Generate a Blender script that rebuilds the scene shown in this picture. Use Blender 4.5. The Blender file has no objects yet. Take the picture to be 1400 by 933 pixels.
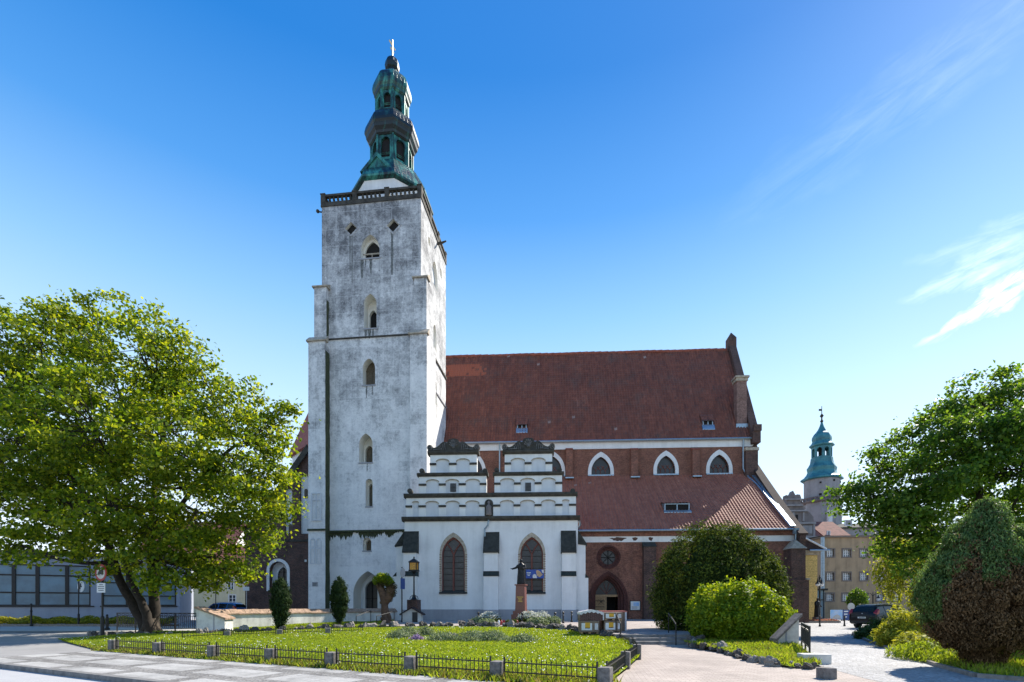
import bpy, bmesh, math, random
import numpy as np
from mathutils import Vector, Matrix
from mathutils.geometry import tessellate_polygon

random.seed(7)
RNG = np.random.default_rng(11)
SC = bpy.context.scene
COL = SC.collection
R = math.radians

# ------------------------------------------------------------------ camera, world, sun, exposure
EYE, F, HY = 1.7, 700.0, 828.0          # eye height; focal length and horizon row in photograph pixels
cam_d = bpy.data.cameras.new('camera')
cam_d.sensor_width = 36.0
cam_d.lens = 18.0
cam_d.shift_y = (HY - 466.5) / 1400.0
cam_d.clip_start = 0.1
cam_d.clip_end = 4000.0
cam = bpy.data.objects.new('camera', cam_d)
COL.objects.link(cam)
cam.location = (0, 0, EYE)
cam.rotation_euler = (R(90), 0, 0)
SC.camera = cam

SUN_EL = R(44.0)
SUN_H = Vector((0.77, 0.64)).normalized()      # where the sun stands, seen from above
SUN_ROT = math.atan2(SUN_H.x, SUN_H.y)

def N(t, typ, ins=None, **attrs):
    n = t.nodes.new(typ)
    for k, v in attrs.items():
        setattr(n, k, v)
    for k, v in (ins or {}).items():
        s = n.inputs[k]
        if isinstance(v, bpy.types.NodeSocket):
            t.links.new(v, s)
        else:
            s.default_value = v
    return n

def ramp(t, fac, stops, interp='LINEAR'):
    n = t.nodes.new('ShaderNodeValToRGB')
    n.color_ramp.interpolation = interp
    e = n.color_ramp.elements
    while len(e) < len(stops):
        e.new(0.5)
    for i, (p, c) in enumerate(stops):
        e[i].position = p
        e[i].color = (*c, 1) if len(c) == 3 else c
    t.links.new(fac, n.inputs[0])
    return n.outputs[0]

def g(v):
    return (v, v, v)

def build_world():
    w = bpy.data.worlds.new('World')
    SC.world = w
    w.use_nodes = True
    t = w.node_tree
    t.nodes.clear()
    sky = N(t, 'ShaderNodeTexSky', sky_type='NISHITA', sun_disc=False, sun_elevation=SUN_EL,
            sun_rotation=SUN_ROT, altitude=150.0, air_density=1.0, dust_density=0.35, ozone_density=2.0)
    hs = N(t, 'ShaderNodeHueSaturation', {'Hue': 0.497, 'Saturation': 1.15, 'Value': 1.0, 'Color': sky.outputs[0]})
    # pale air towards the horizon, deeper blue overhead, by height above the horizon
    tc0 = N(t, 'ShaderNodeTexCoord')
    hz = N(t, 'ShaderNodeSeparateXYZ', {0: tc0.outputs['Generated']}).outputs[2]
    air = ramp(t, hz, [(0.0, (2.9, 3.1, 3.4)), (0.18, (2.5, 2.95, 3.4)), (0.34, (1.75, 2.5, 3.3)), (0.48, (0.85, 1.72, 2.85)), (0.60, (0.22, 0.98, 2.4)), (0.72, (0.0, 0.56, 1.9)), (1.0, (0.0, 0.38, 1.6))])
    am = N(t, 'ShaderNodeMix', {0: 0.88}, data_type='RGBA')
    t.links.new(hs.outputs[0], am.inputs[6]); t.links.new(air, am.inputs[7])
    # thin cirrus, laid out by direction in the sky
    tc = N(t, 'ShaderNodeTexCoord')
    sp = N(t, 'ShaderNodeSeparateXYZ', {0: tc.outputs['Generated']})
    ydiv = N(t, 'ShaderNodeMath', {0: sp.outputs[1], 1: 0.05}, operation='MAXIMUM')
    u = N(t, 'ShaderNodeMath', {0: sp.outputs[0], 1: ydiv.outputs[0]}, operation='DIVIDE')
    v = N(t, 'ShaderNodeMath', {0: sp.outputs[2], 1: ydiv.outputs[0]}, operation='DIVIDE')
    uv = N(t, 'ShaderNodeCombineXYZ', {0: u.outputs[0], 1: v.outputs[0], 2: 0.0})
    def wisp(cu, cv, ang, L, W, dens, sc):
        mp = N(t, 'ShaderNodeMapping', {'Vector': uv.outputs[0]}, vector_type='TEXTURE')
        mp.inputs['Location'].default_value = (cu, cv, 0)
        mp.inputs['Rotation'].default_value = (0, 0, R(ang))
        s2 = N(t, 'ShaderNodeSeparateXYZ', {0: mp.outputs[0]})
        nz0 = N(t, 'ShaderNodeTexNoise', {'Vector': mp.outputs[0], 'Scale': 9.0, 'Detail': 4.0})
        off = N(t, 'ShaderNodeMath', {0: nz0.outputs[0], 1: 0.5}, operation='SUBTRACT')
        yy = N(t, 'ShaderNodeMath', {0: off.outputs[0], 1: 0.10, 2: s2.outputs[1]}, operation='MULTIPLY_ADD')
        a = N(t, 'ShaderNodeMath', {0: s2.outputs[0], 1: 1.0 / L}, operation='MULTIPLY')
        a2 = N(t, 'ShaderNodeMath', {0: a.outputs[0], 1: a.outputs[0]}, operation='MULTIPLY')
        b = N(t, 'ShaderNodeMath', {0: yy.outputs[0], 1: 1.0 / W}, operation='MULTIPLY')
        b2 = N(t, 'ShaderNodeMath', {0: b.outputs[0], 1: b.outputs[0]}, operation='MULTIPLY')
        s = N(t, 'ShaderNodeMath', {0: a2.outputs[0], 1: b2.outputs[0]}, operation='ADD')
        m = N(t, 'ShaderNodeMapRange', {'Value': s.outputs[0], 'From Min': 1.0, 'From Max': 0.0, 'To Min': 0.0, 'To Max': 1.0})
        st = N(t, 'ShaderNodeMapping', {'Vector': mp.outputs[0]})
        st.inputs['Scale'].default_value = (sc, sc * 7, 1)
        nz = N(t, 'ShaderNodeTexNoise', {'Vector': st.outputs[0], 'Scale': 1.0, 'Detail': 7.0, 'Roughness': 0.65, 'Distortion': 0.6})
        mr = N(t, 'ShaderNodeMapRange', {'Value': nz.outputs[0], 'From Min': 0.36, 'From Max': 0.7, 'To Min': 0.0, 'To Max': dens})
        return N(t, 'ShaderNodeMath', {0: m.outputs[0], 1: mr.outputs[0]}, operation='MULTIPLY').outputs[0]
    ws = [wisp(0.945, 0.60, 33, 0.19, 0.022, 0.8, 11), wisp(0.905, 0.655, 24, 0.17, 0.03, 0.28, 7),
          wisp(0.95, 0.72, 18, 0.2, 0.03, 0.13, 7), wisp(0.80, 1.02, 36, 0.5, 0.08, 0.06, 5)]
    tot = ws[0]
    for x in ws[1:]:
        tot = N(t, 'ShaderNodeMath', {0: tot, 1: x}, operation='ADD', use_clamp=True).outputs[0]
    front = N(t, 'ShaderNodeMath', {0: sp.outputs[1], 1: 0.06}, operation='GREATER_THAN')
    tot = N(t, 'ShaderNodeMath', {0: tot, 1: front.outputs[0]}, operation='MULTIPLY').outputs[0]
    mix = N(t, 'ShaderNodeMix', data_type='RGBA')
    t.links.new(tot, mix.inputs[0])
    t.links.new(am.outputs[2], mix.inputs[6])
    mix.inputs[7].default_value = (6.6, 6.9, 7.2, 1)
    bg = N(t, 'ShaderNodeBackground', {'Color': mix.outputs[2], 'Strength': 0.15})
    out = N(t, 'ShaderNodeOutputWorld')
    t.links.new(bg.outputs[0], out.inputs[0])
build_world()

sun_d = bpy.data.lights.new('sun', 'SUN')
sun_d.energy = 3.6
sun_d.angle = R(0.5)
sun_d.color = (1.0, 0.93, 0.82)
sun = bpy.data.objects.new('sun', sun_d)
COL.objects.link(sun)
sd = Vector((SUN_H.x * math.cos(SUN_EL), SUN_H.y * math.cos(SUN_EL), math.sin(SUN_EL)))
sun.rotation_euler = sd.to_track_quat('Z', 'Y').to_euler()
sun.location = (40, 30, 60)

SC.render.engine = 'CYCLES'
SC.view_settings.view_transform = 'Standard'
SC.view_settings.look = 'None'
SC.view_settings.gamma = 1.0
SC.view_settings.use_curve_mapping = False
SC.view_settings.exposure = 1.32
SC.cycles.max_bounces = 8
SC.cycles.transparent_max_bounces = 8
SC.cycles.use_denoising = True

# ------------------------------------------------------------------ places
def at(px, py, Y):                       # the point at depth Y seen in pixel (px, py)
    return Vector(((px - 700) * Y / F, Y, EYE + (HY - py) * Y / F))

def on(px, py, z=0.12):                  # the point on a level ground of height z
    Y = F * (EYE - z) / (py - HY)
    return Vector(((px - 700) * Y / F, Y, z))

class Frame:                             # a building's own axes: a along the front, b into the depth
    def __init__(s, x, y, deg):
        s.o = Vector((x, y)); s.t = R(deg)
        s.u = Vector((math.cos(s.t), -math.sin(s.t)))
        s.v = Vector((math.sin(s.t), math.cos(s.t)))
    def A(s, px, b):
        k = (px - 700) / F
        return -((s.o.x - k * s.o.y) + b * (s.v.x - k * s.v.y)) / (s.u.x - k * s.u.y)
    def Y(s, a, b):
        return s.o.y + a * s.u.y + b * s.v.y
    def Z(s, px, py, b):
        return EYE + (HY - py) * s.Y(s.A(px, b), b) / F
    def W(s, a, b, z=0.0):
        p = s.o + s.u * a + s.v * b
        return Vector((p.x, p.y, z))

CH = Frame(0, 41, 3.0)                   # nave, aisle and chapel
TW = Frame((508 - 700) * 46.5 / F, 46.5, 6.7)   # bell tower

# ------------------------------------------------------------------ objects
OFF = {}
def thing(name, label, cat, loc=(0, 0, 0), rz=0.0, group=None, off=(0, 0, 0)):
    o = bpy.data.objects.new(name, None)
    o.empty_display_size = 0.3
    COL.objects.link(o)
    o.location = loc
    o.rotation_euler = (0, 0, rz)
    o['label'] = label; o['category'] = cat
    if group: o['group'] = group
    OFF[o.name] = Vector(off)
    return o

def framed(fr, name, label, cat, a, b, z=0.0, group=None):
    return thing(name, label, cat, fr.W(a, b, z), -fr.t, group, (a, b, z))

def tag(o, label, cat, group=None, kind=None):
    o['label'] = label; o['category'] = cat
    if group: o['group'] = group
    if kind: o['kind'] = kind
    return o

class MB:
    def __init__(s):
        s.v = []; s.f = []; s.m = []; s.starts = []; s.mi = 0
    def add(s, vs, fs):
        o = len(s.v); s.starts.append((o, len(s.f)))
        s.v += [tuple(p) for p in vs]
        for f in fs:
            s.f.append(tuple(i + o for i in f)); s.m.append(s.mi)
        return o
    def box(s, x0, x1, y0, y1, z0, z1):
        vs = [(x0, y0, z0), (x1, y0, z0), (x1, y1, z0), (x0, y1, z0), (x0, y0, z1), (x1, y0, z1), (x1, y1, z1), (x0, y1, z1)]
        s.add(vs, [(0, 3, 2, 1), (4, 5, 6, 7), (0, 1, 5, 4), (1, 2, 6, 5), (2, 3, 7, 6), (3, 0, 4, 7)])
        return s
    def prism(s, poly, mp, d0, d1):      # polygon (s,t) mapped by mp(s,t,d), thick from d0 to d1
        n = len(poly)
        vs = [mp(p[0], p[1], d0) for p in poly] + [mp(p[0], p[1], d1) for p in poly]
        tri = tessellate_polygon([[Vector((p[0], p[1], 0)) for p in poly]])
        fs = [tuple(t) for t in tri] + [tuple(i + n for i in reversed(t)) for t in tri]
        fs += [(i, (i + 1) % n, (i + 1) % n + n, i + n) for i in range(n)]
        s.add(vs, fs)
        return s
    def wall(s, outer, holes, mp, depth=0.3, back=False, thick=None, reveal=0):
        loops = [outer] + holes
        flat = [p for l in loops for p in l]
        tri = tessellate_polygon([[Vector((p[0], p[1], 0)) for p in l] for l in loops])
        s.add([mp(p[0], p[1], 0) for p in flat], [tuple(t) for t in tri])
        for h in holes:
            dd = h[0][2] if len(h[0]) > 2 else depth
            n = len(h); s.mi = reveal
            s.add([mp(p[0], p[1], 0) for p in h] + [mp(p[0], p[1], dd) for p in h],
                  [(i, (i + 1) % n, (i + 1) % n + n, i + n) for i in range(n)])
            if back:
                tr = tessellate_polygon([[Vector((p[0], p[1], 0)) for p in h]])
                s.add([mp(p[0], p[1], dd) for p in h], [tuple(t) for t in tr])
            s.mi = 0
        if thick:
            n = len(outer)
            s.add([mp(p[0], p[1], 0) for p in outer] + [mp(p[0], p[1], thick) for p in outer],
                  [(i, (i + 1) % n, (i + 1) % n + n, i + n) for i in range(n)])
            tr = tessellate_polygon([[Vector((p[0], p[1], 0)) for p in outer]])
            s.add([mp(p[0], p[1], thick) for p in outer], [tuple(t) for t in tr])
        return s
    def face(s, pts):
        s.add(pts, [tuple(range(len(pts)))])
        return s
    def tube(s, pts, r, seg=8, cap=True):
        pts = [Vector(p) for p in pts]
        if not isinstance(r, (list, tuple)): r = [r] * len(pts)
        vs = []; n = len(pts)
        ref = None
        for i, p in enumerate(pts):
            d = (pts[min(i + 1, n - 1)] - pts[max(i - 1, 0)]).normalized()
            if ref is None:
                ref = Vector((0, 0, 1)) if abs(d.z) < 0.9 else Vector((1, 0, 0))
            e1 = d.cross(ref).normalized(); e2 = e1.cross(d)
            ref = e2
            for k in range(seg):
                a = 2 * math.pi * k / seg
                vs.append(p + (e1 * math.cos(a) + e2 * math.sin(a)) * r[i])
        fs = []
        for i in range(n - 1):
            for k in range(seg):
                fs.append((i * seg + k, i * seg + (k + 1) % seg, (i + 1) * seg + (k + 1) % seg, (i + 1) * seg + k))
        if cap:
            fs.append(tuple(range(seg))); fs.append(tuple(range((n - 1) * seg, n * seg)))
        s.add(vs, fs)
        return s
    def lathe(s, prof, seg=16, c=(0, 0, 0), rot=0.0, sx=1.0, sy=1.0):
        vs = []; n = len(prof)
        for r, z in prof:
            for k in range(seg):
                a = rot + 2 * math.pi * k / seg
                vs.append((c[0] + r * math.cos(a) * sx, c[1] + r * math.sin(a) * sy, c[2] + z))
        fs = []
        for i in range(n - 1):
            for k in range(seg):
                fs.append((i * seg + k, i * seg + (k + 1) % seg, (i + 1) * seg + (k + 1) % seg, (i + 1) * seg + k))
        fs.append(tuple(range(seg))); fs.append(tuple(range((n - 1) * seg, n * seg)))
        s.add(vs, fs)
        return s
    def ball(s, c, r, seg=12, rings=7, sz=1.0):
        prof = [(max(r * math.sin(math.pi * i / rings), r * 0.02), -r * sz * math.cos(math.pi * i / rings)) for i in range(rings + 1)]
        return s.lathe(prof, seg, c)
    def blob(s, c, rad, seed=0, amp=0.2, sub=2):       # a lumpy stone
        bm = bmesh.new(); bmesh.ops.create_icosphere(bm, subdivisions=sub, radius=1.0)
        rr = random.Random(seed)
        dirs = [(Vector((rr.gauss(0, 1), rr.gauss(0, 1), rr.gauss(0, 1))).normalized(), rr.uniform(0.45, 0.85)) for _ in range(11)]
        vs = []
        for v in bm.verts:
            p = v.co.copy()
            for d, h in dirs:
                k = p.dot(d)
                if k > h: p -= d * (k - h) * 0.97
            p *= 1 + rr.uniform(-amp, amp) * 0.25
            vs.append((c[0] + p.x * rad[0], c[1] + p.y * rad[1], c[2] + p.z * rad[2]))
        fs = [tuple(v.index for v in f.verts) for f in bm.faces]
        bm.free()
        s.add(vs, fs)
        return s
    def build_each(s, name, mats, parent=None, **kw):       # one object for every shape added
        out = []
        b = s.starts + [(len(s.v), len(s.f))]
        for (v0, f0), (v1, f1) in zip(b[:-1], b[1:]):
            m = MB(); m.v = s.v[v0:v1]; m.f = [tuple(i - v0 for i in f) for f in s.f[f0:f1]]; m.m = s.m[f0:f1]
            out.append(m.build(name, mats, parent, **kw))
        return out
    def build(s, name, mats, parent=None, smooth=False, off=None, fix=True, bevel=0.0):
        me = bpy.data.meshes.new(name)
        if off is None:
            off = Vector((0, 0, 0)); p = parent
            while p is not None:
                if p.name in OFF: off = OFF[p.name]; break
                p = p.parent
        off = Vector(off)
        me.from_pydata([tuple(Vector(v) - off) for v in s.v], [], s.f)
        if not isinstance(mats, (list, tuple)): mats = [mats]
        for m in mats: me.materials.append(m)
        if len(mats) > 1:
            me.polygons.foreach_set('material_index', s.m)
        if fix or bevel:
            bm = bmesh.new(); bm.from_mesh(me)
            bmesh.ops.recalc_face_normals(bm, faces=bm.faces)
            bm.to_mesh(me); bm.free()
        if smooth:
            me.polygons.foreach_set('use_smooth', [True] * len(me.polygons))
        o = bpy.data.objects.new(name, me)
        COL.objects.link(o)
        if parent is not None: o.parent = parent
        if bevel:
            md = o.modifiers.new('edge', 'BEVEL'); md.width = bevel; md.segments = 2; md.limit_method = 'ANGLE'; md.angle_limit = R(40)
        return o

def single(mb, name, mats, base, label, cat, group=None, rz=0.0, smooth=False, bevel=0.0, kind=None):
    o = mb.build(name, mats, None, smooth, off=(0, 0, 0), bevel=bevel)   # mesh already in the thing's own coordinates
    o.location = base; o.rotation_euler = (0, 0, rz)
    return tag(o, label, cat, group, kind)

def copy_tree(o, parent=None):
    c = o.copy(); COL.objects.link(c)
    if parent is not None: c.parent = parent
    if o.name in OFF: OFF[c.name] = OFF[o.name]
    for ch in list(o.children): copy_tree(ch, c)
    return c

def structure(mb, name, mats, fix=True):
    o = mb.build(name, mats, None, fix=fix)
    o['kind'] = 'structure'
    return o

def FRONT(b):
    return lambda s, t, d: (s, b + d, t)
def SIDE(a, sgn=-1):                     # face looking to +a (sgn -1) ; s runs along b
    return lambda s, t, d: (a + sgn * d, s, t)

def arch(x0, x1, z0, zt, zs=None, n=7, pointed=True, d=None):
    xc = (x0 + x1) / 2; w = (x1 - x0) / 2
    if zs is None: zs = zt - w * (1.55 if pointed else 1.0)
    h = zt - zs
    pts = [(x0, z0), (x1, z0)]
    rs = []
    if pointed and h > w:
        Rr = (w * w + h * h) / (2 * w)
        am = math.asin(min(1, h / Rr))
        for i in range(n + 1):
            a = am * i / n
            rs.append((x1 - Rr + Rr * math.cos(a), zs + Rr * math.sin(a)))
        pts += rs + [(2 * xc - x, z) for x, z in reversed(rs[:-1])]
    elif pointed:
        for i in range(n + 1):
            a = i / n
            rs.append((x1 - w * a ** 1.6, zs + h * math.sin(a * math.pi / 2) ** 0.9))
        pts += rs + [(2 * xc - x, z) for x, z in reversed(rs[:-1])]
    else:
        for i in range(2 * n + 1):
            a = math.pi * i / (2 * n)
            pts.append((xc + w * math.cos(a), zs + h * math.sin(a)))
    if d is not None: pts = [(p[0], p[1], d) for p in pts]
    return pts

def ring(mb, outer, inner, mp, d0, d1):  # solid frame between two outlines of the same point count
    n = len(outer)
    vs = [mp(p[0], p[1], d) for d in (d0, d1) for l in (outer, inner) for p in l]
    fs = []
    for i in range(n):
        j = (i + 1) % n
        fs += [(i, j, n + j, n + i), (2 * n + i, 2 * n + j, 3 * n + j, 3 * n + i), (i, j, 2 * n + j, 2 * n + i), (n + i, n + j, 3 * n + j, 3 * n + i)]
    mb.add(vs, fs)

# leaf clouds, written with numpy
def leaf_mesh(P, nrm, L, Wd, up=None, spread=0.8, rng=RNG, quad=True):
    n = len(P)
    nn = nrm + rng.normal(0, spread, (n, 3)); nn /= np.linalg.norm(nn, axis=1)[:, None] + 1e-9
    d = rng.normal(0, 1, (n, 3)) if up is None else up + rng.normal(0, 0.45, (n, 3))
    d -= nn * (d * nn).sum(1)[:, None]; d /= np.linalg.norm(d, axis=1)[:, None] + 1e-9
    t = np.cross(nn, d)
    l = (L * rng.uniform(0.65, 1.25, n))[:, None]; w = (Wd * rng.uniform(0.65, 1.25, n))[:, None]
    bend = nn * l * 0.12
    V = np.stack([P - d * l * 0.5, P + t * w * 0.5 + bend, P + d * l * 0.5, P - t * w * 0.5 + bend], 1).reshape(-1, 3)
    return V

def build_leaves(name, V, mats, parent=None, off=(0, 0, 0), midx=None, extra=None):
    n = len(V) // 4
    V = V - np.array(off)
    nv = len(V)
    ev = []; ef = []
    if extra is not None:
        ev = np.array(extra.v) - np.array(off); ef = extra.f
        V = np.vstack([V, ev])
    me = bpy.data.meshes.new(name)
    me.vertices.add(len(V)); me.vertices.foreach_set('co', V.astype(np.float32).ravel())
    loops = np.arange(4 * n, dtype=np.int32)
    starts = np.arange(0, 4 * n, 4, dtype=np.int32)
    if extra is not None:
        l2 = np.array([i + nv for f in ef for i in f], dtype=np.int32)
        st2 = np.cumsum([0] + [len(f) for f in ef])[:-1].astype(np.int32) + 4 * n
        loops = np.concatenate([loops, l2]); starts = np.concatenate([starts, st2])
    me.loops.add(len(loops)); me.loops.foreach_set('vertex_index', loops)
    me.polygons.add(len(starts)); me.polygons.foreach_set('loop_start', starts)
    if not isinstance(mats, (list, tuple)): mats = [mats]
    for m in mats: me.materials.append(m)
    if midx is not None:
        mi = np.zeros(len(starts), dtype=np.int32); mi[:n] = midx
        if extra is not None: mi[n:] = extra.m
        me.polygons.foreach_set('material_index', mi)
    me.update(calc_edges=True); me.validate()
    o = bpy.data.objects.new(name, me)
    COL.objects.link(o)
    if parent is not None: o.parent = parent
    return o

def sphere_pts(n, rng=RNG):
    p = rng.normal(0, 1, (n, 3)); return p / np.linalg.norm(p, axis=1)[:, None]
# ------------------------------------------------------------------ materials
def new_mat(name):
    m = bpy.data.materials.new(name); m.use_nodes = True
    t = m.node_tree; t.nodes.clear()
    out = t.nodes.new('ShaderNodeOutputMaterial')
    b = t.nodes.new('ShaderNodeBsdfPrincipled')
    t.links.new(b.outputs[0], out.inputs[0])
    return m, t, b, out

def coords(t, scale=(1, 1, 1), kind='Object', rot=(0, 0, 0)):
    tc = N(t, 'ShaderNodeTexCoord')
    mp = N(t, 'ShaderNodeMapping', {'Vector': tc.outputs[kind]})
    mp.inputs['Scale'].default_value = scale
    mp.inputs['Rotation'].default_value = rot
    return mp.outputs[0]

def wallcoords(t):                        # upright faces of any heading: (along, height)
    tc = N(t, 'ShaderNodeTexCoord')
    s = N(t, 'ShaderNodeSeparateXYZ', {0: tc.outputs['Object']})
    a = N(t, 'ShaderNodeMath', {0: s.outputs[0], 1: s.outputs[1]}, operation='ADD')
    return N(t, 'ShaderNodeCombineXYZ', {0: a.outputs[0], 1: s.outputs[2], 2: 0.0}).outputs[0]

def noise(t, vec, scale, detail=5.0, rough=0.6, dist=0.0):
    return N(t, 'ShaderNodeTexNoise', {'Vector': vec, 'Scale': scale, 'Detail': detail, 'Roughness': rough, 'Distortion': dist}).outputs[0]

def mixc(t, fac, a, b, blend='MIX'):
    n = N(t, 'ShaderNodeMix', data_type='RGBA', blend_type=blend)
    for s, v in ((n.inputs[0], fac), (n.inputs[6], a), (n.inputs[7], b)):
        if isinstance(v, bpy.types.NodeSocket): t.links.new(v, s)
        elif isinstance(v, (tuple, list)): s.default_value = (*v, 1) if len(v) == 3 else v
        else: s.default_value = v
    return n.outputs[2]

def mth(t, op, a, b=0.0, c=0.0, clamp=False):
    return N(t, 'ShaderNodeMath', {0: a, 1: b, 2: c}, operation=op, use_clamp=clamp).outputs[0]

def bump(t, b, h, strength=0.3, dist=0.02):
    n = N(t, 'ShaderNodeBump', {'Height': h, 'Strength': strength, 'Distance': dist})
    t.links.new(n.outputs[0], b.inputs['Normal'])

def plain(name, col, rough=0.7, metal=0.0, var=0.25, scale=5.0, bmp=0.15, dark=None, spec=None):
    m, t, b, _ = new_mat(name)
    v = coords(t)
    f = noise(t, v, scale, 6.0, 0.65)
    c2 = dark or tuple(x * (1 - var) for x in col)
    c1 = tuple(min(1, x * (1 + var * 0.5)) for x in col)
    t.links.new(ramp(t, f, [(0.3, c2), (0.62, c1)]), b.inputs['Base Color'])
    b.inputs['Roughness'].default_value = rough
    b.inputs['Metallic'].default_value = metal
    if spec is not None: b.inputs['Specular IOR Level'].default_value = spec
    if bmp: bump(t, b, noise(t, v, scale * 4, 4.0), bmp, 0.02)
    return m

def plaster_tower():
    m, t, b, _ = new_mat('weathered_limewash')
    v = wallcoords(t); v3 = coords(t)
    z = N(t, 'ShaderNodeSeparateXYZ', {0: N(t, 'ShaderNodeTexCoord').outputs['Object']}).outputs[2]
    high = N(t, 'ShaderNodeMapRange', {'Value': z, 'From Min': 4.0, 'From Max': 36.0}).outputs[0]
    big = noise(t, v3, 0.55, 8.0, 0.72)
    fine = noise(t, v3, 3.2, 10.0, 0.8, 0.5)
    mpv = N(t, 'ShaderNodeMapping', {'Vector': v}); mpv.inputs['Scale'].default_value = (2.2, 0.16, 1)
    run = noise(t, mpv.outputs[0], 1.0, 5.0, 0.6)
    course = N(t, 'ShaderNodeTexBrick', {'Vector': v, 'Scale': 1.0, 'Mortar Size': 0.035, 'Mortar Smooth': 0.8, 'Brick Width': 1.9, 'Row Height': 0.95, 'Bias': 0.0}, offset=0.37, squash=1.0)
    course.inputs['Color1'].default_value = (0.35, 0.35, 0.35, 1); course.inputs['Color2'].default_value = (0.65, 0.65, 0.65, 1)
    course.inputs['Mortar'].default_value = (0.42, 0.42, 0.42, 1)
    grit = noise(t, v3, 9.0, 12.0, 0.85, 0.8)
    s = mth(t, 'MULTIPLY', big, 0.40)
    s = mth(t, 'MULTIPLY_ADD', fine, 0.34, s)
    s = mth(t, 'MULTIPLY_ADD', grit, 0.36, s)
    s = mth(t, 'MULTIPLY_ADD', run, 0.16, s)
    s = mth(t, 'MULTIPLY_ADD', course.outputs[0], 0.16, s)
    s = mth(t, 'MULTIPLY_ADD', high, 0.18, s)
    col = ramp(t, s, [(0.68, (0.83, 0.82, 0.80)), (0.78, (0.67, 0.665, 0.655)), (0.855, (0.40, 0.40, 0.40)), (0.95, (0.13, 0.13, 0.135))])
    seam = N(t, 'ShaderNodeTexBrick', {'Vector': v, 'Scale': 1.0, 'Mortar Size': 0.05, 'Mortar Smooth': 1.0, 'Brick Width': 2.6, 'Row Height': 1.55}, offset=0.41)
    col = mixc(t, mth(t, 'MULTIPLY', seam.outputs['Fac'], mth(t, 'MULTIPLY', fine, 0.55)), col, (0.80, 0.80, 0.785))
    t.links.new(col, b.inputs['Base Color'])
    b.inputs['Roughness'].default_value = 0.9
    bump(t, b, s, 0.35, 0.05)
    return m

def plaster_clean(name, col, streak=0.35, scale=0.8):
    m, t, b, _ = new_mat(name)
    v3 = coords(t); v = wallcoords(t)
    mpv = N(t, 'ShaderNodeMapping', {'Vector': v}); mpv.inputs['Scale'].default_value = (1.6, 0.14, 1)
    run = noise(t, mpv.outputs[0], 1.0, 5.0, 0.6)
    f = mth(t, 'MULTIPLY_ADD', run, 0.5, mth(t, 'MULTIPLY', noise(t, v3, scale, 8.0, 0.7), 0.5))
    t.links.new(ramp(t, f, [(0.36, tuple(x * (1 - streak) for x in col)), (0.5, tuple(x * (1 - streak * 0.35) for x in col)), (0.62, col)]), b.inputs['Base Color'])
    b.inputs['Roughness'].default_value = 0.88
    bump(t, b, noise(t, v3, 14.0, 4.0), 0.12, 0.01)
    return m

def brick(name, c1, c2, mortar, sx=0.26, sz=0.085, patch=0.5):
    m, t, b, _ = new_mat(name)
    v = wallcoords(t); v3 = coords(t)
    br = N(t, 'ShaderNodeTexBrick', {'Vector': v, 'Scale': 1.0, 'Mortar Size': 0.009, 'Mortar Smooth': 0.2, 'Brick Width': sx, 'Row Height': sz, 'Bias': 0.0})
    br.inputs['Color1'].default_value = (*c1, 1); br.inputs['Color2'].default_value = (*c2, 1); br.inputs['Mortar'].default_value = (*mortar, 1)
    f = noise(t, v3, 0.9, 8.0, 0.75)
    f2 = noise(t, v3, 9.0, 3.0, 0.6)
    c = mixc(t, 1.0, br.outputs[0], ramp(t, f, [(0.3, g(1 - patch)), (0.5, g(0.85)), (0.7, g(1.1))]), 'MULTIPLY')
    c = mixc(t, 1.0, c, ramp(t, f2, [(0.3, g(0.6)), (0.7, g(1.25))]), 'MULTIPLY')
    t.links.new(c, b.inputs['Base Color'])
    b.inputs['Roughness'].default_value = 0.92
    bump(t, b, mth(t, 'ADD', mth(t, 'MULTIPLY', br.outputs['Fac'], -0.5), f2), 0.4, 0.02)
    return m

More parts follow.
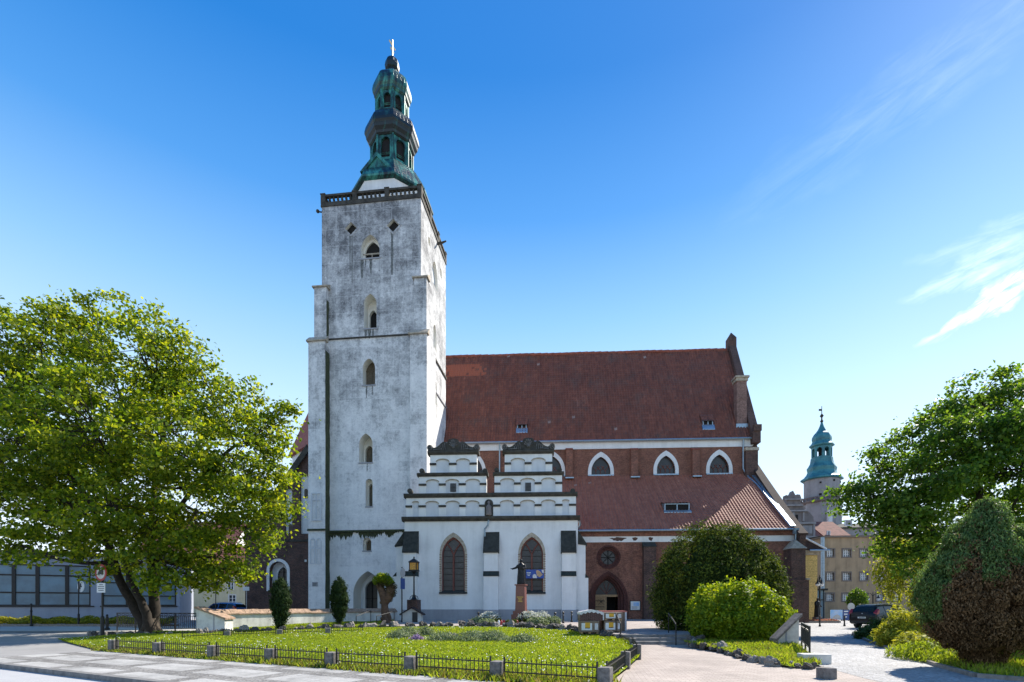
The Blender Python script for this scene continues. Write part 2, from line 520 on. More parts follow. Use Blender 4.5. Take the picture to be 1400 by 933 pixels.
def tiles(name, cols, moss, new_patch=False):
    m, t, b, _ = new_mat(name)
    uv = N(t, 'ShaderNodeTexCoord').outputs['UV']
    s = N(t, 'ShaderNodeSeparateXYZ', {0: uv})
    cu = mth(t, 'FLOOR', mth(t, 'DIVIDE', s.outputs[0], 0.29)); cv = mth(t, 'FLOOR', mth(t, 'DIVIDE', s.outputs[1], 0.36))
    cell = N(t, 'ShaderNodeCombineXYZ', {0: cu, 1: cv, 2: 0.0}).outputs[0]
    wn = N(t, 'ShaderNodeTexWhiteNoise', {'Vector': cell}).outputs['Value']
    mp = N(t, 'ShaderNodeMapping', {'Vector': uv}); mp.inputs['Scale'].default_value = (2.2, 0.25, 1)
    st = noise(t, mp.outputs[0], 1.0, 6.0, 0.65)
    bigf = noise(t, uv, 0.14, 4.0, 0.6)
    f = mth(t, 'MULTIPLY_ADD', wn, 0.24, mth(t, 'MULTIPLY_ADD', st, 0.62, mth(t, 'MULTIPLY', bigf, 0.3)))
    c = ramp(t, f, [(0.28, cols[0]), (0.55, cols[1]), (0.75, cols[2]), (0.9, cols[3])])
    old = N(t, 'ShaderNodeTexWhiteNoise', {'Vector': N(t, 'ShaderNodeVectorMath', {0: cell, 1: (17.3, 5.1, 0)}, operation='ADD').outputs[0]}).outputs['Value']
    c = mixc(t, mth(t, 'GREATER_THAN', old, 0.9985), c, (0.34, 0.24, 0.20))
    if moss:
        c = mixc(t, mth(t, 'MULTIPLY', N(t, 'ShaderNodeMapRange', {'Value': noise(t, uv, 0.5, 8.0, 0.75), 'From Min': 0.5, 'From Max': 0.72}).outputs[0], moss), c, (0.10, 0.085, 0.07))
    if new_patch:                          # relaid orange tiles high up beside the tower
        nz = mth(t, 'MULTIPLY', mth(t, 'SUBTRACT', wn, 0.5), 1.3)
        du = mth(t, 'LESS_THAN', mth(t, 'ABSOLUTE', mth(t, 'SUBTRACT', mth(t, 'ADD', s.outputs[0], nz), new_patch[0])), new_patch[1])
        dv = mth(t, 'LESS_THAN', mth(t, 'ABSOLUTE', mth(t, 'SUBTRACT', s.outputs[1], new_patch[2])), new_patch[3])
        c = mixc(t, mth(t, 'MULTIPLY', mth(t, 'MULTIPLY', du, dv), mth(t, 'GREATER_THAN', mth(t, 'ADD', old, st), 0.5)), c, (0.38, 0.11, 0.052))
    t.links.new(c, b.inputs['Base Color'])
    b.inputs['Roughness'].default_value = 0.75
    return m

def copper(name='verdigris_copper', sh=0.015):
    m, t, b, _ = new_mat(name)
    v = coords(t); w = wallcoords(t)
    mpv = N(t, 'ShaderNodeMapping', {'Vector': w}); mpv.inputs['Scale'].default_value = (1.8, 0.35, 1)
    f = mth(t, 'MULTIPLY_ADD', noise(t, mpv.outputs[0], 1.0, 6.0, 0.7), 0.6, mth(t, 'MULTIPLY', noise(t, v, 1.1, 7.0, 0.7), 0.45))
    c = ramp(t, f, [(0.42 + sh, (0.010, 0.016, 0.018)), (0.50 + sh, (0.02, 0.085, 0.075)), (0.57 + sh, (0.05, 0.24, 0.19)), (0.72 + sh, (0.12, 0.38, 0.30))])
    t.links.new(c, b.inputs['Base Color'])
    b.inputs['Roughness'].default_value = 0.42
    b.inputs['Metallic'].default_value = 0.15
    seam = N(t, 'ShaderNodeTexBrick', {'Vector': w, 'Scale': 1.0, 'Mortar Size': 0.02, 'Brick Width': 0.55, 'Row Height': 1.1})
    bump(t, b, seam.outputs['Fac'], 0.5, 0.03)
    return m

def lead_glass(name='leaded_glass', bright=0.08):
    m, t, b, _ = new_mat(name)
    w = wallcoords(t)
    mp = N(t, 'ShaderNodeMapping', {'Vector': w}); mp.inputs['Rotation'].default_value = (0, 0, R(45))
    ck = N(t, 'ShaderNodeTexBrick', {'Vector': mp.outputs[0], 'Scale': 1.0, 'Mortar Size': 0.02, 'Brick Width': 0.2, 'Row Height': 0.2}, offset=0.0)
    ck.inputs['Color1'].default_value = (0, 0, 0, 1); ck.inputs['Color2'].default_value = (1, 1, 1, 1); ck.inputs['Mortar'].default_value = (0, 0, 0, 1)
    f = noise(t, w, 1.3, 4.0, 0.7)
    f2 = N(t, 'ShaderNodeMapRange', {'Value': f, 'From Min': 0.47, 'From Max': 0.66}).outputs[0]
    pane = mth(t, 'MULTIPLY', ck.outputs[0], f2)
    c = mixc(t, mth(t, 'MULTIPLY', pane, 0.8), (0.018, 0.02, 0.024), (bright, bright * 1.02, bright * 1.08))
    c = mixc(t, ck.outputs['Fac'], c, (0.02, 0.02, 0.022))
    t.links.new(c, b.inputs['Base Color'])
    t.links.new(mth(t, 'MULTIPLY_ADD', pane, -0.1, 0.32), b.inputs['Roughness'])
    bump(t, b, noise(t, w, 7.0, 2.0), 0.5, 0.02)
    return m

def clear_pane(name, col, rough=0.08, spec=0.8):
    m, t, b, _ = new_mat(name)
    v = coords(t)
    t.links.new(ramp(t, noise(t, v, 0.7, 4.0), [(0.35, tuple(x * 0.6 for x in col)), (0.65, col)]), b.inputs['Base Color'])
    b.inputs['Roughness'].default_value = rough
    b.inputs['Specular IOR Level'].default_value = spec
    bump(t, b, noise(t, v, 0.8, 2.0), 0.05, 0.05)
    return m

def leafmat(name, c1, c2, c3, trans=0.45, tcol=None, rough=0.55, patch=0.5, gloss=0.22):
    m, t, b, out = new_mat(name)
    geo = N(t, 'ShaderNodeNewGeometry')
    v = coords(t)
    f = mth(t, 'MULTIPLY_ADD', geo.outputs['Random Per Island'], 0.65, mth(t, 'MULTIPLY', noise(t, v, patch, 3.0, 0.6), 0.5))
    c = ramp(t, f, [(0.2, c1), (0.55, c2), (0.9, c3)])
    t.links.new(c, b.inputs['Base Color'])
    b.inputs['Roughness'].default_value = rough
    b.inputs['Specular IOR Level'].default_value = gloss
    tr = N(t, 'ShaderNodeBsdfTranslucent')
    tm = mixc(t, 1.0, c, tcol or (1.9, 1.7, 0.6), 'MULTIPLY')
    t.links.new(tm, tr.inputs[0])
    mx = N(t, 'ShaderNodeMixShader', {0: trans})
    t.links.new(b.outputs[0], mx.inputs[1]); t.links.new(tr.outputs[0], mx.inputs[2])
    t.links.new(mx.outputs[0], out.inputs[0])
    return m

def ground_mat(name, c1, c2, scale=3.0, rough=0.9, speck=None, bmp=0.3):
    m, t, b, _ = new_mat(name)
    v = coords(t)
    f = mth(t, 'MULTIPLY_ADD', noise(t, v, scale * 12, 4.0, 0.7), 0.5, mth(t, 'MULTIPLY', noise(t, v, scale * 0.15, 6.0, 0.7), 0.5))
    t.links.new(ramp(t, f, [(0.34, c1), (0.62, c2)]), b.inputs['Base Color'])
    b.inputs['Roughness'].default_value = rough
    bump(t, b, noise(t, v, scale * 20, 3.0), bmp, 0.01)
    return m

def cobble_mat(name, c1, c2, joint, size=0.12, patch=0.3):
    m, t, b, _ = new_mat(name)
    v = coords(t)
    vo = N(t, 'ShaderNodeTexVoronoi', {'Vector': v, 'Scale': 1 / size, 'Randomness': 0.55}, feature='DISTANCE_TO_EDGE')
    vc = N(t, 'ShaderNodeTexVoronoi', {'Vector': v, 'Scale': 1 / size, 'Randomness': 0.55})
    f = N(t, 'ShaderNodeSeparateXYZ', {0: vc.outputs['Color']}).outputs[0]
    c = mixc(t, f, c1, c2)
    c = mixc(t, 1.0, c, ramp(t, noise(t, v, patch, 6.0, 0.7), [(0.3, g(0.72)), (0.7, g(1.1))]), 'MULTIPLY')
    e = N(t, 'ShaderNodeMapRange', {'Value': vo.outputs['Distance'], 'From Min': 0.0, 'From Max': 0.14}).outputs[0]
    c = mixc(t, e, joint, c)
    t.links.new(c, b.inputs['Base Color'])
    b.inputs['Roughness'].default_value = 0.8
    bump(t, b, e, 0.6, 0.02)
    return m

def paver_mat(name, c1, c2, joint, bw, bh, mortar=0.008, rot=0.0, stain=0.35):
    m, t, b, _ = new_mat(name)
    v = coords(t, rot=(0, 0, rot))
    br = N(t, 'ShaderNodeTexBrick', {'Vector': v, 'Scale': 1.0, 'Mortar Size': mortar, 'Mortar Smooth': 0.3, 'Brick Width': bw, 'Row Height': bh})
    br.inputs['Color1'].default_value = (*c1, 1); br.inputs['Color2'].default_value = (*c2, 1); br.inputs['Mortar'].default_value = (*joint, 1)
    c = mixc(t, 1.0, br.outputs[0], ramp(t, noise(t, v, 0.5, 8.0, 0.75), [(0.3, g(1 - stain)), (0.68, g(1.1))]), 'MULTIPLY')
    c = mixc(t, 1.0, c, ramp(t, noise(t, v, 22.0, 3.0), [(0.3, g(0.85)), (0.7, g(1.12))]), 'MULTIPLY')
    t.links.new(c, b.inputs['Base Color'])
    b.inputs['Roughness'].default_value = 0.85
    bump(t, b, mth(t, 'MULTIPLY', br.outputs['Fac'], -1.0), 0.5, 0.01)
    return m

def slab_mat():                            # concrete slabs set in bands of small granite setts
    m, t, b, _ = new_mat('pavement_slabs')
    v = coords(t)
    br = N(t, 'ShaderNodeTexBrick', {'Vector': v, 'Scale': 0.25, 'Mortar Size': 0.062, 'Mortar Smooth': 0.0, 'Brick Width': 0.62, 'Row Height': 0.36}, offset=0.5)
    vo = N(t, 'ShaderNodeTexVoronoi', {'Vector': v, 'Scale': 9.0, 'Randomness': 0.5}, feature='DISTANCE_TO_EDGE')
    vc = N(t, 'ShaderNodeTexVoronoi', {'Vector': v, 'Scale': 9.0, 'Randomness': 0.5})
    f = N(t, 'ShaderNodeSeparateXYZ', {0: vc.outputs['Color']}).outputs[0]
    sett = mixc(t, f, (0.20, 0.19, 0.18), (0.34, 0.33, 0.31))
    e = N(t, 'ShaderNodeMapRange', {'Value': vo.outputs['Distance'], 'From Min': 0.0, 'From Max': 0.16}).outputs[0]
    sett = mixc(t, e, (0.13, 0.12, 0.11), sett)
    sl = N(t, 'ShaderNodeTexBrick', {'Vector': v, 'Scale': 1.0, 'Mortar Size': 0.006, 'Brick Width': 0.5, 'Row Height': 0.5}, offset=0.0)
    sl.inputs['Color1'].default_value = (0.40, 0.39, 0.37, 1); sl.inputs['Color2'].default_value = (0.46, 0.45, 0.43, 1); sl.inputs['Mortar'].default_value = (0.25, 0.24, 0.23, 1)
    slab = mixc(t, 1.0, sl.outputs[0], ramp(t, noise(t, v, 16.0, 4.0), [(0.3, g(0.85)), (0.7, g(1.08))]), 'MULTIPLY')
    c = mixc(t, br.outputs['Fac'], slab, sett)
    c = mixc(t, 1.0, c, ramp(t, noise(t, v, 0.6, 8.0, 0.75), [(0.3, g(0.55)), (0.7, g(1.1))]), 'MULTIPLY')
    c = mixc(t, 1.0, c, ramp(t, noise(t, v, 2.7, 10.0, 0.8), [(0.36, g(0.6)), (0.46, g(1.0))]), 'MULTIPLY')
    t.links.new(c, b.inputs['Base Color'])
    b.inputs['Roughness'].default_value = 0.85
    bump(t, b, mth(t, 'MULTIPLY', br.outputs['Fac'], e), 0.5, 0.015)
    return m

M = {}
M['tile_dk'] = plain('dark_old_tiles', (0.040, 0.023, 0.019), 0.9, var=0.5, scale=4, bmp=0.3)
NEW_PATCH = (15.9, 2.2, 11.3, 1.0)
M['tower'] = plaster_tower()
M['white'] = plaster_clean('white_limewash', (0.80, 0.80, 0.785), 0.22)
M['white_old'] = plaster_clean('peeling_whitewash', (0.78, 0.76, 0.71), 0.5, 1.5)
M['niche'] = plaster_clean('pale_blue_render', (0.66, 0.68, 0.70), 0.2)
M['plinth'] = plaster_clean('grey_plinth_render', (0.36, 0.36, 0.38), 0.3)
M['darkstone'] = plain('sooty_sandstone', (0.055, 0.05, 0.04), 0.9, var=0.6, scale=2.5, bmp=0.4)
M['moss'] = plain('mossy_ledge', (0.05, 0.06, 0.025), 0.95, var=0.6, scale=5, bmp=0.5, dark=(0.02, 0.022, 0.015))
M['slate'] = plain('dark_slate', (0.040, 0.040, 0.033), 0.95, var=0.5, scale=3, bmp=0.3)
M['sand'] = plain('pale_sandstone', (0.40, 0.34, 0.26), 0.9, var=0.4, scale=4, bmp=0.3)
M['brick'] = brick('old_red_brick', (0.33, 0.125, 0.075), (0.22, 0.082, 0.055), (0.24, 0.17, 0.13))
M['brick_pale'] = brick('pale_grey_red_brick', (0.34, 0.19, 0.15), (0.24, 0.12, 0.095), (0.28, 0.22, 0.19))
M['brick_dark'] = brick('dark_portal_brick', (0.14, 0.042, 0.032), (0.10, 0.032, 0.026), (0.10, 0.06, 0.05))
M['brick_mix'] = brick('weathered_brown_brick', (0.15, 0.07, 0.05), (0.085, 0.045, 0.038), (0.16, 0.13, 0.11), patch=0.6)
M['tile_main'] = tiles('old_pantiles', [(0.10, 0.034, 0.020), (0.175, 0.056, 0.031), (0.24, 0.080, 0.044), (0.36, 0.15, 0.10)], 0.6, NEW_PATCH)
M['tile_aisle'] = tiles('aisle_pantiles', [(0.20, 0.066, 0.038), (0.29, 0.100, 0.058), (0.36, 0.138, 0.082), (0.44, 0.20, 0.14)], 0.15)
M['tile_old_red'] = plain('dull_red_tiles', (0.17, 0.06, 0.045), 0.9, var=0.5, scale=2)
M['tile_far'] = plain('far_roof_tiles', (0.30, 0.09, 0.06), 0.85, var=0.4, scale=3)
M['coping'] = plain('clay_coping_tiles', (0.33, 0.22, 0.15), 0.85, var=0.55, scale=6, bmp=0.4)
M['copper'] = copper()
M['copper_dk'] = copper('blackened_copper', 0.12)
M['copper_mid'] = copper('streaked_copper', 0.035)
M['zinc'] = plain('blue_grey_zinc', (0.30, 0.38, 0.45), 0.4, 0.6, var=0.2)
M['lead'] = lead_glass()
M['lead_dim'] = lead_glass('dim_leaded_glass', 0.05)
M['mullion'] = plain('red_brown_stone', (0.16, 0.055, 0.04), 0.85, var=0.3)
M['wood'] = plain('oak_boards', (0.38, 0.23, 0.11), 0.6, var=0.35, scale=8)
M['shutter'] = plain('grey_brown_shutter', (0.12, 0.095, 0.065), 0.85, var=0.4, scale=8)
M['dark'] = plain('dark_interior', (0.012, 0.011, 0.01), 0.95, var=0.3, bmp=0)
M['iron'] = plain('black_painted_iron', (0.014, 0.014, 0.015), 0.45, 0.2, var=0.3)
M['granite'] = plain('granite_post', (0.16, 0.145, 0.135), 0.9, var=0.5, scale=9, bmp=0.5)
M['rock'] = plain('field_stone', (0.085, 0.075, 0.066), 0.9, var=0.6, scale=5, bmp=0.6)
M['rock_pale'] = plain('pale_stone', (0.24, 0.21, 0.18), 0.9, var=0.4, scale=6, bmp=0.5)
M['stonewhite'] = plain('whitewashed_stone', (0.62, 0.58, 0.52), 0.9, var=0.25, scale=3, bmp=0.3)
M['step'] = plain('step_stone', (0.20, 0.19, 0.18), 0.85, var=0.4, scale=4, bmp=0.3)
M['porphyry'] = plain('red_granite', (0.17, 0.058, 0.040), 0.4, var=0.25, scale=14, bmp=0.05)
M['bronze'] = plain('dark_bronze', (0.018, 0.018, 0.02), 0.4, 0.6, var=0.4)
M['gold'] = plain('gilt_letters', (0.55, 0.38, 0.09), 0.4, 0.6, var=0.2)
M['gilt'] = plain('gilt_metal', (0.75, 0.62, 0.35), 0.35, 0.8, var=0.15)
M['asphalt'] = ground_mat('asphalt', (0.10, 0.10, 0.105), (0.20, 0.20, 0.20), 3.0)
M['asphalt_lt'] = ground_mat('worn_light_asphalt', (0.30, 0.30, 0.31), (0.42, 0.42, 0.42), 3.0)
M['asphalt_mid'] = ground_mat('grey_street_paving', (0.19, 0.185, 0.18), (0.30, 0.29, 0.28), 3.0)
M['paintw'] = ground_mat('worn_road_paint', (0.48, 0.48, 0.47), (0.72, 0.72, 0.70), 4.0)
M['kerb'] = plain('kerb_concrete', (0.17, 0.165, 0.16), 0.9, var=0.4, scale=4, bmp=0.3)
M['slabs'] = slab_mat()
M['pave_l'] = ground_mat('dusty_pavement', (0.30, 0.28, 0.25), (0.44, 0.42, 0.38), 2.0)
M['cobble'] = cobble_mat('granite_setts', (0.30, 0.30, 0.30), (0.46, 0.455, 0.45), (0.2, 0.19, 0.18))
M['pavers'] = paver_mat('pink_pavers', (0.37, 0.31, 0.27), (0.44, 0.37, 0.32), (0.22, 0.17, 0.14), 0.22, 0.11, 0.007, R(8))
M['plaza'] = paver_mat('church_square_pavers', (0.36, 0.30, 0.27), (0.44, 0.38, 0.34), (0.22, 0.19, 0.17), 0.3, 0.3, 0.01)
M['soil'] = ground_mat('garden_soil', (0.045, 0.032, 0.022), (0.10, 0.075, 0.05), 4.0)
M['turf'] = ground_mat('turf', (0.10, 0.16, 0.014), (0.20, 0.27, 0.035), 3.0, 0.95)
M['blade'] = leafmat('grass_blades', (0.14, 0.21, 0.014), (0.23, 0.31, 0.024), (0.33, 0.38, 0.05), 0.5, (1.5, 1.4, 0.6), 0.6, 0.5, 0.2)
M['dryblade'] = leafmat('dry_grass', (0.10, 0.11, 0.02), (0.18, 0.17, 0.04), (0.28, 0.23, 0.09), 0.4, (1.4, 1.3, 0.6), 0.6, 0.8, 0.2)
M['daisy'] = plain('daisy_petals', (0.75, 0.75, 0.68), 0.8, var=0.1, bmp=0)
M['maple'] = leafmat('maple_leaf', (0.040, 0.085, 0.010), (0.105, 0.170, 0.014), (0.26, 0.30, 0.03), 0.56, (2.3, 2.0, 0.5), 0.5, 0.35)
M['maple_dk'] = leafmat('dark_maple_leaf', (0.030, 0.078, 0.016), (0.068, 0.135, 0.022), (0.15, 0.22, 0.035), 0.55, (2.0, 1.9, 0.6), 0.45, 0.35)
M['birch'] = leafmat('birch_leaf', (0.11, 0.15, 0.02), (0.20, 0.24, 0.03), (0.32, 0.33, 0.06), 0.6, (1.9, 1.7, 0.6))
M['yew'] = leafmat('yew_needles', (0.014, 0.028, 0.008), (0.042, 0.066, 0.012), (0.17, 0.20, 0.028), 0.25, (1.6, 1.6, 0.6), 0.7, 0.9, 0.12)
M['yew_dk'] = leafmat('dark_yew_needles', (0.010, 0.024, 0.010), (0.024, 0.046, 0.016), (0.055, 0.085, 0.024), 0.15, (1.5, 1.6, 0.7), 0.7, 1.5, 0.12)
M['lime'] = leafmat('lime_leaf', (0.065, 0.13, 0.010), (0.15, 0.245, 0.013), (0.29, 0.35, 0.022), 0.5, (1.9, 1.6, 0.5), 0.5, 0.7)
M['thuja'] = leafmat('thuja_sprays', (0.055, 0.11, 0.030), (0.115, 0.19, 0.055), (0.21, 0.29, 0.10), 0.38, (1.5, 1.5, 0.8), 0.6, 1.2)
M['thuja_dead'] = leafmat('dead_thuja_sprays', (0.055, 0.035, 0.018), (0.135, 0.085, 0.042), (0.24, 0.155, 0.08), 0.2, (1.3, 1.1, 0.8), 0.8, 1.2, 0.1)
M['juniper'] = leafmat('juniper_sprays', (0.022, 0.048, 0.014), (0.045, 0.085, 0.02), (0.09, 0.13, 0.03), 0.25, (1.6, 1.6, 0.7), 0.6, 1.0)
M['juniper_gold'] = leafmat('golden_juniper_sprays', (0.14, 0.17, 0.018), (0.32, 0.34, 0.03), (0.52, 0.49, 0.05), 0.4, (1.5, 1.4, 0.6), 0.6, 1.0)
M['hedge'] = leafmat('yellow_hedge_leaf', (0.14, 0.16, 0.015), (0.28, 0.28, 0.025), (0.44, 0.40, 0.05), 0.45, (1.6, 1.5, 0.6))
M['greyleaf'] = leafmat('grey_green_leaf', (0.08, 0.12, 0.06), (0.15, 0.20, 0.10), (0.30, 0.34, 0.20), 0.3, (1.4, 1.4, 0.9))
M['whitefl'] = leafmat('white_blossom', (0.30, 0.34, 0.26), (0.50, 0.52, 0.45), (0.75, 0.75, 0.72), 0.3, (1.1, 1.1, 1.0))
M['redfl'] = leafmat('red_orange_blossom', (0.40, 0.05, 0.02), (0.55, 0.16, 0.08), (0.60, 0.35, 0.25), 0.3, (1.1, 1.0, 0.9))
M['purplefl'] = leafmat('purple_blossom', (0.20, 0.12, 0.26), (0.30, 0.20, 0.36), (0.42, 0.32, 0.46), 0.3, (1.1, 1.0, 1.1))
M['bark'] = plain('bark', (0.055, 0.042, 0.030), 0.95, var=0.6, scale=7, bmp=0.8)
M['bark_dark'] = plain('dark_bark', (0.030, 0.023, 0.017), 0.95, var=0.6, scale=7, bmp=0.8)
M['bark_red'] = plain('reddish_bark', (0.11, 0.065, 0.042), 0.95, var=0.5, scale=7, bmp=0.8)
M['bluewall'] = plaster_clean('blue_grey_render', (0.34, 0.37, 0.44), 0.2)
M['bluewin'] = clear_pane('painted_sky_pane', (0.09, 0.22, 0.31), 0.3)  # blue of the reflected sky is put into the pane colour
M['cream'] = plaster_clean('cream_render', (0.66, 0.58, 0.38), 0.25)
M['beige'] = plaster_clean('old_beige_render', (0.45, 0.32, 0.195), 0.45)
M['castle'] = plaster_clean('grey_castle_render', (0.36, 0.34, 0.335), 0.4)
M['castle_dk'] = plaster_clean('dark_castle_stone', (0.23, 0.20, 0.19), 0.5)
M['ochre'] = brick('ochre_quoins', (0.84, 0.57, 0.19), (0.78, 0.52, 0.17), (0.34, 0.20, 0.07), 0.95, 0.5, 0.25)
M['pane'] = clear_pane('window_pane', (0.05, 0.07, 0.10))
M['frame_w'] = plain('white_frame', (0.70, 0.70, 0.68), 0.5, var=0.1)
M['frame_b'] = plain('grey_brown_surround', (0.20, 0.16, 0.13), 0.8, var=0.3)
M['carpaint'] = plain('black_car_paint', (0.006, 0.006, 0.008), 0.28, 0.0, var=0.2, bmp=0, spec=0.35)
M['carglass'] = clear_pane('car_glass', (0.010, 0.016, 0.018), 0.08, 0.4)
M['tyre'] = plain('tyre_rubber', (0.012, 0.012, 0.012), 0.85, var=0.3)
M['chrome'] = plain('alloy', (0.5, 0.5, 0.52), 0.25, 0.9, var=0.1, bmp=0)
M['redlamp'] = plain('red_lamp_glass', (0.30, 0.012, 0.012), 0.15, var=0.2, bmp=0)
M['platew'] = plain('white_plate', (0.72, 0.72, 0.70), 0.5, var=0.08, bmp=0)
M['signred'] = plain('sign_red', (0.42, 0.03, 0.025), 0.45, var=0.15, bmp=0)
M['signblack'] = plain('sign_black', (0.015, 0.015, 0.015), 0.5, var=0.1, bmp=0)
M['signback'] = plain('sign_back_grey', (0.42, 0.42, 0.42), 0.45, 0.4, var=0.15, bmp=0)
M['signblue'] = plain('sign_blue', (0.02, 0.06, 0.22), 0.45, var=0.15, bmp=0)
M['amber'] = plain('amber_lantern_glass', (0.62, 0.30, 0.03), 0.3, var=0.5, scale=12, bmp=0.1, dark=(0.25, 0.10, 0.012))
M['lampw'] = plain('milky_lamp_glass', (0.85, 0.85, 0.82), 0.25, var=0.05, bmp=0)
M['packing'] = plain('brown_packing', (0.20, 0.135, 0.09), 0.6, var=0.35, scale=5, bmp=0.2)
M['packdark'] = plain('dark_shrink_wrap', (0.06, 0.018, 0.02), 0.25, var=0.5, scale=6, bmp=0.4)
M['packclear'] = plain('milky_film', (0.62, 0.60, 0.60), 0.25, var=0.25, scale=8, bmp=0.5)
M['packred'] = plain('red_edge_board', (0.46, 0.14, 0.11), 0.6, var=0.2)
M['yellow'] = plain('yellow_label', (0.72, 0.38, 0.02), 0.5, var=0.1, bmp=0)
M['poster'] = plain('poster_sky', (0.16, 0.36, 0.62), 0.4, var=0.6, scale=1.6, bmp=0, dark=(0.6, 0.62, 0.66))
M['bannerblue'] = plain('banner_blue', (0.02, 0.07, 0.32), 0.5, var=0.5, scale=2, bmp=0)
M['skin'] = plain('banner_tan', (0.52, 0.33, 0.19), 0.6, var=0.3, scale=4, bmp=0)
M['carblue'] = plain('blue_car_paint', (0.03, 0.12, 0.30), 0.2, var=0.2, bmp=0, spec=0.7)
# ------------------------------------------------------------------ ground
def lerp(a, b, t): return a + (b - a) * t
def poly_sheet(name, pts, mat, z=None, kind='structure', rot=0.0):
    mb = MB()
    zz = [(p[2] if len(p) > 2 else z) for p in pts]
    c, s = math.cos(-rot), math.sin(-rot)
    loc = [(p[0] * c - p[1] * s, p[0] * s + p[1] * c, h) for p, h in zip(pts, zz)]
    tri = tessellate_polygon([[Vector((p[0], p[1], 0)) for p in loc]])
    mb.add(loc, [tuple(t) for t in tri])
    o = mb.build(name, mat, None, fix=True)
    if o.data.polygons[0].normal.z < 0:
        o.data.flip_normals()
    o.rotation_euler = (0, 0, rot)
    o['kind'] = kind
    return o

GZ = 0.12                                  # pavement above the road
ROADN = Vector((0.446, 0.895))             # across the road, towards the church
ROADD = Vector((0.895, -0.446))            # along the road, towards the right
def rd(along, across, z=None):             # road axes: across 10.1 is the lawn fence, 6.4 the kerb
    p = ROADD * along + ROADN * across
    return (p.x, p.y) if z is None else (p.x, p.y, z)

poly_sheet('ground', [(-900, -300), (900, -300), (900, 1600), (-900, 1600)], M['asphalt'], 0.0)
ROT = math.atan2(ROADD.y, ROADD.x)
poly_sheet('road', [rd(-80, -14), rd(60, -14), rd(60, 6.2), rd(-80, 6.2)], M['asphalt_lt'], 0.004, rot=ROT)
kb = MB()
for i in range(70):
    x0 = -70 + i * 1.6
    kb.box(x0 + 0.004, x0 + 1.596, 6.2, 6.38, -0.05, GZ + 0.004)
ko = structure(kb, 'kerb', M['kerb']); ko.rotation_euler = (0, 0, ROT)
# street on the left, the slabbed pavement in front of the lawn, the paved path, the side street
poly_sheet('street', [rd(-80, 6.38), rd(-18.5, 6.38), rd(-18.5, 10.4), (-15.6, 27), (-16.4, 60), (-90, 60)], M['asphalt_mid'], GZ - 0.008)
poly_sheet('pavement', [rd(-21, 6.38), rd(60, 6.38), rd(60, 9.4), rd(-21, 9.6)], M['slabs'], GZ, rot=ROT)
poly_sheet('sidewalk', [(-70, 30.2), (-20, 30.2), (-18.2, 33), (-18, 37.5), (-70, 37.5)], M['pave_l'], GZ + 0.04)
poly_sheet('path', [(1.9, 10.2), (8.0, 7.2), (9.1, 14.5), (8.5, 24), (4.4, 24), (3.6, 15), (2.9, 12.8)], M['pavers'], GZ + 0.004)
poly_sheet('side_street', [(7.6, 6.0), rd(10.5, 6.3), rd(60, 6.3), (60, 40), (60, 62), (22, 62), (21, 40), (11.5, 24), (8.5, 16), (7.6, 11)], M['cobble'], GZ + 0.008)

# road markings seen at the very corner
mk = MB()
for k in range(4):
    mk.box(-24.5 + k * 4.6, -22.9 + k * 4.6, 4.2, 4.9, 0.009, 0.0095)
mo = structure(mk, 'road_marking', M['paintw']); mo.rotation_euler = (0, 0, ROT)

PZ = 0.5                                   # the church square
PLAZA = [(-8.6, 31.5), (-7.7, 30.2), (0, 29.4), (2.9, 25.6), (4.0, 22.6), (4.35, 21.4), (7.6, 21.4), (8.3, 23.5), (12, 28), (16, 34), (21.5, 41), (24, 60), (-26, 60), (-20, 44), (-9.2, 39.5), (-8.4, 36)]
pz = MB()
n = len(PLAZA)
pz.add([(x, y, PZ) for x, y in PLAZA] + [(x, y, -0.1) for x, y in PLAZA],
       [tuple(t) for t in tessellate_polygon([[Vector((x, y, 0)) for x, y in PLAZA]])] + [(i, (i + 1) % n, (i + 1) % n + n, i + n) for i in range(n)])
structure(pz, 'plaza', M['plaza'])
for k in range(3):                          # three broad steps up to the square
    z1 = GZ + 0.012 + (k + 1) * (PZ - GZ - 0.012) / 3
    stp = MB().box(4.42 - 6, 7.55 - 6, -0.45 + 0.3 * k, 0.45, -0.2, z1 - 0.12 - (0.004 if k == 2 else 0))
    if k == 0: ST = thing('stone_steps', 'three broad grey stone steps from the paved path up to the church square', 'steps', (6.0, 21.0, 0.12))
    stp.build('step', M['step'], ST, off=(0, 0, 0), bevel=0.012)

